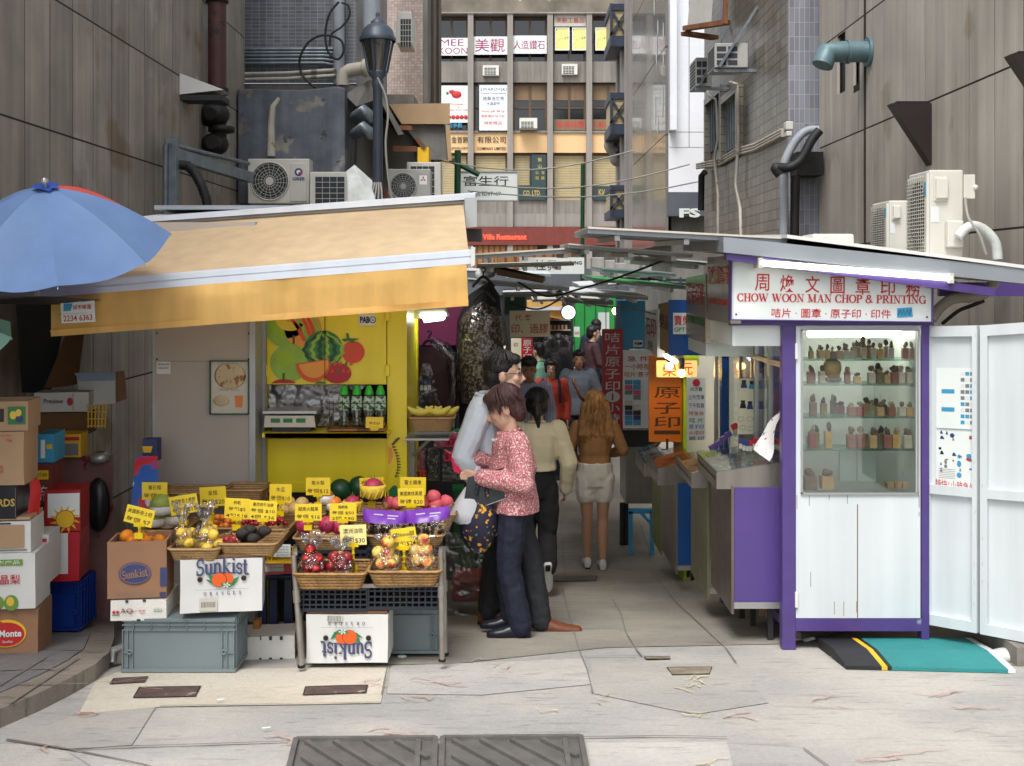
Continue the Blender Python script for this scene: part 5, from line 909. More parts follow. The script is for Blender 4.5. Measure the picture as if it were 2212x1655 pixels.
# two folded open white doors
dA,dB,dC=P(2003,1346,6.55),P(2115,1366,6.32),P(2300,1402,6.0)
def leaf(lab,a,b,v0,v1,split,dark=False):
    o_=empty('open_door',a,lab,'door','open white doors of the purple stall');h=V((0,0,1));zt0,zt1=Z(v0,a.y),Z(v1,b.y);A1,B1=V((a.x,a.y,zt0)),V((b.x,b.y,zt1));n=(b -a).cross(h).normalized();n=n if n.y<0 else -n;t=n*-.03
    L=lambda s,q:a.lerp(b,s).lerp(A1.lerp(B1,s),q)
    MB('door_white').hexa([L(0,0),L(1,0),L(1,1),L(0,1)],[L(0,0)+t,L(1,0)+t,L(1,1)+t,L(0,1)+t]).build('panel',o_)
    g=MB('door_white');w_=.045
    for s0,s1,q0,q1 in ((0,.09,0,1),(.91,1,0,1),(.09,.91,0,.035),(.09,.91,.965,1),(.09,.91,split,split+.03)):
        c=[L(s0,q0),L(s1,q0),L(s1,q1),L(s0,q1)];g.hexa([p+n*.028 for p in c],[p+n*.001 for p in c])
    g.build('frame',o_);g=MB('rust_line');random.seed(4)
    for k in range(12):s,q=random.choice((.03,.95,.97)),random.random();p=L(s,q)+n*.029;g.quad(p,p+V((.006,-.0,0)),p+V((.006,0,.02+random.random()*.03)),p+V((0,0,.02)))
    g.build('chips',o_);return o_,L,n
d1,L1,n1=leaf('narrow open white door leaf with posters beside the glass case',dA,dB,705,703,.44);d2,L2,n2=leaf('wide open white door leaf cut by the photo edge',dB+V((.012,-.01,0)),dC,703,690,.44)
rt1=(dB -dA).normalized();rt1=V((rt1.x,rt1.y,0)).normalized()
def door_poster(lab,s0,s1,q0,q1,board,fn):
    o_=empty('poster',L1(.5,q0)+n1*.01,lab,'poster');g=MB(board);c=[L1(s0,q0),L1(s1,q0),L1(s1,q1),L1(s0,q1)];g.hexa([p+n1*.006 for p in c],[p+n1*.002 for p in c]);g.build('sheet',o_);g=MB('blue_ink');fn(g,lambda s,q:L1(s0+(s1 -s0)*s,q0+(q1 -q0)*q)+n1*.007);g.build('print',o_)
def pr1(g,L):
    random.seed(6)
    for r_ in range(9):
        for k in range(3):s,q=.64+.12*k,.08+.1*r_;g.m(random.choice(('cyan_ink','grey_ink','grey_ink','white_paint'))).quad(L(s,q),L(s+.1,q),L(s+.1,q+.06),L(s,q+.06))
    for q in (.28,.58):g.m('cyan_ink').quad(L(.14,q),L(.48,q),L(.48,q+.07),L(.14,q+.07))
def pr2(g,L):
    random.seed(8)
    for k in range(26):
        s,q=random.choice((.1,.25,.42,.6,.85)),.2+.76*random.random();g.m(random.choice(('blue_ink','cyan_ink','black_ink','grey_ink','red_ink','blue_ink')));w_,h_=random.uniform(.05,.13),random.uniform(.02,.06)
        if k%3:g.quad(L(s,q),L(s+w_,q),L(s+w_*.6,q+h_),L(s+.02,q+h_))
        else:g.add([L(s+w_*.6*math.cos(t),q+h_*math.sin(t))for t in [i*.7 for i in range(9)]],[tuple(range(9))])
    for k in range(6):g.m('grey_ink').quad(L(.06,.2+.03*k),L(.5,.2+.03*k),L(.5,.206+.03*k),L(.06,.206+.03*k))
    g.m('red_ink').text('特快1小時急件',L(.5,.085),.055,.235,right=rt1)
door_poster('faded price list poster, upper one on the narrow white door',.19,.93,.66,.86,'white_board',pr1);door_poster('poster of rubber stamps with red characters, lower one on the narrow white door',.19,.93,.455,.65,'off_white' if False else 'white_board',pr2)
# pipes beside the sign
pipe('thick dirty beige pipe bent behind the shop sign',curve_pts([(2012,690,7.2),(2030,665,7.2),(2060,645,7.15),(2110,640,7.1),(2140,622,7.1),(2148,600,7.1)]),.035,'pipe_cream');pipe('black cable hanging behind the shop sign',curve_pts([(2030,622,7.2),(2060,612,7.15),(2100,632,7.1),(2135,620,7.1)]),.014,'cable_black','cable','cable');pipe('second black cable below the beige pipe',curve_pts([(2035,700,7.2),(2070,672,7.15),(2100,660,7.1),(2125,650,7.1)]),.012,'cable_black','cable','cable')
g=MB('purple');g.box(X(2030,7.3),X(2290,7.3),7.3,7.34,Z(640,7.3),Z(610,7.3));g.build('roof_beam',rf)
# rubber ramp on the ground before the stall
ra=[GPT(u,v)for u,v in ((1768,1400),(2100,1400),(2196,1456),(1828,1447))];o_=empty('rubber_ramp',ra[0].lerp(ra[2],.5),'teal rubber ramp mat with a black yellow striped end and a white edge','ramp')
def rampp(s0,s1,hf,mat,name):
    A,B,Cc,D=ra[0].lerp(ra[1],s0),ra[0].lerp(ra[1],s1),ra[3].lerp(ra[2],s1),ra[3].lerp(ra[2],s0);u=lambda p,h:V((p.x,p.y,zg(p.y)+h));g=MB(mat);m0,m1=A.lerp(D,.55),B.lerp(Cc,.55)
    g.hexa([u(m0,.003),u(m1,.003),u(Cc,.003),u(D,.003)],[u(m0,.06),u(m1,.06),u(Cc,.022),u(D,.022)]);g.hexa([u(A,.003),u(B,.003),u(m1,.003),u(m0,.003)],[u(A,.06),u(B,.06),u(m1,.0602),u(m0,.0602)]);g.build(name,o_)
rampp(0,.21,.05,'black_rubber','end_piece');rampp(.212,.245,.05,'yellow_paint','yellow_stripe');rampp(.248,.27,.05,'black_rubber','end_piece');rampp(.272,.95,.05,'mat_teal','mat');rampp(.952,.995,.05,'white_paint','white_edge')
g=MB('tarpaulin');q=GPT(1712,1388,.02);cloth(g,q+V((-.02,.05,.1)),q+V((.05,.03,.05)),q+V((.12,-.03,.0)),q+V((-.03,-.05,.0)),8,6,.04,20);g.build('wrapped_pipe_end',label='crumpled plastic wrapped round the foot of the purple post',cat='plastic sheet');g=MB('tarpaulin');g.ell(GPT(2175,1428,.03),.1,.06,.04,12,8);g.build('rag',label='white rag lying by the ramp at the photo edge',cat='cloth scrap')
g=MB('granite');q=GPT(2205,1440);g.box(q.x -.02,3.36,q.y,q.y+.9,zg(q.y)-.02,zg(q.y)+.1);g.build('kerb_block',kind='structure')
# ---------------------------------------------------------------- stalls along the alley
XF=1.29
def sx(u):return XF*F/(u -CU)
def counter_base(name,lab,u_near,u_far,vb,front,side,uside=None,vt=1045):
    dn,df_=sx(u_near),sx(u_far);root=empty(name,(XF+.2,dn,zg(dn)),lab,'stall counter','stall counters along the alley');z0,z1=Z(vb,dn),Z(vt,dn)
    MB(front).box(XF,XF+.015,dn,df_,z0,z1).build('front_panel',root)
    g=MB(side);g.box(XF+.016,XF+.016+(.3 if uside is None else X(uside,dn)-XF),dn+.01,df_,z0+.07,z1 -.01);g.m('aluminium').box(XF+.016,XF+.3,dn+.008,dn+.06,z0+.03,z0+.068);g.build('side_panel',root)
    for y in (dn+.1,df_ -.1):MB('dark').bar((XF+.25,y,zg(y)),(XF+.25,y,z0+.08),.03).build('leg',root)
    return root
counter_base('stall_counter','counter with purple side and brushed steel front next to the purple post',1580,1536,1327,'steel_pink','purple',1680,1050);counter_base('stall_counter','olive steel fronted counter between the purple and blue ones',1528,1492.6,1294,'steel_olive','steel_olive',None,1045);counter_base('stall_counter','counter with deep blue side and grey steel front',1460,1429,1241,'steel','stall_blue',1494,1043);counter_base('stall_counter','lime green steel fronted counter, farthest of the open ones',1428,1408,1200,'steel_lime','steel_lime',None,1040)
g=MB('off_white');g.box(X(1662,6.72),X(1684,6.72),6.71,6.75,Z(1300,6.7),Z(1057,6.7));g.build('side_strip',label='white strip between the purple panel and the purple post',cat='panel')
def tray(lab,a,b,c,dn,df_,hgt,inside):
    """Sloping glass display tray: a,b = near left/right top corners, seen at dn, reaching back to df_; c: far left top."""
    A,B=P(a[0],a[1],dn),P(b[0],b[1],dn);bk=V((0,df_ -dn,P(c[0],c[1],df_).z -A.z));h=V((0,0,-hgt));root=empty('display_tray',(A+B)/2+h,lab,'display tray','sloping display trays along the alley')
    g=MB('steel');A2,B2=V((A.x,A.y,A.z -hgt)),V((B.x,B.y,A.z -hgt));bk2=V((0,bk.y,0));g.hexa([A,B,B2,A2],[A+V((0,.02,0)),B+V((0,.02,0)),B2+V((0,.02,0)),A2+V((0,.02,0))]);g.hexa([A+V((0,.021,0)),A+bk,A2+bk2,A2+V((0,.021,0))],[p+V((.015,0,0))for p in (A+V((0,.021,0)),A+bk,A2+bk2,A2+V((0,.021,0)))]);g.quad(A2,B2,B2+bk2,A2+bk2);g.build('body',root)
    MB(inside).hexa([p+V((0,.03,-.04))for p in (A,B)]+[p+V((0,.03,-.05))for p in (B,A)],[p+bk+V((0,-.02,-.04))for p in (A,B)]+[p+bk+V((0,-.02,-.05))for p in (B,A)]).build('contents',root)
    MB('pane').hexa([A+V((0,0,.004)),B+V((0,0,.004)),B+V((0,0,-.001)),A+V((0,0,-.001))],[A+bk+V((0,0,.004)),B+bk+V((0,0,.004)),B+bk,A+bk]).build('glass',root);return root
mk('stamp_samples',(150,150,140),.5,var=.2,vs=12,spots=[(16,(60,110,150),.6),(24,(220,220,214),.58),(12,(150,60,56),.66)]);mk('cards_red',(224,220,214),.5,var=.1,spots=[(14,(206,70,60),.55)]);mk('samples_orange',(200,104,40),.4,var=.2,spots=[(9,(70,50,30),.56)])
tray('largest steel display tray with a glass top beside the purple post',(1548,1020),(1692,998),(1509,978),6.7,7.4,.1,'stamp_samples');tray('steel display tray with red lettered cards, lit by warm bulbs',(1494,1022),(1560,1008),(1466,985),7.55,8.3,.1,'cards_red');tray('steel display tray with orange samples',(1421,1013),(1500,992),(1395,982),9.0,9.7,.13,'samples_orange');tray('farthest small display tray with red edged cards',(1392,1000),(1440,985),(1367,970),9.9,10.6,.12,'cards_red')
random.seed(21);
for k in range(15):
    u=1600+7.2*(k%15);v=955+random.uniform(-4,4);c=random.choice(('red_ink','purple','blue_ink','blue_ink','red_ink'));q=P(u,v+6,7.1);g=MB('off_white');g.cyl(q -V((0,0,.03)),q,.012,8);o_=g.build('stamp',label=('%s topped rubber stamp standing behind the largest tray'%{'red_ink':'red','purple':'purple','blue_ink':'blue'}[c]),cat='rubber stamp',group='%s rubber stamps behind the largest tray'%{'red_ink':'red','purple':'purple','blue_ink':'blue'}[c]);MB(c).box(q.x -.012,q.x+.012,q.y -.012,q.y+.012,q.z+.001,q.z+.034).build('handle',o_,bevel=.003)
for k,(u,v)in enumerate(((1540,970),(1552,962),(1563,952),(1574,942),(1588,925),(1533,985))):
    c='red_ink' if k==4 else 'purple';q=P(u,v+18,7.5);o_=MB('bottle_clear').cyl(q,q+V((0,0,.05)),.012,8).build('stamp',label=('red capped stamp at the top of the sloping row' if k==4 else 'purple capped stamp on the sloping row over the trays'),cat='rubber stamp',group=None if k==4 else 'purple capped stamps on the sloping row');g=MB(c);g.T=rotm(q+V((0,0,.06)),-.5,'Y');g.box(q.x -.022,q.x+.022,q.y -.016,q.y+.016,q.z+.048,q.z+.085);g.build('cap',o_,bevel=.004)
# glazed stall sides, posters, hanging boards
root=empty('stall_glazing',(1.6,7.6,.1),'aluminium framed glazing of the stalls behind the display trays','glazing');g=MB('pane');g.box(1.585,1.59,6.66,8.9,.75,1.85);g.build('glass',root);g=MB('aluminium')
for y in (6.62,7.0,7.4,7.5,7.9,8.4,8.85):g.box(1.575,1.6,y -.02,y+.02,.72,1.9)
for z in (.72,1.6,1.88):g.box(1.577,1.598,6.64,8.83,z -.015,z+.015)
g.build('frame',root);g=MB('off_white');g.box(2.5,2.52,7.45,12,-.5,1.9);g.m('facade_yellow').box(1.62,2.5,7.44,7.46,-.1,.7);g.m('white_board').box(1.7,2.5,8.4,8.43,-.3,1.9);g.build('back_wall',root)
def vposter(*a,**k):return sign(*a,**k)
o_=vposter('cream poster of stamp samples with black vertical characters',1594,1688,818,938,7.42,'cream_board',[(c,1675,829+i*17.5,13,'black_ink',14)for i,c in enumerate('特急快印1小時')]+[('SHARP-STAMP',1642,829,4,'grey_ink',34),('瑞鐵原子印',1640,838,6,'green_ink',34)],.004,name='poster',cat='poster');g=MB('black_ink')
for u,v,c in ((1607,830,'blue_ink'),(1624,832,'cyan_ink'),(1643,858,'black_ink'),(1657,862,'red_ink'),(1605,874,'black_ink'),(1620,876,'blue_ink')):g.m(c).quad(*[P(u+a,v+b,7.416)for a,b in ((-7,8),(7,8),(5,-2),(-5,-2))]);g.m('dark').quad(*[P(u+a,v+b,7.4155)for a,b in ((-4,-2),(4,-2),(5,-9),(-5,-9))])
for u,v in ((1600,905),(1620,905),(1642,900),(1660,904),(1604,924),(1622,926),(1640,925),(1656,928)):g.m('grey_ink');g.tube([P(u+7*math.cos(t*.52),v+5*math.sin(t*.52),7.416)for t in range(13)],.001,4)
g.build('print',o_)
vposter('white vertical price poster of the stamp shop with mixed coloured characters',1484,1524,816,950,9.0,'white_board',[('印之寶',1504,841,8,'black_ink',26),('上午落單',1504,858,10,'purple',34),('下午取貨',1504,876,10,'purple',34),('特急快',1504,893,9,'red_ink',32),('咭 片',1504,908,11,'green_ink',30,.02),('原子印',1504,922,10,'blue_ink',32,.015),('火漆印',1504,935,9,'red_ink',32),('鋼 印',1504,947,9,'black_ink',32,.015)],.02,name='poster',cat='poster');g=MB('red_ink');g.disc(P(1504,827,8.99),.03,lift=.004);g.build('emblem',bpy.data.objects[[o.name for o in bpy.data.objects if o.name.startswith('poster')][-1]])
mk('panel_orange',(214,116,20),.35,var=.08,vs=2);mk('brown_ink',(70,44,10),.5)
vposter('tall orange panel with big brown characters beside the lime counter',1402,1473,768,955,9.8,'panel_orange',[(c,1441,848+[-52,0,34,64,86,112][i],24 if c != '一' else 8,'brown_ink',56,.03)for i,c in enumerate('之原子印一小')][1:],.03)
vposter('long red vertical sign with white characters above the alley walkers',1301,1345,711,930,11.3,'red_board',[(c,1323,729+i*26.3,21,'white_paint',32,.03)for i,c in enumerate('咭片原子印')]+[('小',1323,886 -5,19,'white_paint',32,.03),('時',1323,903,19,'white_paint',32,.03),('有',1323,922,14,'white_paint',32,.03)],.05);o_=[o for o in bpy.data.objects if o.name.startswith('shop_sign')][-1];g=MB('white_paint');g.disc(P(1323,857,11.3),16/F*11.3,ry=12/F*11.3,lift=.004);g.m('red_ink').text('1',P(1323,857,11.3),15/F*11.3,bold=.05,lift=.007);g.build('number_disc',o_)
o_=vposter('white notice board with red characters and many business cards',1346,1405,757,925,11.2,'white_board',[('急 件',1378,775,12,'red_ink',46),('一小時有',1376,792,13,'red_ink',52),('咭片·原子',1376,809,11,'red_ink',54)],.04,name='notice_board',cat='notice board');random.seed(15);cols_=('cyan_ink','white_paint','blue_ink','pink_box','off_white','cyan_ink','grey_ink','black_ink');
for r_ in range(9):
    for k in range(2):q=cols_[(r_*3+k*5)%8];u=1350+18*k;v=821+11*r_;MB(q).box(X(u,11.19),X(u+16,11.19),11.188,11.193,Z(v+9.5,11.19),Z(v,11.19)).build('business_card',o_)
for k in range(2):MB('white_paint').box(X(1388,11.19),X(1403,11.19),11.188,11.193,Z(868+50*k,11.19),Z(822+52*k,11.19)).build('leaflet',o_)
o_=empty('warm_stall',(1.6,9.9,1),'lime green topped stall lit by warm bulbs','market stall');g=MB('stall_lime');g.box(X(1444,9.6),X(1510,9.6),9.6,9.64,Z(790,9.6),Z(752,9.6));g.build('wall',o_);MB('stall_lime').box(X(1473,9.78),X(1480,9.78),9.7,10.3,zg(10),Z(760,9.8)).build('post',o_);MB('off_white').box(1.5,2.4,10.31,10.35,-.5,1.9).build('wall',o_)
sign('white hanging board with red brush characters among warm bulbs',1418,1506,779,815,9.55,'cream_board',[('榮',1446,799,28,'red_ink',30,.03),('元',1484,797,26,'red_ink',24,.03)],.015)
for i,(u,v)in enumerate(((1446,791),(1472,806))):
    q=P(u,v,9.35);o_=empty('bulb_lamp',q,('lit warm bulb in front of the red brush character' if i==0 else 'lit warm bulb under a dark holder, lower one'),'lamp');g=MB('bulb_warm');g.ell(q,.03,.03,.034,12,8);g.build('bulb',o_);MB('dark').lathe(q,[(.02,.03),(.026,.045),(.03,.1),(.02,.13)],10).build('holder',o_)
q=P(1329,672,13.5);o_=empty('bulb_lamp',q,'far warm bulb above the red vertical sign','lamp');MB('bulb_warm').ell(q,.035,.035,.04,10,6).build('bulb',o_);MB('pipe_pale').cyl(q -V((0,0,.22)),q -V((0,0,.045)),.012,8).build('holder',o_)
for a,b,dd,lab in (((1546,716),(1592,726),7.0,'short lit tube under the nearest alley sign boards'),((1504,735),(1541,750),7.7,'short lit tube under the second sign board'),((1439,769),(1460,781),9.0,'short lit tube above the warm bulbs')):
    A,B=P(a[0],a[1],dd+.25),P(b[0],b[1],dd -.1);o_=empty('lit_tube',(A+B)/2,lab,'lamp');MB('tube_light').tube([A,B],.018,8).build('tube',o_);MB('off_white').hexa([A+V((0,0,.03)),B+V((0,0,.03)),B+V((.06,0,.03)),A+V((.06,0,.03))],[A+V((0,0,.06)),B+V((0,0,.06)),B+V((.06,0,.06)),A+V((.06,0,.06))]).build('holder',o_)
def alley_board(lab,u0,u1,v0,v1,vb0,vb1,xs_,lines,board='steel'):
    """A sign board on the alley front, seen at a glancing angle: u0 far edge, u1 near edge."""
    dn,df_=xs_*F/(u1 -CU),xs_*F/(u0 -CU);o_=empty('hanging_sign',(xs_,dn,Z(vb1,dn)),lab,'sign','sign boards along the alley');c=[V((xs_,df_,Z(v0,df_))),V((xs_,dn,Z(v1,dn))),V((xs_,dn,Z(vb1,dn))),V((xs_,df_,Z(vb0,df_)))]
    MB(board).hexa(c,[p+V((.06,0,0))for p in c]).build('board',o_);L=c[0].y -c[1].y;mid=(c[0]+c[1]+c[2]+c[3])/4;H=c[1].z -c[2].z;g=MB('red_ink')
    for s_,hz,h,w_,ink in lines:g.m(ink).text(s_,mid+V((0,0,hz*H)),h*H,w_*L,right=(0,-1,0),bold=.03,lift=.004)
    g.build('lettering',o_);return o_
mk('sign_silver',(176,168,150),.22,.75,var=.15,vs=3)
alley_board('nearest silver sign board with red characters, at the purple stall',1528,1578,556,552,690,699,1.24,[('周煥文圖章印務',.22,.3,.92,'red_ink'),('CHOW WOON MAN',-.2,.1,.9,'red_ink')],'sign_silver');alley_board('second silver sign board with red and green characters',1482,1524,600,592,728,742,1.24,[('兄弟印務',.22,.34,.9,'red_ink'),('PRINTING',-.18,.12,.9,'green_ink')],'sign_silver');alley_board('brown sign board by the blue stall',1422,1452,657,650,752,767,1.21,[('榮記',.1,.3,.8,'brown_ink')],'card_kraft');alley_board('farthest sign board with white red and green strips',1393,1420,672,668,752,772,1.19,[('石印',.1,.4,.8,'red_ink'),('快',-.3,.2,.4,'green_ink')],'white_board')
for k,(xs_,dn,df_,z0,z1)in enumerate(((1.3,6.55,7.35,1.72,1.9),(1.3,7.45,8.2,1.6,1.76))):MB('white_board').hexa([(1.27,dn,z0),(1.58,dn,z0),(1.58,dn,z1),(1.27,dn,z1)],[(1.27,df_,z0),(1.58,df_,z0),(1.58,df_,z1),(1.27,df_,z1)]).build('soffit_box',label=('white soffit box under the nearest sign board' if k==0 else 'white soffit box under the second sign board'),cat='panel')
o_=sign('deep blue stall board with a white GPT sign',1446,1579,648,768,8.35,'stall_blue',[],.04,name='stall_board',cat='board');g=MB('white_board');g.box(X(1454,8.34),X(1512,8.34),8.335,8.345,Z(722,8.34),Z(676,8.34));g.m('red_ink').text('寶榮',P(1474,692,8.33),22/F*8.3,36/F*8.3,bold=.02);g.m('green_ink').text('GPT',P(1468,712,8.33),9/F*8.3,24/F*8.3,bold=.02);g.build('sign_plate',o_);MB('stall_blue').box(X(1560,8.35),X(1572,8.35),8.36,8.45,zg(8.4),Z(770,8.4)).build('post',o_)
o_=sign('sky blue stall box with a small white PAB notice',1341,1394,650,754,11.4,'stall_sky',[],.6,name='stall_board',cat='board');g=MB('white_board');g.box(X(1368,11.39),X(1388,11.39),11.388,11.393,Z(749,11.39),Z(735,11.39));g.m('black_ink').text('PAB',P(1376,742,11.385),8/F*11.4,11/F*11.4,bold=.04);g.disc(P(1384,742,11.385),.014,lift=.003);g.build('notice',o_)
d=11.5;root=empty('steel_cabinet',(X(1376,d),d,zg(d)),'low steel cabinet on blue legs beyond the lime counter','cabinet');g=MB('steel');g.box(X(1341,d+.5),X(1415,d),d,d+.6,Z(1088,d),Z(965,d));g.m('dark').box(X(1338,d),X(1420,d),d -.05,d+.6,Z(964,d),Z(928,d));g.build('body',root)
g=MB('stall_sky');g.box(X(1358,d -.3),X(1412,d -.3),d -.3,d -.25,Z(1110,d -.3),Z(1100,d -.3));g.bar(P(1385,1108,d -.28),P(1412,1138,d -.28),.03);g.build('blue_stand',root)
for u in (1362,1408):MB('stall_sky').bar(P(u,1104,d -.28),V((X(u,d -.28),d -.28,zg(d -.28))),.04).build('leg',root)
for u in (1344,1352):MB('dark').bar(P(u,1086,d+.3),V((X(u,d+.3),d+.3,zg(d+.3))),.05).build('leg',root)
g=MB('leaflet_print');cloth(g,P(1688,880,6.75),P(1690,890,6.7),P(1664,998,6.65),P(1628,972,6.75),10,10,.05,9);o_=g.build('leaflet',label='curling white printed leaflet clipped to the purple post',cat='leaflet');
# far end of the alley
mk('far_green',(44,150,70),.5,var=.1,vs=3);d=22.5
root=empty('green_stall',(X(1278,d),d,zg(d)),'bright green shuttered stall at the far end of the alley','market stall');g=MB('far_green');g.box(X(1238,d),X(1330,d),d,d+.05,zg(d),Z(640,d));g.m('water_dark');[g.box(X(u,d),X(u+1.5,d),d -.02,d -.002,zg(d),Z(642,d))for u in (1240,1262,1286,1308)];g.build('shutter',root);MB('white_paint').box(X(1292,d),X(1316,d),d -.01,d -.004,Z(760,d),Z(675,d)).build('notice',root)
root=empty('market_stall',(X(1180,21),21,zg(21)),'far stall with dark shelves of goods under an orange awning','market stall');g=MB('dark');g.box(X(1085,21),X(1238,21),21,21.1,zg(21),Z(640,21));g.m('off_white');
for v in (690,712,734):g.box(X(1185,21),X(1232,21),20.9,21,Z(v+2,21),Z(v,21));g.m('beige_render');[g.box(X(1188+8*k,21),X(1193+8*k,21),20.93,20.99,Z(v,21)+.002,Z(v -10,21))for k in range(5)];g.m('off_white')
g.build('shelves',root);g=MB('canvas_yellow');g.hexa([P(1138,652,19.8),P(1214,646,19.8),P(1214,690,19.8),P(1138,676,19.8)],[P(1138,648,20.9),P(1210,643,20.9),P(1210,690,20.9),P(1138,676,20.9)]);g.m('awning_white').bar(P(1136,668,19.75),P(1216,666,19.75),.06);g.build('awning',root)
o_=empty('round_sign',P(1228,690,14.6),'round lit white hanging sign with two characters','sign');mk('sign_lit',(226,240,228),.4,var=0,emit=1.2);q=P(1228,675,14.6);g=MB('black');g.cyl(q,q+V((0,.1,0)),.1,24);g.build('rim',o_);g=MB('sign_lit');g.disc(q,.088,lift=.004,n=24);g.m('green_ink').text('文',q+V((0,0,.035)),.06,bold=.01,lift=.007).text('記',q -V((0,0,.035)),.06,bold=.01,lift=.007);g.build('face',o_)
sign('cream hanging sign with red characters about laminating',1101,1188,671,728,10.4,'cream_board',[('代 客',1130,686,13,'red_ink',36),('印、過膠',1144,710,21,'red_ink',80,.012)],.02,tilt=R(-.6))
sign('red vertical sign with white characters behind the older man',1127,1151,731,842,14.2,'red_board',[(c,1139,741+15*i,13,'white_paint',18,.02)for i,c in enumerate('原子印章快')],.03);sign('pale board of stamp samples beside the red vertical sign',1104,1126,731,842,14.3,'cream_board',[('印',1114,745,9,'black_ink')],.03)
sign('long white sign with black characters above the far roofs',1122,1262,556,592,23,'white_board',[('桂發',1180,573,22,'black_ink',50,.03),('CHEUNG',1235,568,8,'black_ink',44,.03)],.06);sign('narrow white panel of red characters at the far stall',1240,1252,706,728,20.6,'white_board',[('特快',1246,720,8,'red_ink',10)],.02)
for k,(u,v,w_)in enumerate(((1292,566,26),(1318,572,22),(1338,578,30),(1365,568,34),(1398,560,20))):outdoor_ac('grey air conditioner on a far stall roof, %s'%('beside the green pole','second from the green pole','in the middle of the row','largest of the row','half hidden by the roof flap')[k],u -w_/2,u+w_/2,v -10,v+32,19+k*.4,.4,None,'air conditioners on the far stall roofs',False,'ac_grey')
g=MB('water_dark');g.box(X(1090,13),X(1135,13),13,13.5,Z(680,13),Z(640,13));g.build('stall_box',label='dark green stall box above the laminating sign',cat='market stall')
root=empty('far_shops',(0,30,-.8),'dim shop fronts closing the far end of the alley','shop front');g=MB('dark');g.box(-3,3.1,30,30.2,-.9,1.7);g.m('slate').box(-3,3.1,29.9,29.98,1.72,2.4);g.m('wood').box(-.4,1.6,29.85,29.88,2.42,2.8);g.build('front',root)
# ---------------------------------------------------------------- cartons and crates
def carton(lab,u0,u1,v0,v1,d,dep,mat,prints=None,name='carton',cat='carton',group=None,open_top=False,yaw=0.0,bev=.006,lid=None):
    """A box whose front face fills u0..u1, v0..v1 at distance d."""
    if u0<640 and not yaw:yaw=8+(len(lab)%5 -2)*.8;dep *= .75
    x0,x1,z0,z1=X(u0,d),X(u1,d),Z(v1,d),Z(v0,d);root=empty(name,((x0+x1)/2,d+dep/2,z0),lab,cat,group);T=rotm(((x0+x1)/2,d,0),R(yaw))if yaw else None
    g=MB(mat);g.T=T
    if open_top:
        t=.012;g.box(x0,x1,d,d+t,z0,z1);g.box(x0,x1,d+dep -t,d+dep,z0,z1);g.box(x0,x0+t,d+t,d+dep -t,z0,z1);g.box(x1 -t,x1,d+t,d+dep -t,z0,z1);g.box(x0+t,x1 -t,d+t,d+dep -t,z0,z0+t)
    else:# slightly bulged, worn faces
        n=6;jit=lambda p,k:p+V((noise.noise(p*6)*.004,noise.noise(p*6+V((9,0,0)))*.004 -k,noise.noise(p*6+V((0,9,0)))*.003))
        faces=(((x0,d,z0),(x1,d,z0),(x1,d,z1),(x0,d,z1)),((x1,d,z0),(x1,d+dep,z0),(x1,d+dep,z1),(x1,d,z1)),((x0,d+dep,z0),(x0,d,z0),(x0,d,z1),(x0,d+dep,z1)),((x0,d,z1),(x1,d,z1),(x1,d+dep,z1),(x0,d+dep,z1)),((x1,d+dep,z0),(x0,d+dep,z0),(x0,d+dep,z1),(x1,d+dep,z1)),((x0,d+dep,z0),(x1,d+dep,z0),(x1,d,z0),(x0,d,z0)))
        for f in faces:
            a,b,c,e=[V(p)for p in f];g.add([jit(a.lerp(b,i/n).lerp(e.lerp(c,i/n),j/n),0)for j in range(n+1)for i in range(n+1)],[(j*(n+1)+i,j*(n+1)+i+1,(j+1)*(n+1)+i+1,(j+1)*(n+1)+i)for j in range(n)for i in range(n)])
    g.build('body',root)
    if lid:g=MB(lid);g.T=T;g.box(x0+.004,x1 -.004,d+.004,d+dep,z1+.006,z1+.02);g.build('lid',root)
    if prints:g=MB('print_blue');g.T=T;prints(g,d -.0065);g.build('print',root)
    return root
def rect(g,m,u0,u1,v0,v1,d):g.m(m).quad(P(u0,v1,d),P(u1,v1,d),P(u1,v0,d),P(u0,v0,d))
def poly(g,m,pts,d):g.m(m).add([P(u,v,d)for u,v in pts],[tuple(range(len(pts)))])
def oval(g,m,u,v,ru,rv,d,n=28):poly(g,m,[(u+ru*math.cos(-2*math.pi*k/n),v+rv*math.sin(-2*math.pi*k/n))for k in range(n)],d)
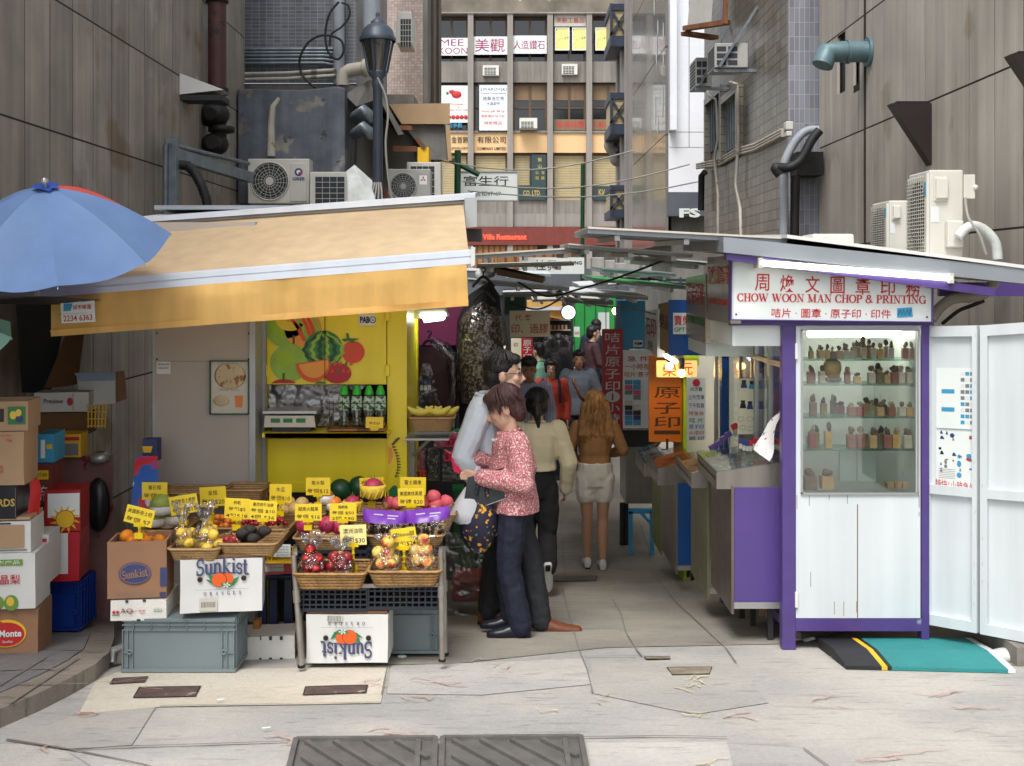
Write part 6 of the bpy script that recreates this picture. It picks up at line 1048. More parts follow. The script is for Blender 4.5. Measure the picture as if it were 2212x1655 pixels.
def citrus(flip,u,v,s):
    """The printed word, two oranges, leaves and small caption of the orange cartons."""
    def f(g,d):
        q=-1 if flip else 1;rt,up=(V((q,0,0)),V((0,0,q)));S_=s/F*d;c=P(u,v,d)
        at=lambda a,b:c+rt*a*S_+up*b*S_+V((0,-.001,0))
        def pg(m,pts,k):g.m(m).add([at(a,b)+V((0,-.0008*k,0))for a,b in pts],[tuple(range(len(pts)))])
        ov=lambda a,b,ra,rb,n=24:[(a+ra*math.cos(2*math.pi*k/n),b+rb*math.sin(2*math.pi*k/n))for k in range(n)]
        g.m('grey_ink');serif(g,'Sunkist',at(.015,.31),.36*S_,1.12*S_,rt,up,.001,.95,0.0,.5);g.m('print_blue');serif(g,'Sunkist',at(0,.32),.36*S_,1.12*S_,rt,up,.003,.85,0.0,.5)
        pg('green_ink',[(-.36,.02),(-.26,.0),(-.05,-.06),(-.2,-.1)],2);pg('green_ink',[(-.3,.14),(-.22,.1),(-.12,.02),(-.26,.02)],2);pg('green_ink',[(.2,-.02),(.38,.06),(.3,-.08),(.18,-.12)],2)
        pg('orange_ink',ov(.12,.02,.13,.13),3);pg('black_ink',ov(-.055,.0,.162,.158),4);pg('orange_ink',ov(-.06,.0,.155,.152),5);pg('green_ink',[(-.04,-.08),(.1,-.06),(.3,-.1),(.16,-.17),(.02,-.15)],6)
        for k in range(5):a=k*1.257;pg('white_board',[(.1,-.12),(.1+.07*math.cos(a -.3),-.12+.05*math.sin(a -.3)),(.1+.09*math.cos(a),-.12+.06*math.sin(a)),(.1+.07*math.cos(a+.3),-.12+.05*math.sin(a+.3))],7)
        pg('grey_ink',[(-.58,-.215),(.58,-.215),(.58,-.21),(-.58,-.21)],2);g.m('print_blue');
        for i,ch in enumerate('ORANGES'):serif(g,ch,at(-.36+.125*i,-.3),.075*S_,.06*S_,rt,up,.002,1.0)
        for a in (-.47,.47):pg('card_inside',ov(a,.02,.06,.06,16),2);pg('black_ink',ov(a,.02 -.008*q,.052,.052,16),3)
        pg('tag_pale' if False else 'off_white',[(-.48,-.68),(-.1,-.68),(-.1,-.4),(-.48,-.4)]if not flip else [(.1,-.49),(.42,-.49),(.42,-.34),(.1,-.34)],2)
        random.seed(3)
        for k in range(14):a=(-.44 if not flip else .14)+.022*k;b0=-.6 if not flip else -.47;pg('grey_ink' if k%3 else 'dark',[(a,b0),(a+random.uniform(.006,.014),b0),(a+.01,b0+.12),(a,b0+.12)],3)
    return f
d=5.9
carton('white orange carton with dark blue print and two oranges, upright on the grey crate',392,565,1208,1322,d,.28,'card_white',citrus(False,479,1252,98),lid='card_inside')
carton('white orange carton standing upside down under the metal rack',662,838,1328,1432,6.0,.28,'card_white',citrus(True,750,1376,98),lid='card_inside')
def oval_logo(g,d):
    oval(g,'print_blue',291,1239,34,24,d);oval(g,'card_brown',291,1239,32,22,d -.001);oval(g,'print_blue',291,1239,30.5,20.5,d -.002);g.m('card_brown');serif(g,'Sunkist',P(291,1239,d -.002),17/F*d,54/F*d,bold=1.15,rot=R(7),lift=.002)
    rect(g,'print_blue',344,358,1228,1268,d);rect(g,'print_blue',343,356,1281,1290,d);
    for k in range(3):rect(g,'grey_ink',250,330,1279+4*k,1279.6+4*k,d)
carton('open brown carton holding oranges, with a blue oval logo',234,358,1170,1292,d,.3,'card_brown',oval_logo,open_top=True)
random.seed(2)
def cratef(lab,u0,u1,v0,v1,d,dep,mat='crate_grey'):
    """A euro crate: body, deep rim ribs, corner ribs and base lip."""
    x0,x1,z0,z1=X(u0,d),X(u1,d),Z(v1,d),Z(v0,d);root=empty('plastic_crate',((x0+x1)/2,d+dep/2,z0),lab,'crate');w_,h_=x1 -x0,z1 -z0
    MB(mat).box(x0+.006,x1 -.006,d+.008,d+dep -.008,z0+.006,z1 -.002).build('body',root,bevel=.004);g=MB(mat);rb=lambda a,b,c,e:g.box(x0+w_*a,x0+w_*b,d -.004,d+.007,z0+h_*c,z0+h_*e)
    for q in (.8,.9,.975):rb(0,1,q,q+.018)
    for q in (0,.045,.09,.88,.925,.985):rb(q,q+.008,.07,.8)
    for q in (.1,.255,.41,.57,.725,.875):rb(q,q+.006,.8,.99)
    rb(0,.09,.36,.375);rb(.89,1,.36,.375);g.box(x0 -.004,x1+.004,d -.009,d+dep,z0,z0+h_*.06)
    for s_ in range(6):y=d+dep*(.08+.17*s_);g.box(x1 -.005,x1+.004,y,y+.008,z0+h_*.07,z1)
    g.box(x1 -.005,x1+.005,d,d+dep,z1 -h_*.2,z1 -h_*.18);g.box(x0,x1,d,d+dep,z1 -.0015,z1+.008)
    g.build('ribs',root);g=MB(mat)
    for q in (.07,.905):c=V((x0+w_*q,d -.004,z0+h_*.39));g.lathe(c,[(.014,0),(.014,.008),(.008,.008),(.008,0)],14,(0,-1,0))
    g.build('boss',root);return root
cratef('large grey plastic crate standing on the road under the cartons',264,508,1340,1451,d,.27);cratef('grey plastic crate half hidden under the rack, beside the upside down carton',805,948,1310,1411,6.3,.4)
g=MB('aluminium');q=GPT(246,1440,.03);g.tube([q+V((0,-.02,0)),q+V((0,0,.06)),q+V((.08,0,.09))],.02,10);g.build('drain_spout',label='short grey pipe elbow between kerb and grey crate',cat='pipe')
def styro(lab,u0,u1,v0,v1,d,dep,prints=None,notches=(),yaw=0):
    r_=carton(lab,u0,u1,v0,v1,d,dep,'styrofoam',prints,'foam_box','foam box',bev=.02,yaw=yaw);r_.children[0].modifiers.new('bevel','BEVEL').width=.0
    g=MB('ac_slot');g.T=rotm(((X(u0,d)+X(u1,d))/2,d,0),R(yaw))if yaw else None
    for u,v,w_,h in notches:g.box(X(u -w_/2,d),X(u+w_/2,d),d -.0075,d -.004,Z(v+h/2,d),Z(v -h/2,d))
    g.build('notches',r_);return r_
def cherrypr(g,d):
    for u in (247,255):oval(g,'red_ink',u,1322,3.4,3.4,d)
    g.m('red_ink');g.text('CHERRY 草莓',P(290,1320,d),5/F*d,48/F*d);g.text('FRESH',P(308,1325,d),3/F*d);g.m('green_ink').text('ШШ',P(340,1319,d),7/F*d);rect(g,'green_ink',243,259,1327,1329,d);g.m('black_ink').text('AQ',P(274,1320,d),13/F*d,26/F*d,bold=-.01,lift=.005)
styro('flat white foam tray with red cherry print under the brown carton',240,358,1296,1341,d,.3,cherrypr,((275,1298,6,5),(312,1297,6,5),(300,1339,8,4)),4)
styro('stained white foam box with square notches behind the rack leg',529,636,1375,1432,6.25,.3,None,[(u,v,6,8)for u in (540,562,585,608)for v in (1378,1424)])
mk('wood_crate',(176,120,60),.7,var=.2,vs=8);g=MB('wood_crate');g.box(X(520,6.4),X(592,6.4),6.4,6.6,Z(1378,6.4),Z(1372,6.4));g.box(X(549,6.4),X(562,6.4),6.38,6.44,Z(1371,6.4),Z(1338,6.4));g.build('wooden_pallet',label='orange brown wooden slats on the stained foam box',cat='wood')
root=empty('stool',(X(600,6.7),6.8,zg(6.8)),'dark navy plastic stool under the fruit baskets','stool');g=MB('stool_navy');g.box(X(560,6.6),X(634,6.6),6.6,6.9,Z(1252,6.6),Z(1240,6.6));g.build('seat',root,bevel=.01)
for u in (590,622,566):
    MB('stool_navy').hexa([(X(u -7,6.62),6.62,Z(1252,6.62)),(X(u+7,6.62),6.62,Z(1252,6.62)),(X(u+7,6.62),6.66,Z(1252,6.62)),(X(u -7,6.62),6.66,Z(1252,6.62))],[(X(u -10,6.6),6.6,zg(6.6)),(X(u+10,6.6),6.6,zg(6.6)),(X(u+10,6.6),6.64,zg(6.6)),(X(u -10,6.6),6.64,zg(6.6))]).build('leg',root)
carton('red edged white carton on the navy stool',572,634,1214,1240,6.5,.3,'card_white',lambda g,d:(rect(g,'red_board',572,634,1214,1219,d),rect(g,'red_board',572,634,1235,1240,d),rect(g,'grey_ink',582,622,1226,1227,d),rect(g,'red_board',612,634,1219,1235,d)))
o_=empty('wire_basket',P(608,1214,6.4),'yellow wire basket with a white printed notice under the cherries','basket');g=MB('yellow_paint')
for k in range(7):u=578+9*k;g.bar(P(u,1213,6.38),P(u,1180,6.38),.004)
for k in range(4):v=1181+10.5*k;g.bar(P(576,v,6.38),P(634,v,6.38),.004)
g.box(X(577,6.5),X(634,6.5),6.45,6.7,Z(1213,6.5),Z(1211,6.5));g.build('wires',o_);g=MB('white_board');g.box(X(592,6.37),X(628,6.37),6.365,6.37,Z(1203,6.37),Z(1176,6.37));g.m('dark');[g.text('GROWN IN',P(610,1181+6*k,6.364),3.2/F*6.37,26/F*6.37)for k in range(4)];g.build('notice',o_)
# stack of cartons at the photo edge
hgt=.092
carton('brown carton with a red and yellow fruit logo at the bottom of the edge stack',-110,78,1318,1433,5.95,.36,'card_brown',lambda g,d:(oval(g,'yellow_paint',12,1370,41,30,d),oval(g,'red_ink',12,1372,37,26,d -.001),oval(g,'red_ink',-10,1366,26,24,d -.0015),g.m('white_board').text('Monte',P(20,1370,d -.0025),15/F*d,46/F*d,bold=.03),g.text('Quality',P(14,1388,d -.0025),7/F*d),oval(g,'card_inside',14,1425,10,5,d)))
carton('white carton with green pears and red characters, second from the ground in the edge stack',-110,72,1197,1317,5.93,.36,'card_white',lambda g,d:(rect(g,'leaf_green',-60,46,1210,1223,d),g.m('red_ink').text('水晶梨',P(8,1253,d),21/F*d,66/F*d,bold=.01),oval(g,'leaf_green',-8,1303,15,16,d),oval(g,'leaf_green',22,1304,15,17,d),oval(g,'lemon_skin',-10,1300,7,9,d -.001),oval(g,'lemon_skin',20,1301,8,10,d -.001),g.m('white_board').text('生态农产品',P(0,1216,d -.001),8/F*d,80/F*d)))
carton('white slotted carton with a kraft front flap, under the black carton',-110,62,1128,1196,5.93,.36,'card_white',lambda g,d:(rect(g,'card_kraft',-60,48,1136,1186,d),rect(g,'grey_ink',-60,54,1189,1192,d),rect(g,'dark',-30,20,1131,1134,d)),lid='card_kraft')
carton('glossy black carton with gold letters under the tall kraft carton',-110,32,1052,1122,5.93,.3,'black_plastic',lambda g,d:(g.m('gold').text('YARDS',P(-2,1087,d),17/F*d,62/F*d,bold=.03),rect(g,'grey_ink',29.5,30.5,1056,1120,d)))
carton('tall kraft carton with faint red print in the edge stack',-110,48,934,1050,5.93,.34,'card_kraft',lambda g,d:(rect(g,'red_ink',-60,24,911+30,912+30,d),g.m('red_ink').text('Kgs',P(18,952,d),8/F*d),g.text('瓜',P(-2,1015,d),16/F*d)))
carton('open kraft tray with a green printed window on top of the edge stack',-110,56,868,932,5.94,.34,'card_kraft',lambda g,d:(rect(g,'green_ink',14,50,880,918,d),oval(g,'lemon_skin',25,898,7,9,d -.001),oval(g,'print_blue',38,906,8,8,d -.001),oval(g,'lemon_skin',36,893,6,8,d -.0015),rect(g,'dark',-30,6,884,912,d)),open_top=True)
g=MB('red_ink');cloth(g,P(62,1030,6.1),P(84,1036,6.15),P(92,1112,6.1),P(52,1116,6.05),8,10,.05,9);g.build('red_bag',label='red plastic bag hanging beside the black carton',cat='plastic bag')
carton('bright blue upright carton behind the kraft carton',80,116,938,1000,6.6,.3,'cyan_ink',lambda g,d:(rect(g,'white_board',88,97,950,990,d),rect(g,'yellow_paint',100,112,960,970,d)));carton('brown carton with a yellow label and white brushed character',74,112,1004,1130,6.55,.3,'brown_band',lambda g,d:(rect(g,'yellow_paint',80,104,1016,1036,d),g.m('black_ink').text('STAR',P(92,1026,d -.001),8/F*d,20/F*d),g.m('white_paint').text('帝',P(94,1066,d),34/F*d,16/F*d)))
mk('sun_red',(170,22,26),.5);
def sunpr(g,d):
    rect(g,'white_board',104,170,1066,1118,d);c=(140,1122)
    for k in range(12):a=k*math.pi/6+.1;poly(g,'yellow_paint',[(c[0]+17*math.cos(a+.25),c[1]+17*math.sin(a+.25)),(c[0]+17*math.cos(a -.25),c[1]+17*math.sin(a -.25)),(c[0]+34*math.cos(a+.18),c[1]+32*math.sin(a+.18))],d -.001)
    oval(g,'sun_red',c[0],c[1],20,20,d -.002);oval(g,'yellow_paint',c[0],c[1],18.5,18.5,d -.003)
carton('red and white carton with a yellow sun, in the second row',98,172,1058,1148,6.5,.3,'sun_red',sunpr);carton('white carton with a broad red border under the sun carton',106,170,1150,1256,6.5,.34,'red_board',lambda g,d:rect(g,'card_white',108,146,1152,1240,d));carton('white carton with a red oval mark beside the blue crate',66,104,1156,1262,6.2,.3,'card_white',lambda g,d:(oval(g,'red_ink',92,1204,6,22,d),rect(g,'red_ink',88,100,1164,1174,d)))
cratef('deep blue plastic crate on the shaded pavement',84,172,1260,1362,6.55,.26,'crate_blue');carton('dark blue printed carton beside the deep blue crate',62,84,1262,1372,6.2,.3,'stool_navy')
carton('white carton with cursive print and red flowers in the shaded back',77,190,848,890,7.4,.3,'card_white',lambda g,d:(g.m('black_ink').text('Precious',P(116,866,d),10/F*d,40/F*d),oval(g,'red_ink',150,868,6,9,d),oval(g,'red_ink',84,870,5,6,d),rect(g,'grey_ink',156,157,850,888,d)));carton('plain brown carton under the white carton in the shaded back',84,188,892,940,7.45,.3,'card_inside');carton('yellow tissue carton on the cloth covered stack',130,174,938,988,7.2,.25,'yellow_paint',lambda g,d:(rect(g,'red_ink',134,170,944,952,d),rect(g,'grey_ink',138,168,958,984,d)))
mk('floral_cloth',(120,84,84),.8,var=.1,bump=.3,bs=12,spots=[(9,(120,20,30),.66),(12,(60,70,60),.7)]);g=MB('floral_cloth');g.hexa([P(116,992,7.3),P(240,990,7.3),P(244,1345,7.0),P(180,1345,7.0)],[P(116,992,8.2),P(236,985,8.2),P(238,1330,8.2),P(150,1330,8.2)]);cloth(g,P(112,988,7.28),P(244,982,7.28),P(246,1340,6.95),P(176,1342,6.95),14,24,.08,4);g.build('covered_stack',label='stack of goods covered by a dark pink cherry print cloth',cat='covered stack')
g=MB('black_plastic');g.ell(P(212,1090,7.1),.075,.06,.17,12,10);g.build('rubbish_bag',label='black bag hanging on the cherry print cloth',cat='bag');g=MB('aluminium');g.lathe(P(216,1000,7.25),[(.02,0),(.06,.01),(.065,.05),(.03,.07)],14);g.build('metal_bowl',label='shiny metal bowl on the covered stack',cat='bowl')
o_=MB('yellow_paint');
for k in range(6):u=190+8*k;o_.bar(P(u,874,7.3),P(u*.9+20,924,7.3),.006)
for k in range(4):v=875+15*k;o_.bar(P(188,v,7.3),P(234 -2*k,v,7.3),.006)
o_.build('wire_basket',label='yellow plastic mesh basket hanging in the shaded back',cat='basket')
mk('blue_print',(150,170,190),.7,var=.1);g=MB('card_white');cloth(g,P(165,806,7.6),P(250,804,7.6),P(250,872,7.55),P(172,876,7.55),6,6,.03,6);g.m('card_brown');cloth(g,P(236,806,7.62),P(268,800,7.62),P(276,862,7.58),P(238,874,7.58),6,6,.05,6);g.m('blue_print');cloth(g,P(160,806,7.57),P(250,804,7.57),P(248,822,7.56),P(172,824,7.56),6,2,.02,6);g.build('folded_cardboard',label='folded white and brown cardboard leaning in the shaded back',cat='cardboard')
g=MB('black_rubber');cloth(g,P(-60,640,8.0),P(150,640,8.3),P(110,850,8.3),P(-60,850,8.0),24,12,.1,2.5);g.m('card_inside');cloth(g,P(150,700,8.1),P(182,720,8.1),P(168,830,8.0),P(96,840,7.9),10,10,.1,3);g.build('dark_sheet',label='dark hanging sheet in the shade under the umbrella',cat='sheet');g=MB('black_rubber');cloth(g,(-3.54,9.6,2.02),(-2.4,9.6,2.0),(-2.2,5.6,1.99),(-3.54,5.5,2.0),14,14,.05,2,V((0,0,1)));g.build('tarpaulin',label='added dark tarpaulin shading the cartons beside the stone wall',cat='tarpaulin')  # overhead tarpaulin is added to darken the carton pile
mk('gift_bag',(40,90,170),.35,var=.15,vs=9,spots=[(7,(190,40,50),.52),(9,(210,215,225),.6)]);g=MB('gift_bag');g.hexa([P(282,1108,6.6),P(345,1108,6.6),P(340,985,6.75),P(292,985,6.75)],[P(282,1108,6.85),P(345,1108,6.85),P(340,985,6.85),P(292,985,6.85)]);g.m('print_blue').box(X(301,6.8),X(332,6.8),6.86,6.95,Z(1000,6.8),Z(952,6.8));g.m('yellow_paint').quad(*[P(u,v,6.85)for u,v in ((310,978),(326,978),(330,964),(307,964))]);g.build('snack_packs',label='shiny blue red snack packs stacked beside the beige cabinet',cat='packets')
# ---------------------------------------------------------------- rack, black crates, baskets
mk('rack_tube',(150,144,134),.4,.5,var=.2,vs=12,spots=[(14,(120,84,58),.66)]);root=empty('display_rack',P(800,1430,6.1),'metal tube rack holding the front fruit baskets','rack');
for a,b in (((634,1200,5.98),(651,1437,5.93)),((952,1190,5.98),(955,1424,5.98)),((645,1260,6.35),(655,1425,6.25)),((958,1180,6.4),(962,1410,6.3))):
    g=MB('rack_tube');A,B=P(*a),P(*b);g.tube([A,B],.014,10);g.tube([A.lerp(B,.32),A.lerp(B,.43)],.019,10);g.m('black').cyl(B,B -V((0,0,.012)),.02,10);g.build('leg',root)
g=MB('rack_tube');
for v in (1268,):g.bar(P(636,v,5.99),P(954,v -6,5.99),.02)
for u in (638,952):g.bar(P(u,1268,5.99),P(u,1262,6.45),.02);g.bar(P(u,1196,6.0),P(u,1180,6.45),.02)
g.build('cross_bar',root)
def mesh_crate(lab,u0,u1,v0,v1,d,dep,tilt=0):
    root=empty('mesh_crate',P((u0+u1)/2,v1,d+dep/2),lab,'crate','black mesh crates on the rack');x0,x1,z0,z1=X(u0,d),X(u1,d),Z(v1,d),Z(v0,d);g=MB('crate_dark');n=11
    for k in range(n+1):x=x0+(x1 -x0)*k/n;g.box(x -.004,x+.004,d,d+.008,z0,z1);g.box(x -.003,x+.003,d+dep -.008,d+dep,z0,z1)
    for k in range(5):z=z0+(z1 -z0)*k/4;t=.009 if k in (0,4)else .004;g.box(x0 -.004,x1+.004,d -.003,d+.0095,z -t,z+t);g.box(x0 -.004,x1+.004,d+dep -.0095,d+dep+.003,z -t,z+t);g.box(x0 -.005,x0+.004,d,d+dep,z -t,z+t);g.box(x1 -.004,x1+.005,d,d+dep,z -t,z+t)
    g.box(x0,x1,d,d+dep,z0,z0+.006);g.build('mesh',root);return root
mesh_crate('black mesh crate under the nectarine basket',642,792,1272,1318,6.0,.35);mesh_crate('black mesh crate under the apple basket',796,946,1264,1314,6.0,.35);mesh_crate('black mesh crate behind the bagged nectarines',640,792,1192,1240,6.28,.2);mesh_crate('black mesh crate behind the bagged apples',796,950,1186,1234,6.28,.2)
mk('basket_weave',(178,144,98),.75,var=.15,vs=20,bump=.5,bs=60,stripes=(2,75,(128,96,58),.28));mk('basket_rough',(170,130,80),.75,var=.25,vs=24,bump=.9,bs=55,stripes=(2,60,(104,72,38),.32))
def basket(lab,u0,u1,v0,v1,d,dep,mat='basket_weave',group=None):
    """A tapered woven tray: shell of upright stakes and woven rows, with a rolled rim."""
    x0,x1,z0,z1=X(u0,d),X(u1,d),Z(v1,d),Z(v0,d);t=(x1 -x0)*.075;root=empty('basket',((x0+x1)/2,d+dep/2,z0),lab,'basket',group);g=MB(mat)
    def ring(f,z,grow):
        a,b,c,e=x0+t*(1 -f)-grow,x1 -t*(1 -f)+grow,d+.03*(1 -f)-grow,d+dep -.03*(1 -f)+grow;r=.03;out=[]
        for cx,cy,s0 in ((b -r,c+r,-90),(b -r,e -r,0),(a+r,e -r,90),(a+r,c+r,180)):
            out+=[V((cx+r*math.cos(R(s0+22.5*k)),cy+r*math.sin(R(s0+22.5*k)),z))for k in range(5)]
        fine=[]
        for i,p in enumerate(out):
            q=out[(i+1)%len(out)];n=max(1,int((q -p).length/.012));fine+=[(p.lerp(q,k/n))for k in range(n)]
        return fine
    rows=9;base=ring(0,z0,0);N=len(base);vs=[]
    top=ring(1,z1,0);
    for j in range(rows+1):
        f=j/rows
        for i in range(N):
            p=base[i].lerp(top[min(i*len(top)// N,len(top)-1)],f);c=V(((x0+x1)/2,d+dep/2,p.z));p=p+(p -c).normalized()*(.0035 if (i+j)%2 else -.0015);vs.append(p)
    g.add(vs,[(j*N+i,j*N+(i+1)%N,(j+1)*N+(i+1)%N,(j+1)*N+i)for j in range(rows)for i in range(N)],True);g.add([p+V((0,0,.004))for p in base],[tuple(range(N))])
    g.build('weave',root);g=MB(mat);g.tube(top+top[:1],.008,8,False);g.build('rim',root);return root
mk('bag_paper',(150,120,90),.8)
basket('woven tray basket of bagged lemons on the white carton',361,471,1187,1215,5.86,.3);basket('woven tray basket of avocados on the white carton',468,596,1176,1204,5.9,.34);basket('rough straw basket of bagged nectarines on the rack',632,790,1241,1277,5.93,.3,'basket_rough');basket('rough straw basket of bagged apples on the rack',794,952,1236,1270,5.93,.3,'basket_rough')
basket('woven basket of dragon fruit behind the nectarine bags',632,778,1164,1196,6.3,.3);basket('woven basket under the purple labelled grape bags',790,958,1158,1192,6.3,.3);basket('woven basket of green pomelos behind the brown carton',300,396,1147,1170,6.35,.35);basket('woven basket of cherry bags behind the avocados',515,622,1144,1172,6.4,.35);basket('woven basket of kumquats behind the lemons',440,520,1142,1164,6.4,.3)
basket('shallow woven basket against the beige cabinet',340,470,1066,1096,6.85,.25);basket('second shallow woven basket in the back row, near the yellow stall',480,566,1060,1096,6.85,.25);basket('woven basket of pears in the back row',600,700,1112,1150,6.7,.3);basket('long woven basket of dragon fruit and peaches in the back row',745,985,1112,1150,6.7,.35);basket('woven basket of bananas on the bracket beside the yellow stall',883,980,904,933,7.3,.25)
# ---------------------------------------------------------------- fruit, each its own object
PRO={}
def fruit(kind,q,r,lab,group,seed=0):
    names={'lemon':'lemon','nectarine':'nectarine','apple_red':'apple','apple_yellow':'apple','avocado':'avocado','pomelo':'pomelo','cherry':'cherry','dragon':'dragon_fruit','pear':'pear','peach':'peach','kumquat':'kumquat','orange':'orange','grape':'grape','banana':'banana','net_dragon':'dragon_fruit','net_pear':'pear','melon':'melon'}
    if kind not in PRO:
        g=MB({'lemon':'lemon_skin','nectarine':'nectarine','apple_yellow':'apple_yellow','apple_red':'apple_red','avocado':'avocado','pomelo':'pomelo','cherry':'cherry','dragon':'dragon_fruit','net_dragon':'dragon_fruit','pear':'pear','net_pear':'persimmon','peach':'peach','kumquat':'persimmon','orange':'orange_skin','grape':'grape','banana':'banana','melon':'water_dark'}[kind])
        if kind=='lemon':g.lathe((0,0,0),[(.02,-1.08),(.2,-1.02),(.5,-.86),(.82,-.5),(.92,0),(.82,.5),(.5,.84),(.22,.98),(.1,1.12),(0,1.14)],14)
        elif kind in ('apple_red','apple_yellow','nectarine','peach'):g.lathe((0,0,0),[(.02,-.82),(.3,-.9),(.66,-.72),(.94,-.25),(1,.15),(.86,.6),(.5,.86),(.2,.84),(.02,.68)],16);g.m('durian_edge').tube([(0,0,.66),(.03,.02,1.0)],.05,5)
        elif kind=='avocado':g.lathe((0,0,0),[(.05,-1),(.5,-.9),(.85,-.5),(.9,0),(.66,.6),(.4,1),(.1,1.18)],14,(1,.2,.1))
        elif kind=='banana':g.tube([(-1.4,0,.5),(-.9,0,.05),(-.2,0,-.15),(.5,0,-.05),(1.0,0,.3),(1.25,0,.55)],[.12,.32,.38,.36,.26,.1],8)
        elif kind=='grape':g.ell((0,0,0),.85,.85,1,8,6)
        elif kind=='cherry':g.ell((0,0,0),1,1,.94,10,7);g.m('leaf_green').tube([(0,0,.9),(.3,.1,1.9)],.06,4)
        elif kind in ('dragon','net_dragon'):
            g.ell((0,0,0),1,1,.98,16,12)
            for k in range(22):a,b=k*2.4,-.7+1.5*k/22;c=math.sqrt(max(0,1 -b*b));p=V((c*math.cos(a),c*math.sin(a),b));s_=p.cross(V((0,0,1))).normalized()*.17;g.m('leaf_green' if k>8 else 'dragon_fruit').add([p*.97 -s_,p*.97+s_,p*1.12+V((0,0,.3))],[(0,1,2)])
            g.m('leaf_green');[g.add([(.12*math.cos(a),.12*math.sin(a),.9),(.12*math.cos(a+1),.12*math.sin(a+1),.9),(.5*math.cos(a+.5),.5*math.sin(a+.5),1.45)],[(0,1,2)])for a in range(6)]
            if kind=='net_dragon':g.m('foam_net').lathe((0,0,0),[(.5,-1),(1.02,-.7),(1.2,-.2),(1.28,.15),(1.14,.4),(1.06,.3)],20);[g.tube([(1.22*math.cos(a+.5*t),1.22*math.sin(a+.5*t),-.75+t*1.0)for t in (0,.5,1)],.05,4)for a in [i*.52 for i in range(12)]]
        elif kind=='net_pear':g.ell((0,0,0),1,1,.9,14,10);g.m('foam_white').lathe((0,0,0),[(.6,-1),(1.0,-.8),(1.1,-.3),(1.12,.05),(1.02,.1)],18)
        elif kind=='pomelo':g.ell((0,0,0),1,1,.95,16,10);g.m('foam_white').lathe((0,0,0),[(.5,-1),(.95,-.85),(1.06,-.4),(1.02,-.15)],18)
        else:g.ell((0,0,0),1,1,.94,14,10)
        me_o=g.build('proto',smooth=True);PRO[kind]=me_o.data;bpy.data.objects.remove(me_o)
    o=bpy.data.objects.new(names[kind],PRO[kind]);C.objects.link(o);o.location=q;rn=random.Random(seed*7+len(WL)+int(q[0]*991));o.scale=(r,r,r)
    o.rotation_euler=(rn.uniform(-.5,.5),rn.uniform(-.5,.5),rn.uniform(0,6.28))if kind not in ('lemon','banana','avocado','net_dragon','pomelo','net_pear')else ((rn.uniform(.9,2.2),rn.uniform(-.4,.4),rn.uniform(0,3.1))if kind=='lemon' else (0,0,rn.uniform(-.4,.4)))
    WL[o.name]=V(q);return tag(o,lab,names[kind].replace('_',' '),group)
def fbag(lab,u0,u1,v0,v1,vg,d,kind,n,r,flab,seed=1):
    """A cellophane bag of fruit: rounded body, tied neck and a crumpled flare above; the fruit inside are things of their own."""
    rn=random.Random(seed);s=d/F;c=P((u0+u1)/2,v1,d);w_=(u1 -u0)*s/2;h=(v1 -v0)*s;hg=(v1 -vg)*s;N=20
    prof=[(.35,.0),(.9,.03),(1.04,.18),(1.06,.45),(.96,.7),(.6,.9),(.16,1.0)];vs=[]
    for f,t in prof:vs+=[c+V((math.cos(2*math.pi*k/N)*w_*f*(1+.05*math.sin(7*k+5*t)),math.sin(2*math.pi*k/N)*w_*.8*f*(1+.05*math.cos(5*k)),t*h+.003))for k in range(N)]
    nb=len(prof)
    for f,t in ((.3,.18),(.62,.55),(1.0,1.0)):vs+=[c+V((math.cos(2*math.pi*k/N)*w_*f*(.75+.3*(-1)**k),math.sin(2*math.pi*k/N)*w_*.6*f*(.75 -.25*(-1)**k),h+t*(hg -h)*rn.uniform(.75,1.1)))for k in range(N)]
    g=MB('cello');g.add(vs,[(i*N+k,i*N+(k+1)%N,(i+1)*N+(k+1)%N,(i+1)*N+k)for i in range(nb+2)for k in range(N)],False);o_=g.build('fruit_bag',label=lab,cat='fruit bag');g=MB('gold');g.lathe(c+V((0,0,h)),[(w_*.17,-.006),(w_*.22,0),(w_*.17,.006)],10);g.build('tie',o_)
    placed=[]
    for z in range(4):
        zz_=r*(.95+1.5*z)
        if zz_>h*.95:break
        ring=max(1,int((w_*(1 -.16*z))/r*2.4)-z)if z<3 else 1
        for k in range(ring):
            a=2*math.pi*k/ring+z*.6 -1.2;rad=max(0,w_*(1 -.18*z)-r)*(.95 if ring>1 else 0);placed.append(c+V((rad*math.cos(a),rad*.75*math.sin(a),zz_)))
    placed.sort(key=lambda p:p.y)
    for i,p in enumerate(placed[:n]):fruit(kind if not isinstance(kind,tuple)else kind[i%len(kind)],p,r,flab,flab.replace(' in the','s in the',1)if ' in the' in flab else flab+' group',i)
fbag('clear tied bag of nectarines nearest the rack leg',644,704,1190,1247,1152,6.02,'nectarine',9,.031,'nectarine in the clear bag nearest the rack leg');fbag('clear tied bag of nectarines beside the pale price card',706,765,1192,1244,1160,6.02,'nectarine',9,.031,'nectarine in the clear bag beside the pale price card',2)
fbag('clear tied bag of red yellow apples in the middle of the rack',802,866,1174,1238,1156,6.02,'apple_yellow',9,.035,'apple in the bag at the middle of the rack',3);fbag('clear tied bag of red yellow apples at the rack end',878,946,1170,1236,1158,6.02,'apple_yellow',9,.035,'apple in the bag at the rack end',4)
fbag('clear tied bag of lemons beside the brown carton',368,420,1134,1187,1080,5.96,'lemon',9,.032,'lemon in the bag beside the brown carton',5);fbag('clear tied bag of lemons next to the avocado basket',414,471,1130,1188,1084,5.96,'lemon',9,.032,'lemon in the bag next to the avocados',6)
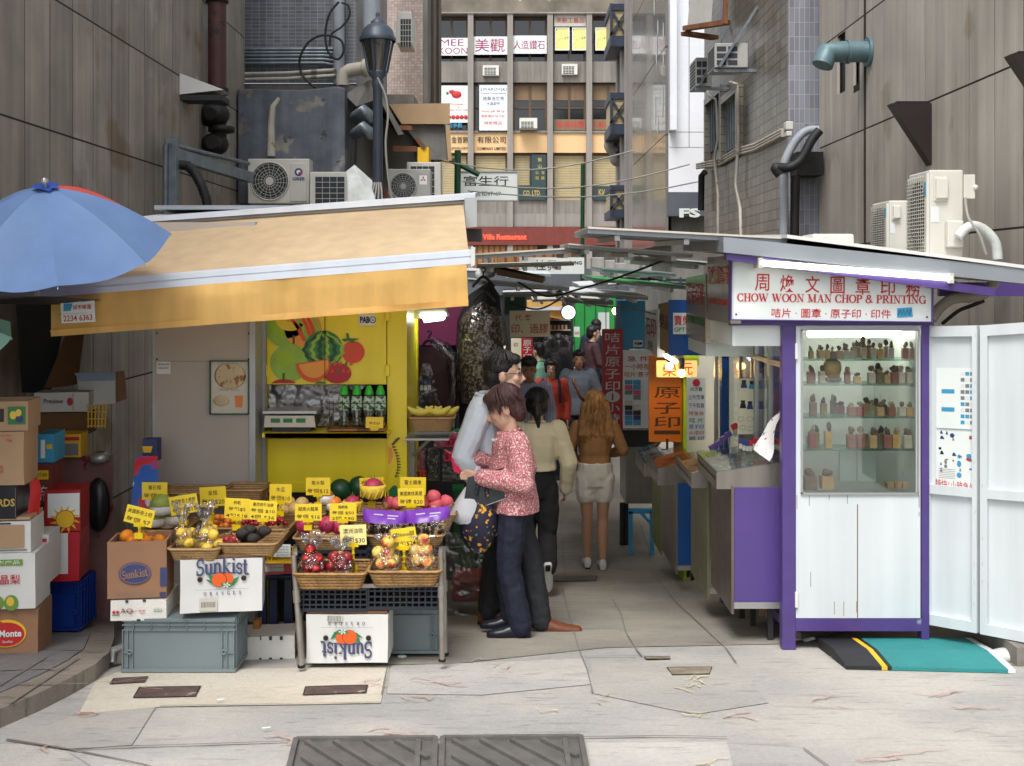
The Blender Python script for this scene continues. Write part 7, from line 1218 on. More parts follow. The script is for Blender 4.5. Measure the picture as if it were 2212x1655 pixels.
for k,(u,v)in enumerate(((524,1165),(540,1158),(560,1168),(548,1176),(572,1160),(532,1175))):fruit('avocado',P(u,v,6.0+(k%3)*.04),.034,'dark avocado in the woven tray basket','dark avocados in the woven tray basket',k)
g=MB('red_ink');q=P(495,1168,6.0);g.box(q.x -.05,q.x+.05,q.y,q.y+.08,q.z -.02,q.z+.012);g.m('cello').box(q.x -.06,q.x+.06,q.y -.01,q.y+.09,q.z -.02,q.z+.02);g.build('fruit_pack',label='flat red wrapped pack beside the avocados',cat='packet')
for k,(u,v)in enumerate(((349,1112),(334,1138),(378,1132),(362,1140),(396,1110))):fruit('pomelo',P(u,v,6.5+.04*k),.062,'green pomelo in a white foam net','green pomelos in white foam nets',k)
random.seed(31)
for c,lab in ((545,'cherry in the heap under the avocado price card'),(596,'cherry in the heap beside the wire basket')):
    for k in range(16):a=random.random()*6.28;rr=math.sqrt(random.random())*19;fruit('cherry',P(c+rr*math.cos(a),1140 -max(0,(19 -rr))*.9 -random.random()*6,6.42+rr*math.sin(a)*.004),.0145,lab,lab.replace('cherry','cherries'),k)
for k in range(10):fruit('kumquat',P(466+11*(k%4)+3*(k // 4),1142 -9*(k // 4),6.45+.03*(k%2)),.02,'orange kumquat behind the lemons','orange kumquats behind the lemons',k)
for k,(u,v)in enumerate(((657,1152),(700,1150),(738,1154))):fruit('dragon',P(u,v,6.42),.05,'pink dragon fruit in the basket behind the nectarine bags','pink dragon fruit in the basket behind the nectarine bags',k)
for k,(u,v)in enumerate(((623,1100),(640,1112),(612,1116),(655,1102),(672,1114))):fruit('pear',P(u,v,6.8),.042,'pale yellow pear in the back row basket','pale yellow pears in the back row basket',k)
for k,(u,v)in enumerate(((704,1088),(722,1104))):fruit('net_pear',P(u,v,6.75),.046,'orange brown pear in a white foam net','orange brown pears in white foam nets',k)
fruit('net_dragon',P(806,1078,6.75),.062,'large pink dragon fruit in a yellow foam net on the top row',None);fruit('net_dragon',P(762,1106,6.8),.05,'smaller dragon fruit in a yellow foam net behind the price cards',None,3)
for k,(u,v)in enumerate(((933,1086),(958,1096),(946,1104),(915,1098),(862,1098),(838,1100))):fruit('peach',P(u,v,6.78+.03*(k%2)),.042,'pink peach in the long back row basket','pink peaches in the long back row basket',k)
for k,(u,v)in enumerate(((736,1076),(765,1072),(790,1080))):fruit('melon',P(u,v,7.05),.07,'dark green melon in the shade of the yellow stall','dark green melons in the shade of the yellow stall',k)
for k in range(4):fruit('banana',P(908+19*k,900,7.38+.03*(k%2)),.062,'yellow banana in the bracket basket','yellow bananas in the bracket basket',k)
for k,(u,v)in enumerate(((276,1172),(300,1176),(325,1174),(288,1182),(312,1184),(262,1180),(340,1182))):fruit('orange',P(u,v,6.05+.05*(k%3)),.037,'orange inside the open brown carton','oranges inside the open brown carton',k)
random.seed(12)
for c0,c1,lab in ((800,872,'dark grape in the grape bag nearest the dragon fruit'),(880,955,'dark grape in the grape bag at the rack end')):
    for k in range(34):u=random.uniform(c0,c1);fruit('grape',P(u,random.uniform(1126,1158),6.36+random.uniform(0,.1)),.0135,lab,lab.replace('grape in','grapes in',1),k)
def grapebag(lab,u0,u1,v0,v1,sk):
    root=empty('grape_bag',P((u0+u1)/2,v1,6.4),lab,'fruit bag');rn=random.Random(int(u0));nx,ny=16,10
    def surf(front):
        vs=[]
        for j in range(ny+1):
            for i in range(nx+1):s_,t=i/nx,j/ny;q=P(u0+(u1 -u0)*s_,v0+(v1 -v0)*t+sk*(s_ -.5),6.36);q.y+=(-.09 if front else .11)*math.sin(math.pi*min(1,t*.95+.02))*math.sin(math.pi*s_)**.4+noise.noise(q*22)*.012;vs.append(q)
        return vs
    fs=[(j*(nx+1)+i,(j+1)*(nx+1)+i,(j+1)*(nx+1)+i+1,j*(nx+1)+i+1)for j in range(ny)for i in range(nx)];top=[f for f in fs if f[0]// (nx+1)<4];bot=[f for f in fs if f[0]// (nx+1)>= 4]
    g=MB('wrap_purple');f_=surf(True);g.add(f_,top,True);g.build('printed_band',root);g=MB('cello');g.add(f_,bot,True);g.add(surf(False),fs,True);g.build('clear_film',root);g=MB('white_paint')
    for s_,t,w_ in ((.25,.2,.25),(.55,.22,.3),(.55,.32,.22)):a=P(u0+(u1 -u0)*s_,v0+(v1 -v0)*t+sk*(s_ -.5),6.25);g.quad(a,a+V((w_*.2,0,-sk*.0006)),a+V((w_*.2,0,.006 -sk*.0006)),a+V((0,0,.006)))
    g.build('lettering',root)
grapebag('purple banded clear grape bag nearest the dragon fruit',784,880,1102,1160,6);grapebag('purple banded clear grape bag at the rack end',874,972,1098,1158,-10)
# price cards on clips
def price(lines,u,v,w_,h,tilt,d,vb,mat='tag_yellow',lab=''):
    root=empty('price_card',P(u,vb,d),lab,'price card');T=rotm(P(u,v,d),-R(tilt),'Y');g=MB(mat);g.T=T;g.box(X(u -w_/2,d),X(u+w_/2,d),d,d+.003,Z(v+h/2,d),Z(v -h/2,d));g.build('card',root,bevel=.001)
    g=MB('black_ink');g.T=T;n=len(lines);
    for i,t in enumerate(lines):
        hh=h*(.3 if n<3 else .22)*(.85 if i==0 else 1);ww=min(w_*.86,len(t)*hh*(.95 if any(ord(ch)>999 for ch in t)else .6));g.text(t,P(u,v -h*.5+h*(i+.62)/(n+.12),d),hh/F*d,ww/F*d,bold=.004,lift=.001)
    g.build('lettering',root);g=MB('clip_yellow');k=.012;q=P(u,v+h/2,d);g.box(q.x -.028,q.x+.028,d -.006,d+.008,q.z -.008,q.z+.014);b=P(u,vb,d+.02);g.bar(q -V((0,0,.002)),b,.012,.01)
    for t in range(int((q.z -b.z)/.03)):g.lathe(q.lerp(b,(t+.5)*.03/max(.03,(q.z -b.z))),[(.006,-.006),(.011,0),(.006,.006)],8)
    g.box(b.x -.022,b.x+.022,b.y -.015,b.y+.015,b.z -.012,b.z+.018);g.build('clip',root)
price(['番石榴','每個 $6'],334,1061,55,38,0,6.5,1100,lab='yellow price card reading $6, highest at the pomelos');price(['美國新奇士橙','每個 $7'],301,1115,62,38,-14,5.92,1158,lab='tilted yellow price card reading $7 on the brown carton');price(['美國新奇士檸檬','每包 $15'],397,1090,61,40,9,6.2,1130,lab='tilted yellow price card reading $15 behind the lemons');price(['金桔','每包$20'],460,1073,57,42,3,6.5,1120,'tag_yellow','yellow price card reading $20 for kumquats');price(['柿乾','每包$5','4包$18'],512,1099,54,44,-3,6.15,1140,lab='yellow three line price card reading $5 and $18, beside the avocado card');price(['墨西哥牛油果','每個 $10','4個 $36'],568,1103,60,42,-4,6.1,1152,lab='yellow price card reading $10 and $36 over the avocados');price(['木瓜','每個$10'],606,1066,48,40,-1,6.6,1110,lab='yellow price card reading $10, behind the avocado card')
price(['南水梨','每個$12'],687,1051,53,38,0,6.7,1092,lab='yellow price card reading $12 before the yellow stall');price(['泰國火龍果','每個$24'],803,1052,52,40,2,6.8,1090,lab='bright yellow price card reading $24 above the netted dragon fruit');price(['富士蘋果','每個$5.00'],892,1050,56,38,-1,6.75,1085,lab='yellow price card for apples above the grape card');price(['美國無核黑提','每磅 $20'],888,1074,57,38,1,6.6,1100,lab='yellow price card reading $20 over the grape bags');price(['越南火龍果','每個 $16'],666,1107,58,36,0,6.28,1140,lab='yellow price card reading $16 over the dragon fruit');price(['麒麟果','每個 $50','2個 $90'],741,1107,58,38,0,6.28,1142,lab='yellow price card reading $50 and $90');price(['澳洲油桃','每包$30'],763,1156,57,44,2,6.05,1232,'tag_pale','pale yellow price card reading $30 on a tall clip');price(['加拿大Ambrosia蘋果','每包$24'],873,1163,54,44,8,6.05,1232,lab='tilted yellow price card reading $24 between the apple bags');price(['每支$6'],809,913,38,24,-1,7.15,926,lab='small yellow price card reading $6 by the water bottles')
# scale and bottles on the counter
d=7.18;root=empty('weighing_scale',P(626,936,d+.1),'beige electronic weighing scale on the yellow counter','scale');g=MB('off_white');g.hexa([P(570,923,d),P(682,923,d),P(678,898,d),P(572,898,d)],[P(570,923,d+.28),P(682,923,d+.28),P(680,894,d+.28),P(572,894,d+.28)]);g.m('dark').box(X(585,d),X(668,d),d+.03,d+.25,Z(935,d),Z(924,d));g.build('body',root);g=MB('aluminium');g.box(X(568,d),X(684,d),d -.01,d+.28,Z(893.5,d),Z(888,d));g.build('pan',root)
for u in (585,612,640):MB('crate_grey' if False else 'green_ink').box(X(u,d),X(u+20,d),d -.004,d -.001,Z(913,d),Z(904,d)).build('display',root)
g=MB('dark');d=7.3;
for v in (872,890,912):g.bar(P(718,v,d -.1),P(836,v,d -.1),.004)
for u in (712,720,740):g.bar(P(u,862,d -.1),P(u,922,d -.1),.004)
g.m('wood').box(X(712,d),X(836,d),d -.12,d+.05,Z(926,d),Z(922,d));g.build('bottle_rack',label='black wire rack holding the water bottles',cat='rack')
mk('bottle_label',(190,210,190),.4,var=.2,vs=30,spots=[(40,(30,90,50),.52)]);proto=None
for k,u in enumerate((743,770.6,797,821.5)):
    q=P(u,921,d);s=d/F
    if proto is None:
        root=empty('water_bottle',q,'clear water bottle with a pointed green cap on the yellow counter','bottle','green capped bottles on the counter');MB('bottle_clear').lathe(q,[(9*s,0),(11*s,3*s),(9*s,18*s),(12*s,34*s),(11.5*s,60*s),(7*s,70*s)],16).build('bottle',root);MB('bottle_label').lathe(q,[(12.3*s,36*s),(12.4*s,60*s),(11*s,66*s)],16).build('label',root);MB('cap_green').lathe(q,[(10*s,69*s),(9*s,76*s),(5*s,87*s),(3.6*s,88*s),(0,88.5*s)],16).build('cap',root);proto=root
    else:copy_tree(proto,q)
g=MB('tarpaulin');q=GPT(868,1422,.01);g.ell(q,.03,.02,.008,8,5);g.build('litter',label='scrap of white paper on the ground under the rack',cat='litter')
for u,v,lab in ((468,1521,'cigarette end on the pale gutter'),(566,1583,'cigarette end farther down the road')):q=GPT(u,v,.02);MB('white_paint').cyl(q,q+V((.035,.01,0)),.004,6).build('litter',label=lab,cat='litter')
# ---------------------------------------------------------------- people
for n_,c,kw in (('skin',(206,166,142),dict(var=.06,vs=12)),('skin_tan',(184,138,110),dict(var=.06,vs=12)),('skin_leg',(194,150,120),dict(var=.06)),('hair_black',(24,20,20),dict(var=.3,vs=40,bump=.6,bs=90)),('hair_brown',(66,40,38),dict(var=.35,vs=30,bump=.6,bs=90)),('hair_blond',(158,114,66),dict(var=.4,vs=20,bump=.7,bs=60,streak=.3)),
                  ('shirt_white',(204,214,222),dict(var=.04,bump=.35,bs=9)),('cloth_charcoal',(36,38,42),dict(var=.12,bump=.3,bs=9)),('cloth_navy',(22,26,46),dict(var=.12,bump=.3,bs=8)),('tweed',(196,116,122),dict(var=.3,vs=90,bump=.9,bs=180,spots=[(110,(236,214,206),.54),(95,(150,40,60),.62)])),('sweater_cream',(206,194,160),dict(var=.06,bump=.35,bs=10)),
                  ('top_tan',(168,124,80),dict(var=.08,bump=.3,bs=12)),('shorts_white',(240,236,222),dict(var=.06,bump=.4,bs=14)),('shirt_grey',(92,100,110),dict(var=.12,bump=.3,bs=12)),('shirt_lilac',(164,164,184),dict(var=.05,bump=.25,bs=12,stripes=(0,55,(120,120,146),.35))),('top_red',(176,62,46),dict(var=.1,bump=.2,bs=12)),('top_mint',(130,180,156),dict(var=.08,bump=.2,bs=12)),('top_maroon',(70,44,50),dict(var=.12)),('jacket_navy',(26,32,50),dict(var=.12)),('leather_tan',(108,62,40),dict(var=.15,vs=9)),('leather_navy',(22,26,38),dict(var=.1)),('shoe_white',(206,206,198),dict(var=.06)),('lip',(150,74,70),dict(var=0))):
    mk(n_,c,{'leather_tan':.3,'leather_navy':.35,'skin':.5}.get(n_,.8 if 'hair' not in n_ else .45),**kw)
JD=dict(pelvis=(0,0,.92),waist=(0,.0,1.07),chest=(0,.0,1.25),neck=(0,-.01,1.43),head=(0,.03,1.585),shL=(-.17,-.01,1.385),elL=(-.23,-.04,1.12),wrL=(-.23,.06,.88),shR=(.17,-.01,1.385),elR=(.23,-.04,1.12),wrR=(.23,.06,.88),hdL=None,hdR=None,
          hipL=(-.09,0,.89),knL=(-.095,.02,.49),anL=(-.095,-.02,.085),hipR=(.09,0,.89),knR=(.095,.02,.49),anR=(.095,-.02,.085),tpL=0,tpR=0)
def person(lab,base,yaw,h,pose,top,bot,shoe,hair,skin='skin',vox=.009,sleeve=1.0,legs=1.0,heady=0,pitch=0,width=1.0,ease=.0,belly=0.0,topz=None,group=None,hs=1.05,heel=0.0,glasses=False):
    J={k:(V(v)if isinstance(v,tuple)else v)for k,v in {**JD,**pose}.items()};sc=h/1.70
    T=Matrix.Translation(V(base))@ Matrix.Rotation(R(yaw),4,'Z')@ Matrix.Scale(sc,4)
    def mb(m):g=MB(m);g.T=T;return g
    def fin(g,name,parent,v=vox,disp=0.0,**kw):
        o=g.build(name,parent,**kw);r=o.modifiers.new('remesh','REMESH');r.mode='VOXEL';r.voxel_size=v;r.use_smooth_shade=True;s_=o.modifiers.new('smooth','SMOOTH');s_.iterations=2;s_.factor=.5
        if disp:
            t=bpy.data.textures.get('folds')or bpy.data.textures.new('folds','CLOUDS');t.noise_scale=.07;d_=o.modifiers.new('folds','DISPLACE');d_.texture=t;d_.strength=disp;d_.mid_level=.5
        return o
    def loft(g,rings,n=14):
        vs=[]
        for c,a,b in rings:vs+=[c+a*math.cos(2*math.pi*k/n)+b*math.sin(2*math.pi*k/n)for k in range(n)]
        m=len(rings);g.add(vs,[(i*n+k,i*n+(k+1)%n,(i+1)*n+(k+1)%n,(i+1)*n+k)for i in range(m -1)for k in range(n)]+[tuple(range(n))[::-1],tuple(range((m -1)*n,m*n))])
    sd=(J['shR']-J['shL']).normalized();sp=(J['hipR']-J['hipL']).normalized()
    def torso(g,e,low=0.0,hi=True):
        R_=[(J['pelvis']+V((0,0,-.09 -low)),.174 if e>.028 else .15,.132 if e>.028 else .1,sp),(J['pelvis'],.172 if e>.028 else .165,.127 if e>.028 else .115,sp),(J['waist'],.14,.1+belly*.5,sp),(J['waist'].lerp(J['chest'],.5),.15,.108+belly,sd),(J['chest'],.162,.112,sd),(J['chest'].lerp(J['neck'],.55),.172,.1,sd),(J['neck']+V((0,0,-.035)),.125,.075,sd),(J['neck']+V((0,0,.012 if hi else -.0)),.062,.06,sd)]
        if low<-.15:R_.pop(1);R_[0]=(R_[0][0],.15,.112,sp);R_[1]=(R_[1][0]+V((0,0,.04)),)+R_[1][1:]
        loft(g,[(c,s_*(rx*width+e),V((-s_.y,s_.x,0))*(ry+e))for c,rx,ry,s_ in R_])
    def limb(g,pts,rs):
        out,ro=[],[]
        for i in range(len(pts)-1):
            for k in range(5):f=k/5;out.append(pts[i].lerp(pts[i+1],f));ro.append(rs[i]+(rs[i+1]-rs[i])*f)
        out.append(pts[-1]);ro.append(rs[-1]);g.tube(out,ro,10);
        for p,r in zip(pts,rs):g.ell(p,r*.99,n=10,rows=6)
    # ---- body: torso, head, arms, hands, legs in one continuous surface
    b=mb(skin);torso(b,-.012);hf=Matrix.Rotation(R(heady),3,'Z')@ Matrix.Rotation(R(pitch),3,'X')@ Matrix.Scale(hs,3);hd=J['head'];H=lambda x,y,z:hd+hf @ V((x,y,z))
    b.ell(H(0,-.008,.03),.071,.09,.085,14,10,hf);b.ell(H(0,.022,-.045),.055,.063,.068,12,8,hf);b.ell(H(0,.04,-.09),.03,.03,.024,8,6,hf);b.ell(H(0,.072,.012),.042,.02,.02,10,6,hf);b.ell(H(0,.06,-.02),.055,.03,.03,10,6,hf)
    b.tube([H(0,.083,.016),H(0,.108,-.022),H(0,.086,-.038)],[.008,.0145,.013],8);b.ell(H(0,.078,-.062),.022,.012,.009,8,6,hf)
    for s_ in (-1,1):b.ell(H(.072*s_,-.01,-.005),.012,.022,.032,8,6,hf)
    b.tube([J['neck']+V((0,-.005,-.06)),hd+hf @ V((0,-.012,-.05))],[.058,.05],12)
    for S_ in 'LR':
        sg_=-1 if S_=='L' else 1;sh,el_,wr=J['sh'+S_],J['el'+S_],J['wr'+S_];limb(b,[sh,el_,wr],[.052,.04,.027])
        dr=(J['hd'+S_]if J['hd'+S_]else (wr -el_)).normalized();nr=dr.cross(V((0,0,1)));nr=nr.normalized()if nr.length>.2 else V((-sg_,0,0));wd=dr.cross(nr).normalized();wd=wd if wd.y>-0.01 or abs(wd.z)>.5 else -wd
        m0,m1=wr,wr+dr*.085;b.hexa([m0+wd*.026+nr*.013,m0 -wd*.026+nr*.013,m0 -wd*.026 -nr*.013,m0+wd*.026 -nr*.013],[m1+wd*.038+nr*.012,m1 -wd*.038+nr*.012,m1 -wd*.038 -nr*.012,m1+wd*.038 -nr*.012])
        for k in range(4):p=m1+wd*(.029 -.0195*k)-dr*.01;L=(.074,.082,.076,.06)[k];q=p+dr*L*.45;e=q+(dr*.75 -nr*.5*sg_*(1 if nr.x*sg_>0 else -1)).normalized()*L*.5;b.tube([p,q,e],[.0095,.009,.0078],7)
        q=m0+dr*.025+wd*.03;b.tube([q,q+wd*.022+dr*.03,q+wd*.022+dr*.062],[.012,.011,.009],7)
        hp,kn,an=J['hip'+S_],J['kn'+S_],J['an'+S_];limb(b,[hp,hp.lerp(kn,.5),kn,kn.lerp(an,.3),an],[.085,.07,.05,.054,.034])
        fd=Matrix.Rotation(R(J['tp'+S_]),3,'X')@ V((0,1,0));b.tube([an+V((0,-.02,-.04)),an+fd*.08+V((0,0,-.045)),an+fd*.16+V((0,0,-.06))],[.034,.032,.022],8)
    root=fin(b,'person',None,vox*.75,label=lab,cat='person',group=group,origin=base)
    # ---- hair
    g=mb(hair[1]);k=hair[0]
    if k in ('short','bob','long','tie'):
        g.ell(H(0,-.028,.05),.083,.094,.085,14,10,hf);g.ell(H(0,-.06,.0),.074,.06,.085,12,8,hf);g.ell(H(0,.05,.088),.06,.045,.035,10,6,hf)
        if k in ('long','tie'):[g.ell(H(.062*s_,-.01,.015),.026,.06,.075,10,8,hf)for s_ in (-1,1)]
        if k=='bob':g.ell(H(0,.042,.088),.06,.034,.024,10,6,hf);g.ell(H(0,-.07,-.03),.07,.05,.075,10,8,hf);g.ell(H(0,-.04,.06),.084,.09,.082,14,8,hf);[g.tube([H(.068*s_,.02,.05),H(.074*s_,.025,.01),H(.07*s_,.03,-.02)],[.022,.014,.005],8)for s_ in (-1,1)]
        if k=='long':[g.tube([H(x,-.05,.03),H(x*1.35,-.085,-.12),H(x*1.7,-.11,-.25),H(x*1.6+.01,-.11,-.38+abs(x)*.8)],[.05,.046,.036,.008],9)for x in (-.08,-.055,-.03,0,.03,.055,.08)]
        if k=='tie':g.tube([H(0,-.1,.0),H(0,-.12,-.06),H(.01,-.12,-.16)],[.03,.035,.012],8)
    fin(g,'hair',root,max(.006,vox*.8),.008)
    if vox<.0125:
        e=mb(hair[1]);rn=random.Random(int(h*999));L_={'short':1.15,'bob':1.75,'long':1.5,'tie':1.35}[k]
        for _ in range(150):
            a=rn.uniform(.35,5.93)if k != 'short' else rn.uniform(.5,5.78);t1=L_*rn.uniform(.75,1.1);pts=[]# strands run from the crown over the skull
            for i in range(7):
                t=.12+t1*i/6;q_=math.sin(min(t,1.62));pts.append(H(-.094*q_*math.sin(a+3.1416),-.018+.108*q_*math.cos(a),.045+.098*math.cos(min(t,1.62))-max(0,t -1.62)*.1))
            if k=='long' and abs(a -3.14)<1.4:pts+=[pts[-1]+V((.02*rn.uniform(-1,1)+pts[-1].x*.25 -hd.x*.25,-.02 -.02*rn.random(),-.1)),pts[-1]+V((pts[-1].x*.45 -hd.x*.45,-.035,-.2 -.1*rn.random()))]
            e.tube(pts,[.0045]*(len(pts)-1)+[.0012],4,False)
        e.build('hair_strands',root)
    for s_ in (-1,1):
        e=mb('black_ink');e.ell(H(.031*s_,.079,.014),.0125,.006,.0052,8,6,hf);e.m(hair[1]);e.bar(H(.016*s_,.086,.033),H(.048*s_,.076,.036),.004,.006);e.build('eye',root)
    e=mb('lip');e.ell(H(0,.0865,-.062),.021,.006,.0055,8,6,hf);e.build('mouth',root)
    if glasses:
        e=mb('dark');[e.tube([H(.033*s_+.024*math.cos(t*.52),.1 -abs(.033*s_)*.2,.01+.018*math.sin(t*.52))for t in range(13)],.0022,5)for s_ in (-1,1)];[e.tube([H(.06*s_,.09,.014),H(.078*s_,.03,.014),H(.078*s_,-.03,.006)],.0022,5)for s_ in (-1,1)];e.tube([H(-.01,.1,.012),H(.01,.1,.012)],.002,5);e.build('glasses',root)
    # ---- clothes
    g=mb(top);torso(g,.012+ease,topz or 0.0)
    for S_ in 'LR':
        sh,el_,wr=J['sh'+S_],J['el'+S_],J['wr'+S_];pts=[sh,el_]+([el_.lerp(wr,min(.97,(sleeve -.5)*2))]if sleeve>.5 else []);
        if sleeve <= .5:pts=[sh,sh.lerp(el_,sleeve*2)]
        limb(g,pts,[.068+ease,.058+ease,.046+ease*.7][:len(pts)])
    fin(g,'top',root,vox,.011)
    g=mb(top);nk=J['neck']+V((0,0,.012));[g.tube([nk+V((.068*math.cos(t),.066*math.sin(t),.004+.012*math.sin(-t)))for t in [R(a)for a in range(95,446,25)]],.012,6)];g.build('collar',root)
    g=mb(bot);loft(g,[(J['pelvis']+V((0,0,.12)),sp*((.165 if ease<.005 or (topz or 0)<-.05 else .148)*width),V((-sp.y,sp.x,0))*(.126 if ease<.005 or (topz or 0)<-.05 else .102)),(J['pelvis'],sp*(.176*width),V((-sp.y,sp.x,0))*.128),(J['pelvis']+V((0,0,-.11)),sp*(.165*width),V((-sp.y,sp.x,0))*.12)])
    for S_ in 'LR':
        hp,kn,an=J['hip'+S_],J['kn'+S_],J['an'+S_]
        if legs >= 1:limb(g,[hp,hp.lerp(kn,.5),kn,kn.lerp(an,.5),an+V((0,0,.0))],[.1,.088+ease*.6,.07+ease*.6,.066+ease*.8,.06+ease])
        else:limb(g,[hp,hp.lerp(kn,legs*1.2)],[.106,.1])
    fin(g,'trousers' if legs >= 1 else 'shorts',root,vox,.016)
    for S_ in 'LR':
        an=J['an'+S_];g=mb(shoe);fd=Matrix.Rotation(R(J['tp'+S_]),3,'X')@ V((0,1,0));up=Matrix.Rotation(R(J['tp'+S_]),3,'X')@ V((0,0,1));Q=lambda y,z:an+fd*y+up*z
        loft(g,[(Q(y,z),V((rx,0,0)),up*rz)for y,z,rx,rz in ((-.07,-.045,.026,.032),(-.05,-.03,.037,.054),(0,-.022,.042,.062),(.06,-.036,.043,.048),(.12,-.048,.046,.036),(.17,-.054,.042,.03),(.195+heel,-.06,.03,.024),(.208+heel,-.066,.012,.012))]);
        o=fin(g,'shoe',root,.006);s2=mb('black');s2.hexa([Q(-.07,-.086),Q(-.02,-.086),Q(-.02,-.072),Q(-.07,-.066)],[Q(-.07,-.086)+V((.04,0,0)),Q(-.02,-.086)+V((.04,0,0)),Q(-.02,-.072)+V((.04,0,0)),Q(-.07,-.066)+V((.04,0,0))]);s2.v=[p -T.to_3x3()@ V((.02,0,0))for p in s2.v];s2.build('heel',o)
    return root,T,J
def at(u,d):return (X(u,d),d,zg(d))
# the two shoppers in front
man,TM,JM=person('man in a white shirt and glasses with tan leather shoes, behind the pink jacket woman',at(1072,7.2),-90,1.73,dict(pelvis=(0,.02,.93),waist=(0,-.03,1.07),chest=(0,-.07,1.25),neck=(0,-.06,1.43),head=(0,.05,1.575),shL=(-.18,-.08,1.385),shR=(.18,-.09,1.385),elR=(.21,-.2,1.1),wrR=(.17,-.08,.88),elL=(-.21,-.1,1.1),wrL=(-.17,.12,.95),hipR=(.09,.05,.9),knR=(.11,.2,.5),anR=(.11,.27,.085),hipL=(-.09,.0,.9),knL=(-.09,-.0,.49),anL=(-.1,-.05,.085)),'shirt_white','cloth_charcoal','leather_tan',('short','hair_black'),vox=.008,hs=1.14,ease=.014,heel=.05,glasses=True,belly=.01)
wom,TW,JW=person('woman in a pink tweed jacket and navy trousers looking down at a pink slip',at(1108,6.95),90,1.53,dict(pelvis=(0,-.02,.92),waist=(0,.0,1.07),chest=(0,-.0,1.22),neck=(0,.02,1.375),head=(0,.06,1.535),shL=(-.17,-.03,1.325),shR=(.17,.0,1.325),elL=(-.23,-.07,1.07),wrL=(-.16,.21,1.1),hdL=(.25,.95,.12),elR=(.22,.03,1.08),wrR=(.05,.24,1.19),hdR=(-.25,.9,-.25),knL=(-.095,.03,.49),anL=(-.1,-.05,.1),anR=(.09,.0,.1),knR=(.09,.06,.49)),'tweed','cloth_navy','leather_navy',('bob','hair_brown'),vox=.008,ease=.02,heel=.02,pitch=-22,belly=.03,topz=-.02,width=1.0,hs=1.2)
wl=lambda T,*p:T @ V(p)
g=MB('card_hot_pink');q=[wl(TW,.0,y,z)for y,z in ((.34,1.09),(.4,1.11),(.42,1.205),(.34,1.185))];g.hexa(q,[p+V((0,.02,.01))for p in q]);g.m('umbrella_red').quad(*[wl(TW,.03,y,z)for y,z in ((.34,1.195),(.4,1.21),(.48,1.26),(.36,1.22))]);g.build('pink_slip',label='folded pink paper slip held by the woman in the pink jacket',cat='paper')
mk('book_dark',(46,52,56),.3,var=.3,vs=6,spots=[(5,(60,84,90),.6)]);q=[wl(TW,-.17,y,z)for y,z in ((.34,.86),(-.1,1.02),(-.06,1.2),(.3,1.1))];o_=empty('magazine',q[0],'dark glossy magazine held under the woman\'s arm','magazine');MB('book_dark').hexa(q,[p+V((0,.02,0))for p in q]).build('cover',o_);g=MB('white_paint');g.hexa([q[0]+V((0,.004,-.006)),q[1]+V((0,.004,-.006)),q[1]+V((0,.004,-.001)),q[0]+V((0,.004,-.001))],[q[0]+V((0,.018,-.006)),q[1]+V((0,.018,-.006)),q[1]+V((0,.018,-.001)),q[0]+V((0,.018,-.001))]);g.build('pages',o_)
mk('pineapple_cloth',(26,24,46),.7,var=.05,bump=.3,bs=12,spots=[(26,(222,160,40),.585),(33,(90,130,70),.66)])
def sack(name,lab,c,rings,mat,handle,n=16,seed=1):
    root=empty(name,c,lab,'bag');rn=random.Random(seed);vs=[];d=6.84;cs=[]
    for u,v,ru,rd in rings:cs.append((P(u,v,d),ru/F*d,rd))
    for p,a,b in cs:vs+=[p+V((math.cos(2*math.pi*k/n)*a*(1+.09*rn.uniform(-1,1)),math.sin(2*math.pi*k/n)*b*(1+.12*rn.uniform(-1,1)),0))for k in range(n)]
    m=len(rings);g=MB(mat);g.add(vs,[(i*n+k,(i+1)*n+k,(i+1)*n+(k+1)%n,i*n+(k+1)%n)for i in range(m -1)for k in range(n)]+[tuple(range((m -1)*n,m*n))],True);g.build('body',root)
    for hh in handle:MB(mat).tube(curve_pts(hh,5),.012,6).build('handle',root)
hand=wl(TW,-.1,.3,1.16)
sack('carrier_bag','white plastic carrier bag hanging from the hand of the pink jacket woman',P(1015,1128,6.84),[(1020,1052,16,.02),(1014,1078,26,.05),(1010,1105,36,.07),(1010,1122,38,.07),(1012,1130,26,.05)],'bag_white',[[(1012,1062,6.84),(1022,1030,6.84),(1032,1008,6.86)],[(1034,1070,6.84),(1036,1035,6.84),(1034,1008,6.86)]])
sack('shopping_bag','navy cloth shopping bag printed with yellow pineapples',P(1034,1195,6.8),[(1040,1062,18,.02),(1036,1090,30,.05),(1034,1120,41,.08),(1034,1150,40,.085),(1034,1175,30,.07),(1032,1193,14,.03)],'pineapple_cloth',[[(1028,1070,6.78),(1036,1035,6.8),(1046,1010,6.84)],[(1052,1075,6.78),(1050,1040,6.8),(1046,1010,6.84)]],seed=3)
g=MB('white_paint');[g.ell(wl(TW,.06*math.cos(a)-.01,.09+.05*math.sin(a),1.345 -.02*math.sin(a)),.009,n=6,rows=4)for a in [k*.45 for k in range(9)]];g.build('necklace',wom)
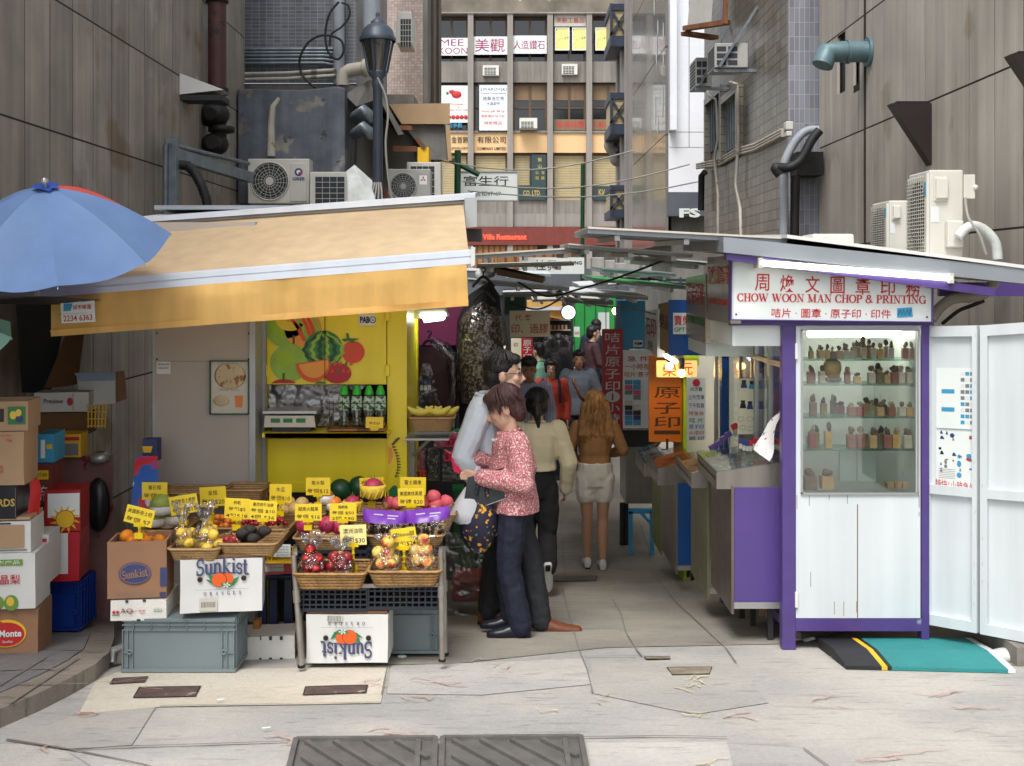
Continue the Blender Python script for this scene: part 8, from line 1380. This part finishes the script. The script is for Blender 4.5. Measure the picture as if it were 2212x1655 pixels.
# walkers
person('woman in a cream sweater walking away with one shoe raised',at(1160,9.0),0,1.58,dict(elL=(-.25,-.05,1.12),elR=(.27,-.02,1.1),wrR=(.25,.08,.86),wrL=(-.22,.1,.9),knR=(.09,-.03,.47),anR=(.08,-.34,.3),tpR=-65,knL=(-.09,.08,.49),anL=(-.09,.05,.085)),'sweater_cream','cloth_black','shoe_white',('tie','hair_black'),vox=.01,ease=.02,topz=-.21,width=.92,hs=1.12)
person('woman with long light brown hair, tan top and white shorts walking away',at(1285,10.5),0,1.62,dict(elL=(-.27,-.05,1.14),wrL=(-.17,.16,1.05),elR=(.27,-.05,1.16),wrR=(.17,.16,1.1),knL=(-.075,.0,.49),anL=(-.07,.06,.085),knR=(.075,.01,.49),anR=(.07,-.04,.085)),'top_tan','shorts_white','shoe_white',('long','hair_blond'),'skin_leg',vox=.01,legs=.36,topz=-.16,hs=1.1)
gm,TG,JG=person('man in a grey shirt with a messenger bag walking towards the camera',at(1250,16.3),180,1.75,dict(elR=(.26,-.05,1.12),wrR=(.27,.03,.87),elL=(-.27,-.03,1.12),wrL=(-.2,.18,.98),anR=(.1,.12,.085),knR=(.1,.08,.49),anL=(-.1,-.12,.1)),'shirt_grey','cloth_navy','cloth_black',('short','hair_black'),'skin_tan',vox=.012,sleeve=.62,ease=.02)
g=MB('black_plastic');a=wl(TG,-.18,.2,.98);g.box(a.x -.13,a.x+.16,a.y -.06,a.y+.06,a.z -.22,a.z+.1);o_=g.build('messenger_bag',label='black messenger bag worn by the man in the grey shirt',cat='bag',bevel=.03);MB('leather_tan').tube([wl(TG,*p)for p in ((.1,.0,1.44),(.08,.135,1.3),(-.02,.15,1.1),(-.14,.17,1.02))],.02,6).build('strap',o_)
person('older man in a lilac striped shirt looking down',at(1142,13.3),180,1.84,dict(wrR=(.25,.05,.9),wrL=(-.24,.06,.9)),'shirt_lilac','cloth_charcoal','cloth_black',('short','hair_black'),'skin_tan',vox=.011,pitch=-14,ease=.02,belly=.02)
rw,TR,JR=person('woman in a red top with glasses and backpack straps',at(1190,15.7),180,1.66,{},'top_red','cloth_navy','cloth_black',('tie','hair_black'),vox=.012,ease=.01,glasses=True)
for s_ in (-1,1):MB('jacket_navy').tube([wl(TR,s_*x,y,z)for x,y,z in ((.11,-.06,1.43),(.115,.06,1.42),(.12,.14,1.3),(.13,.12,1.12))],.022,6).build('strap',rw)
person('person in a mint green shirt seen from behind among the crowd',at(1166,17.2),40,1.74,{},'top_mint','cloth_navy','cloth_black',('short','hair_black'),vox=.014,sleeve=.3);person('dark haired woman in a wide black top leaning at the far stalls',at(1196,17.9),25,1.76,dict(chest=(0,.06,1.24),neck=(0,.1,1.41),head=(0,.16,1.55)),'cloth_black','cloth_navy','cloth_black',('long','hair_black'),vox=.014,sleeve=.4,ease=.05);person('man in a maroon sweater and glasses looking aside, far in the alley',at(1279,18.9),-75,1.78,dict(elR=(.22,.05,1.12),wrR=(.2,.26,.98)),'top_maroon','jacket_navy','cloth_black',('short','hair_black'),vox=.014,sleeve=.8,glasses=True)
person('man in a dark navy jacket seen from behind, farthest in the alley',at(1288,20),10,1.84,{},'jacket_navy','jacket_navy','cloth_black',('short','hair_black'),vox=.014,ease=.03);person('long haired woman in a black dress turned to the green stall',at(1226,18.6),-50,1.62,{},'cloth_black','cloth_black','cloth_black',('long','hair_black'),vox=.014,sleeve=.3);person('woman with tied black hair in a navy top at the far shelves',at(1206,19.4),10,1.62,{},'jacket_navy','cloth_black','cloth_black',('tie','hair_black'),vox=.014,sleeve=.3)
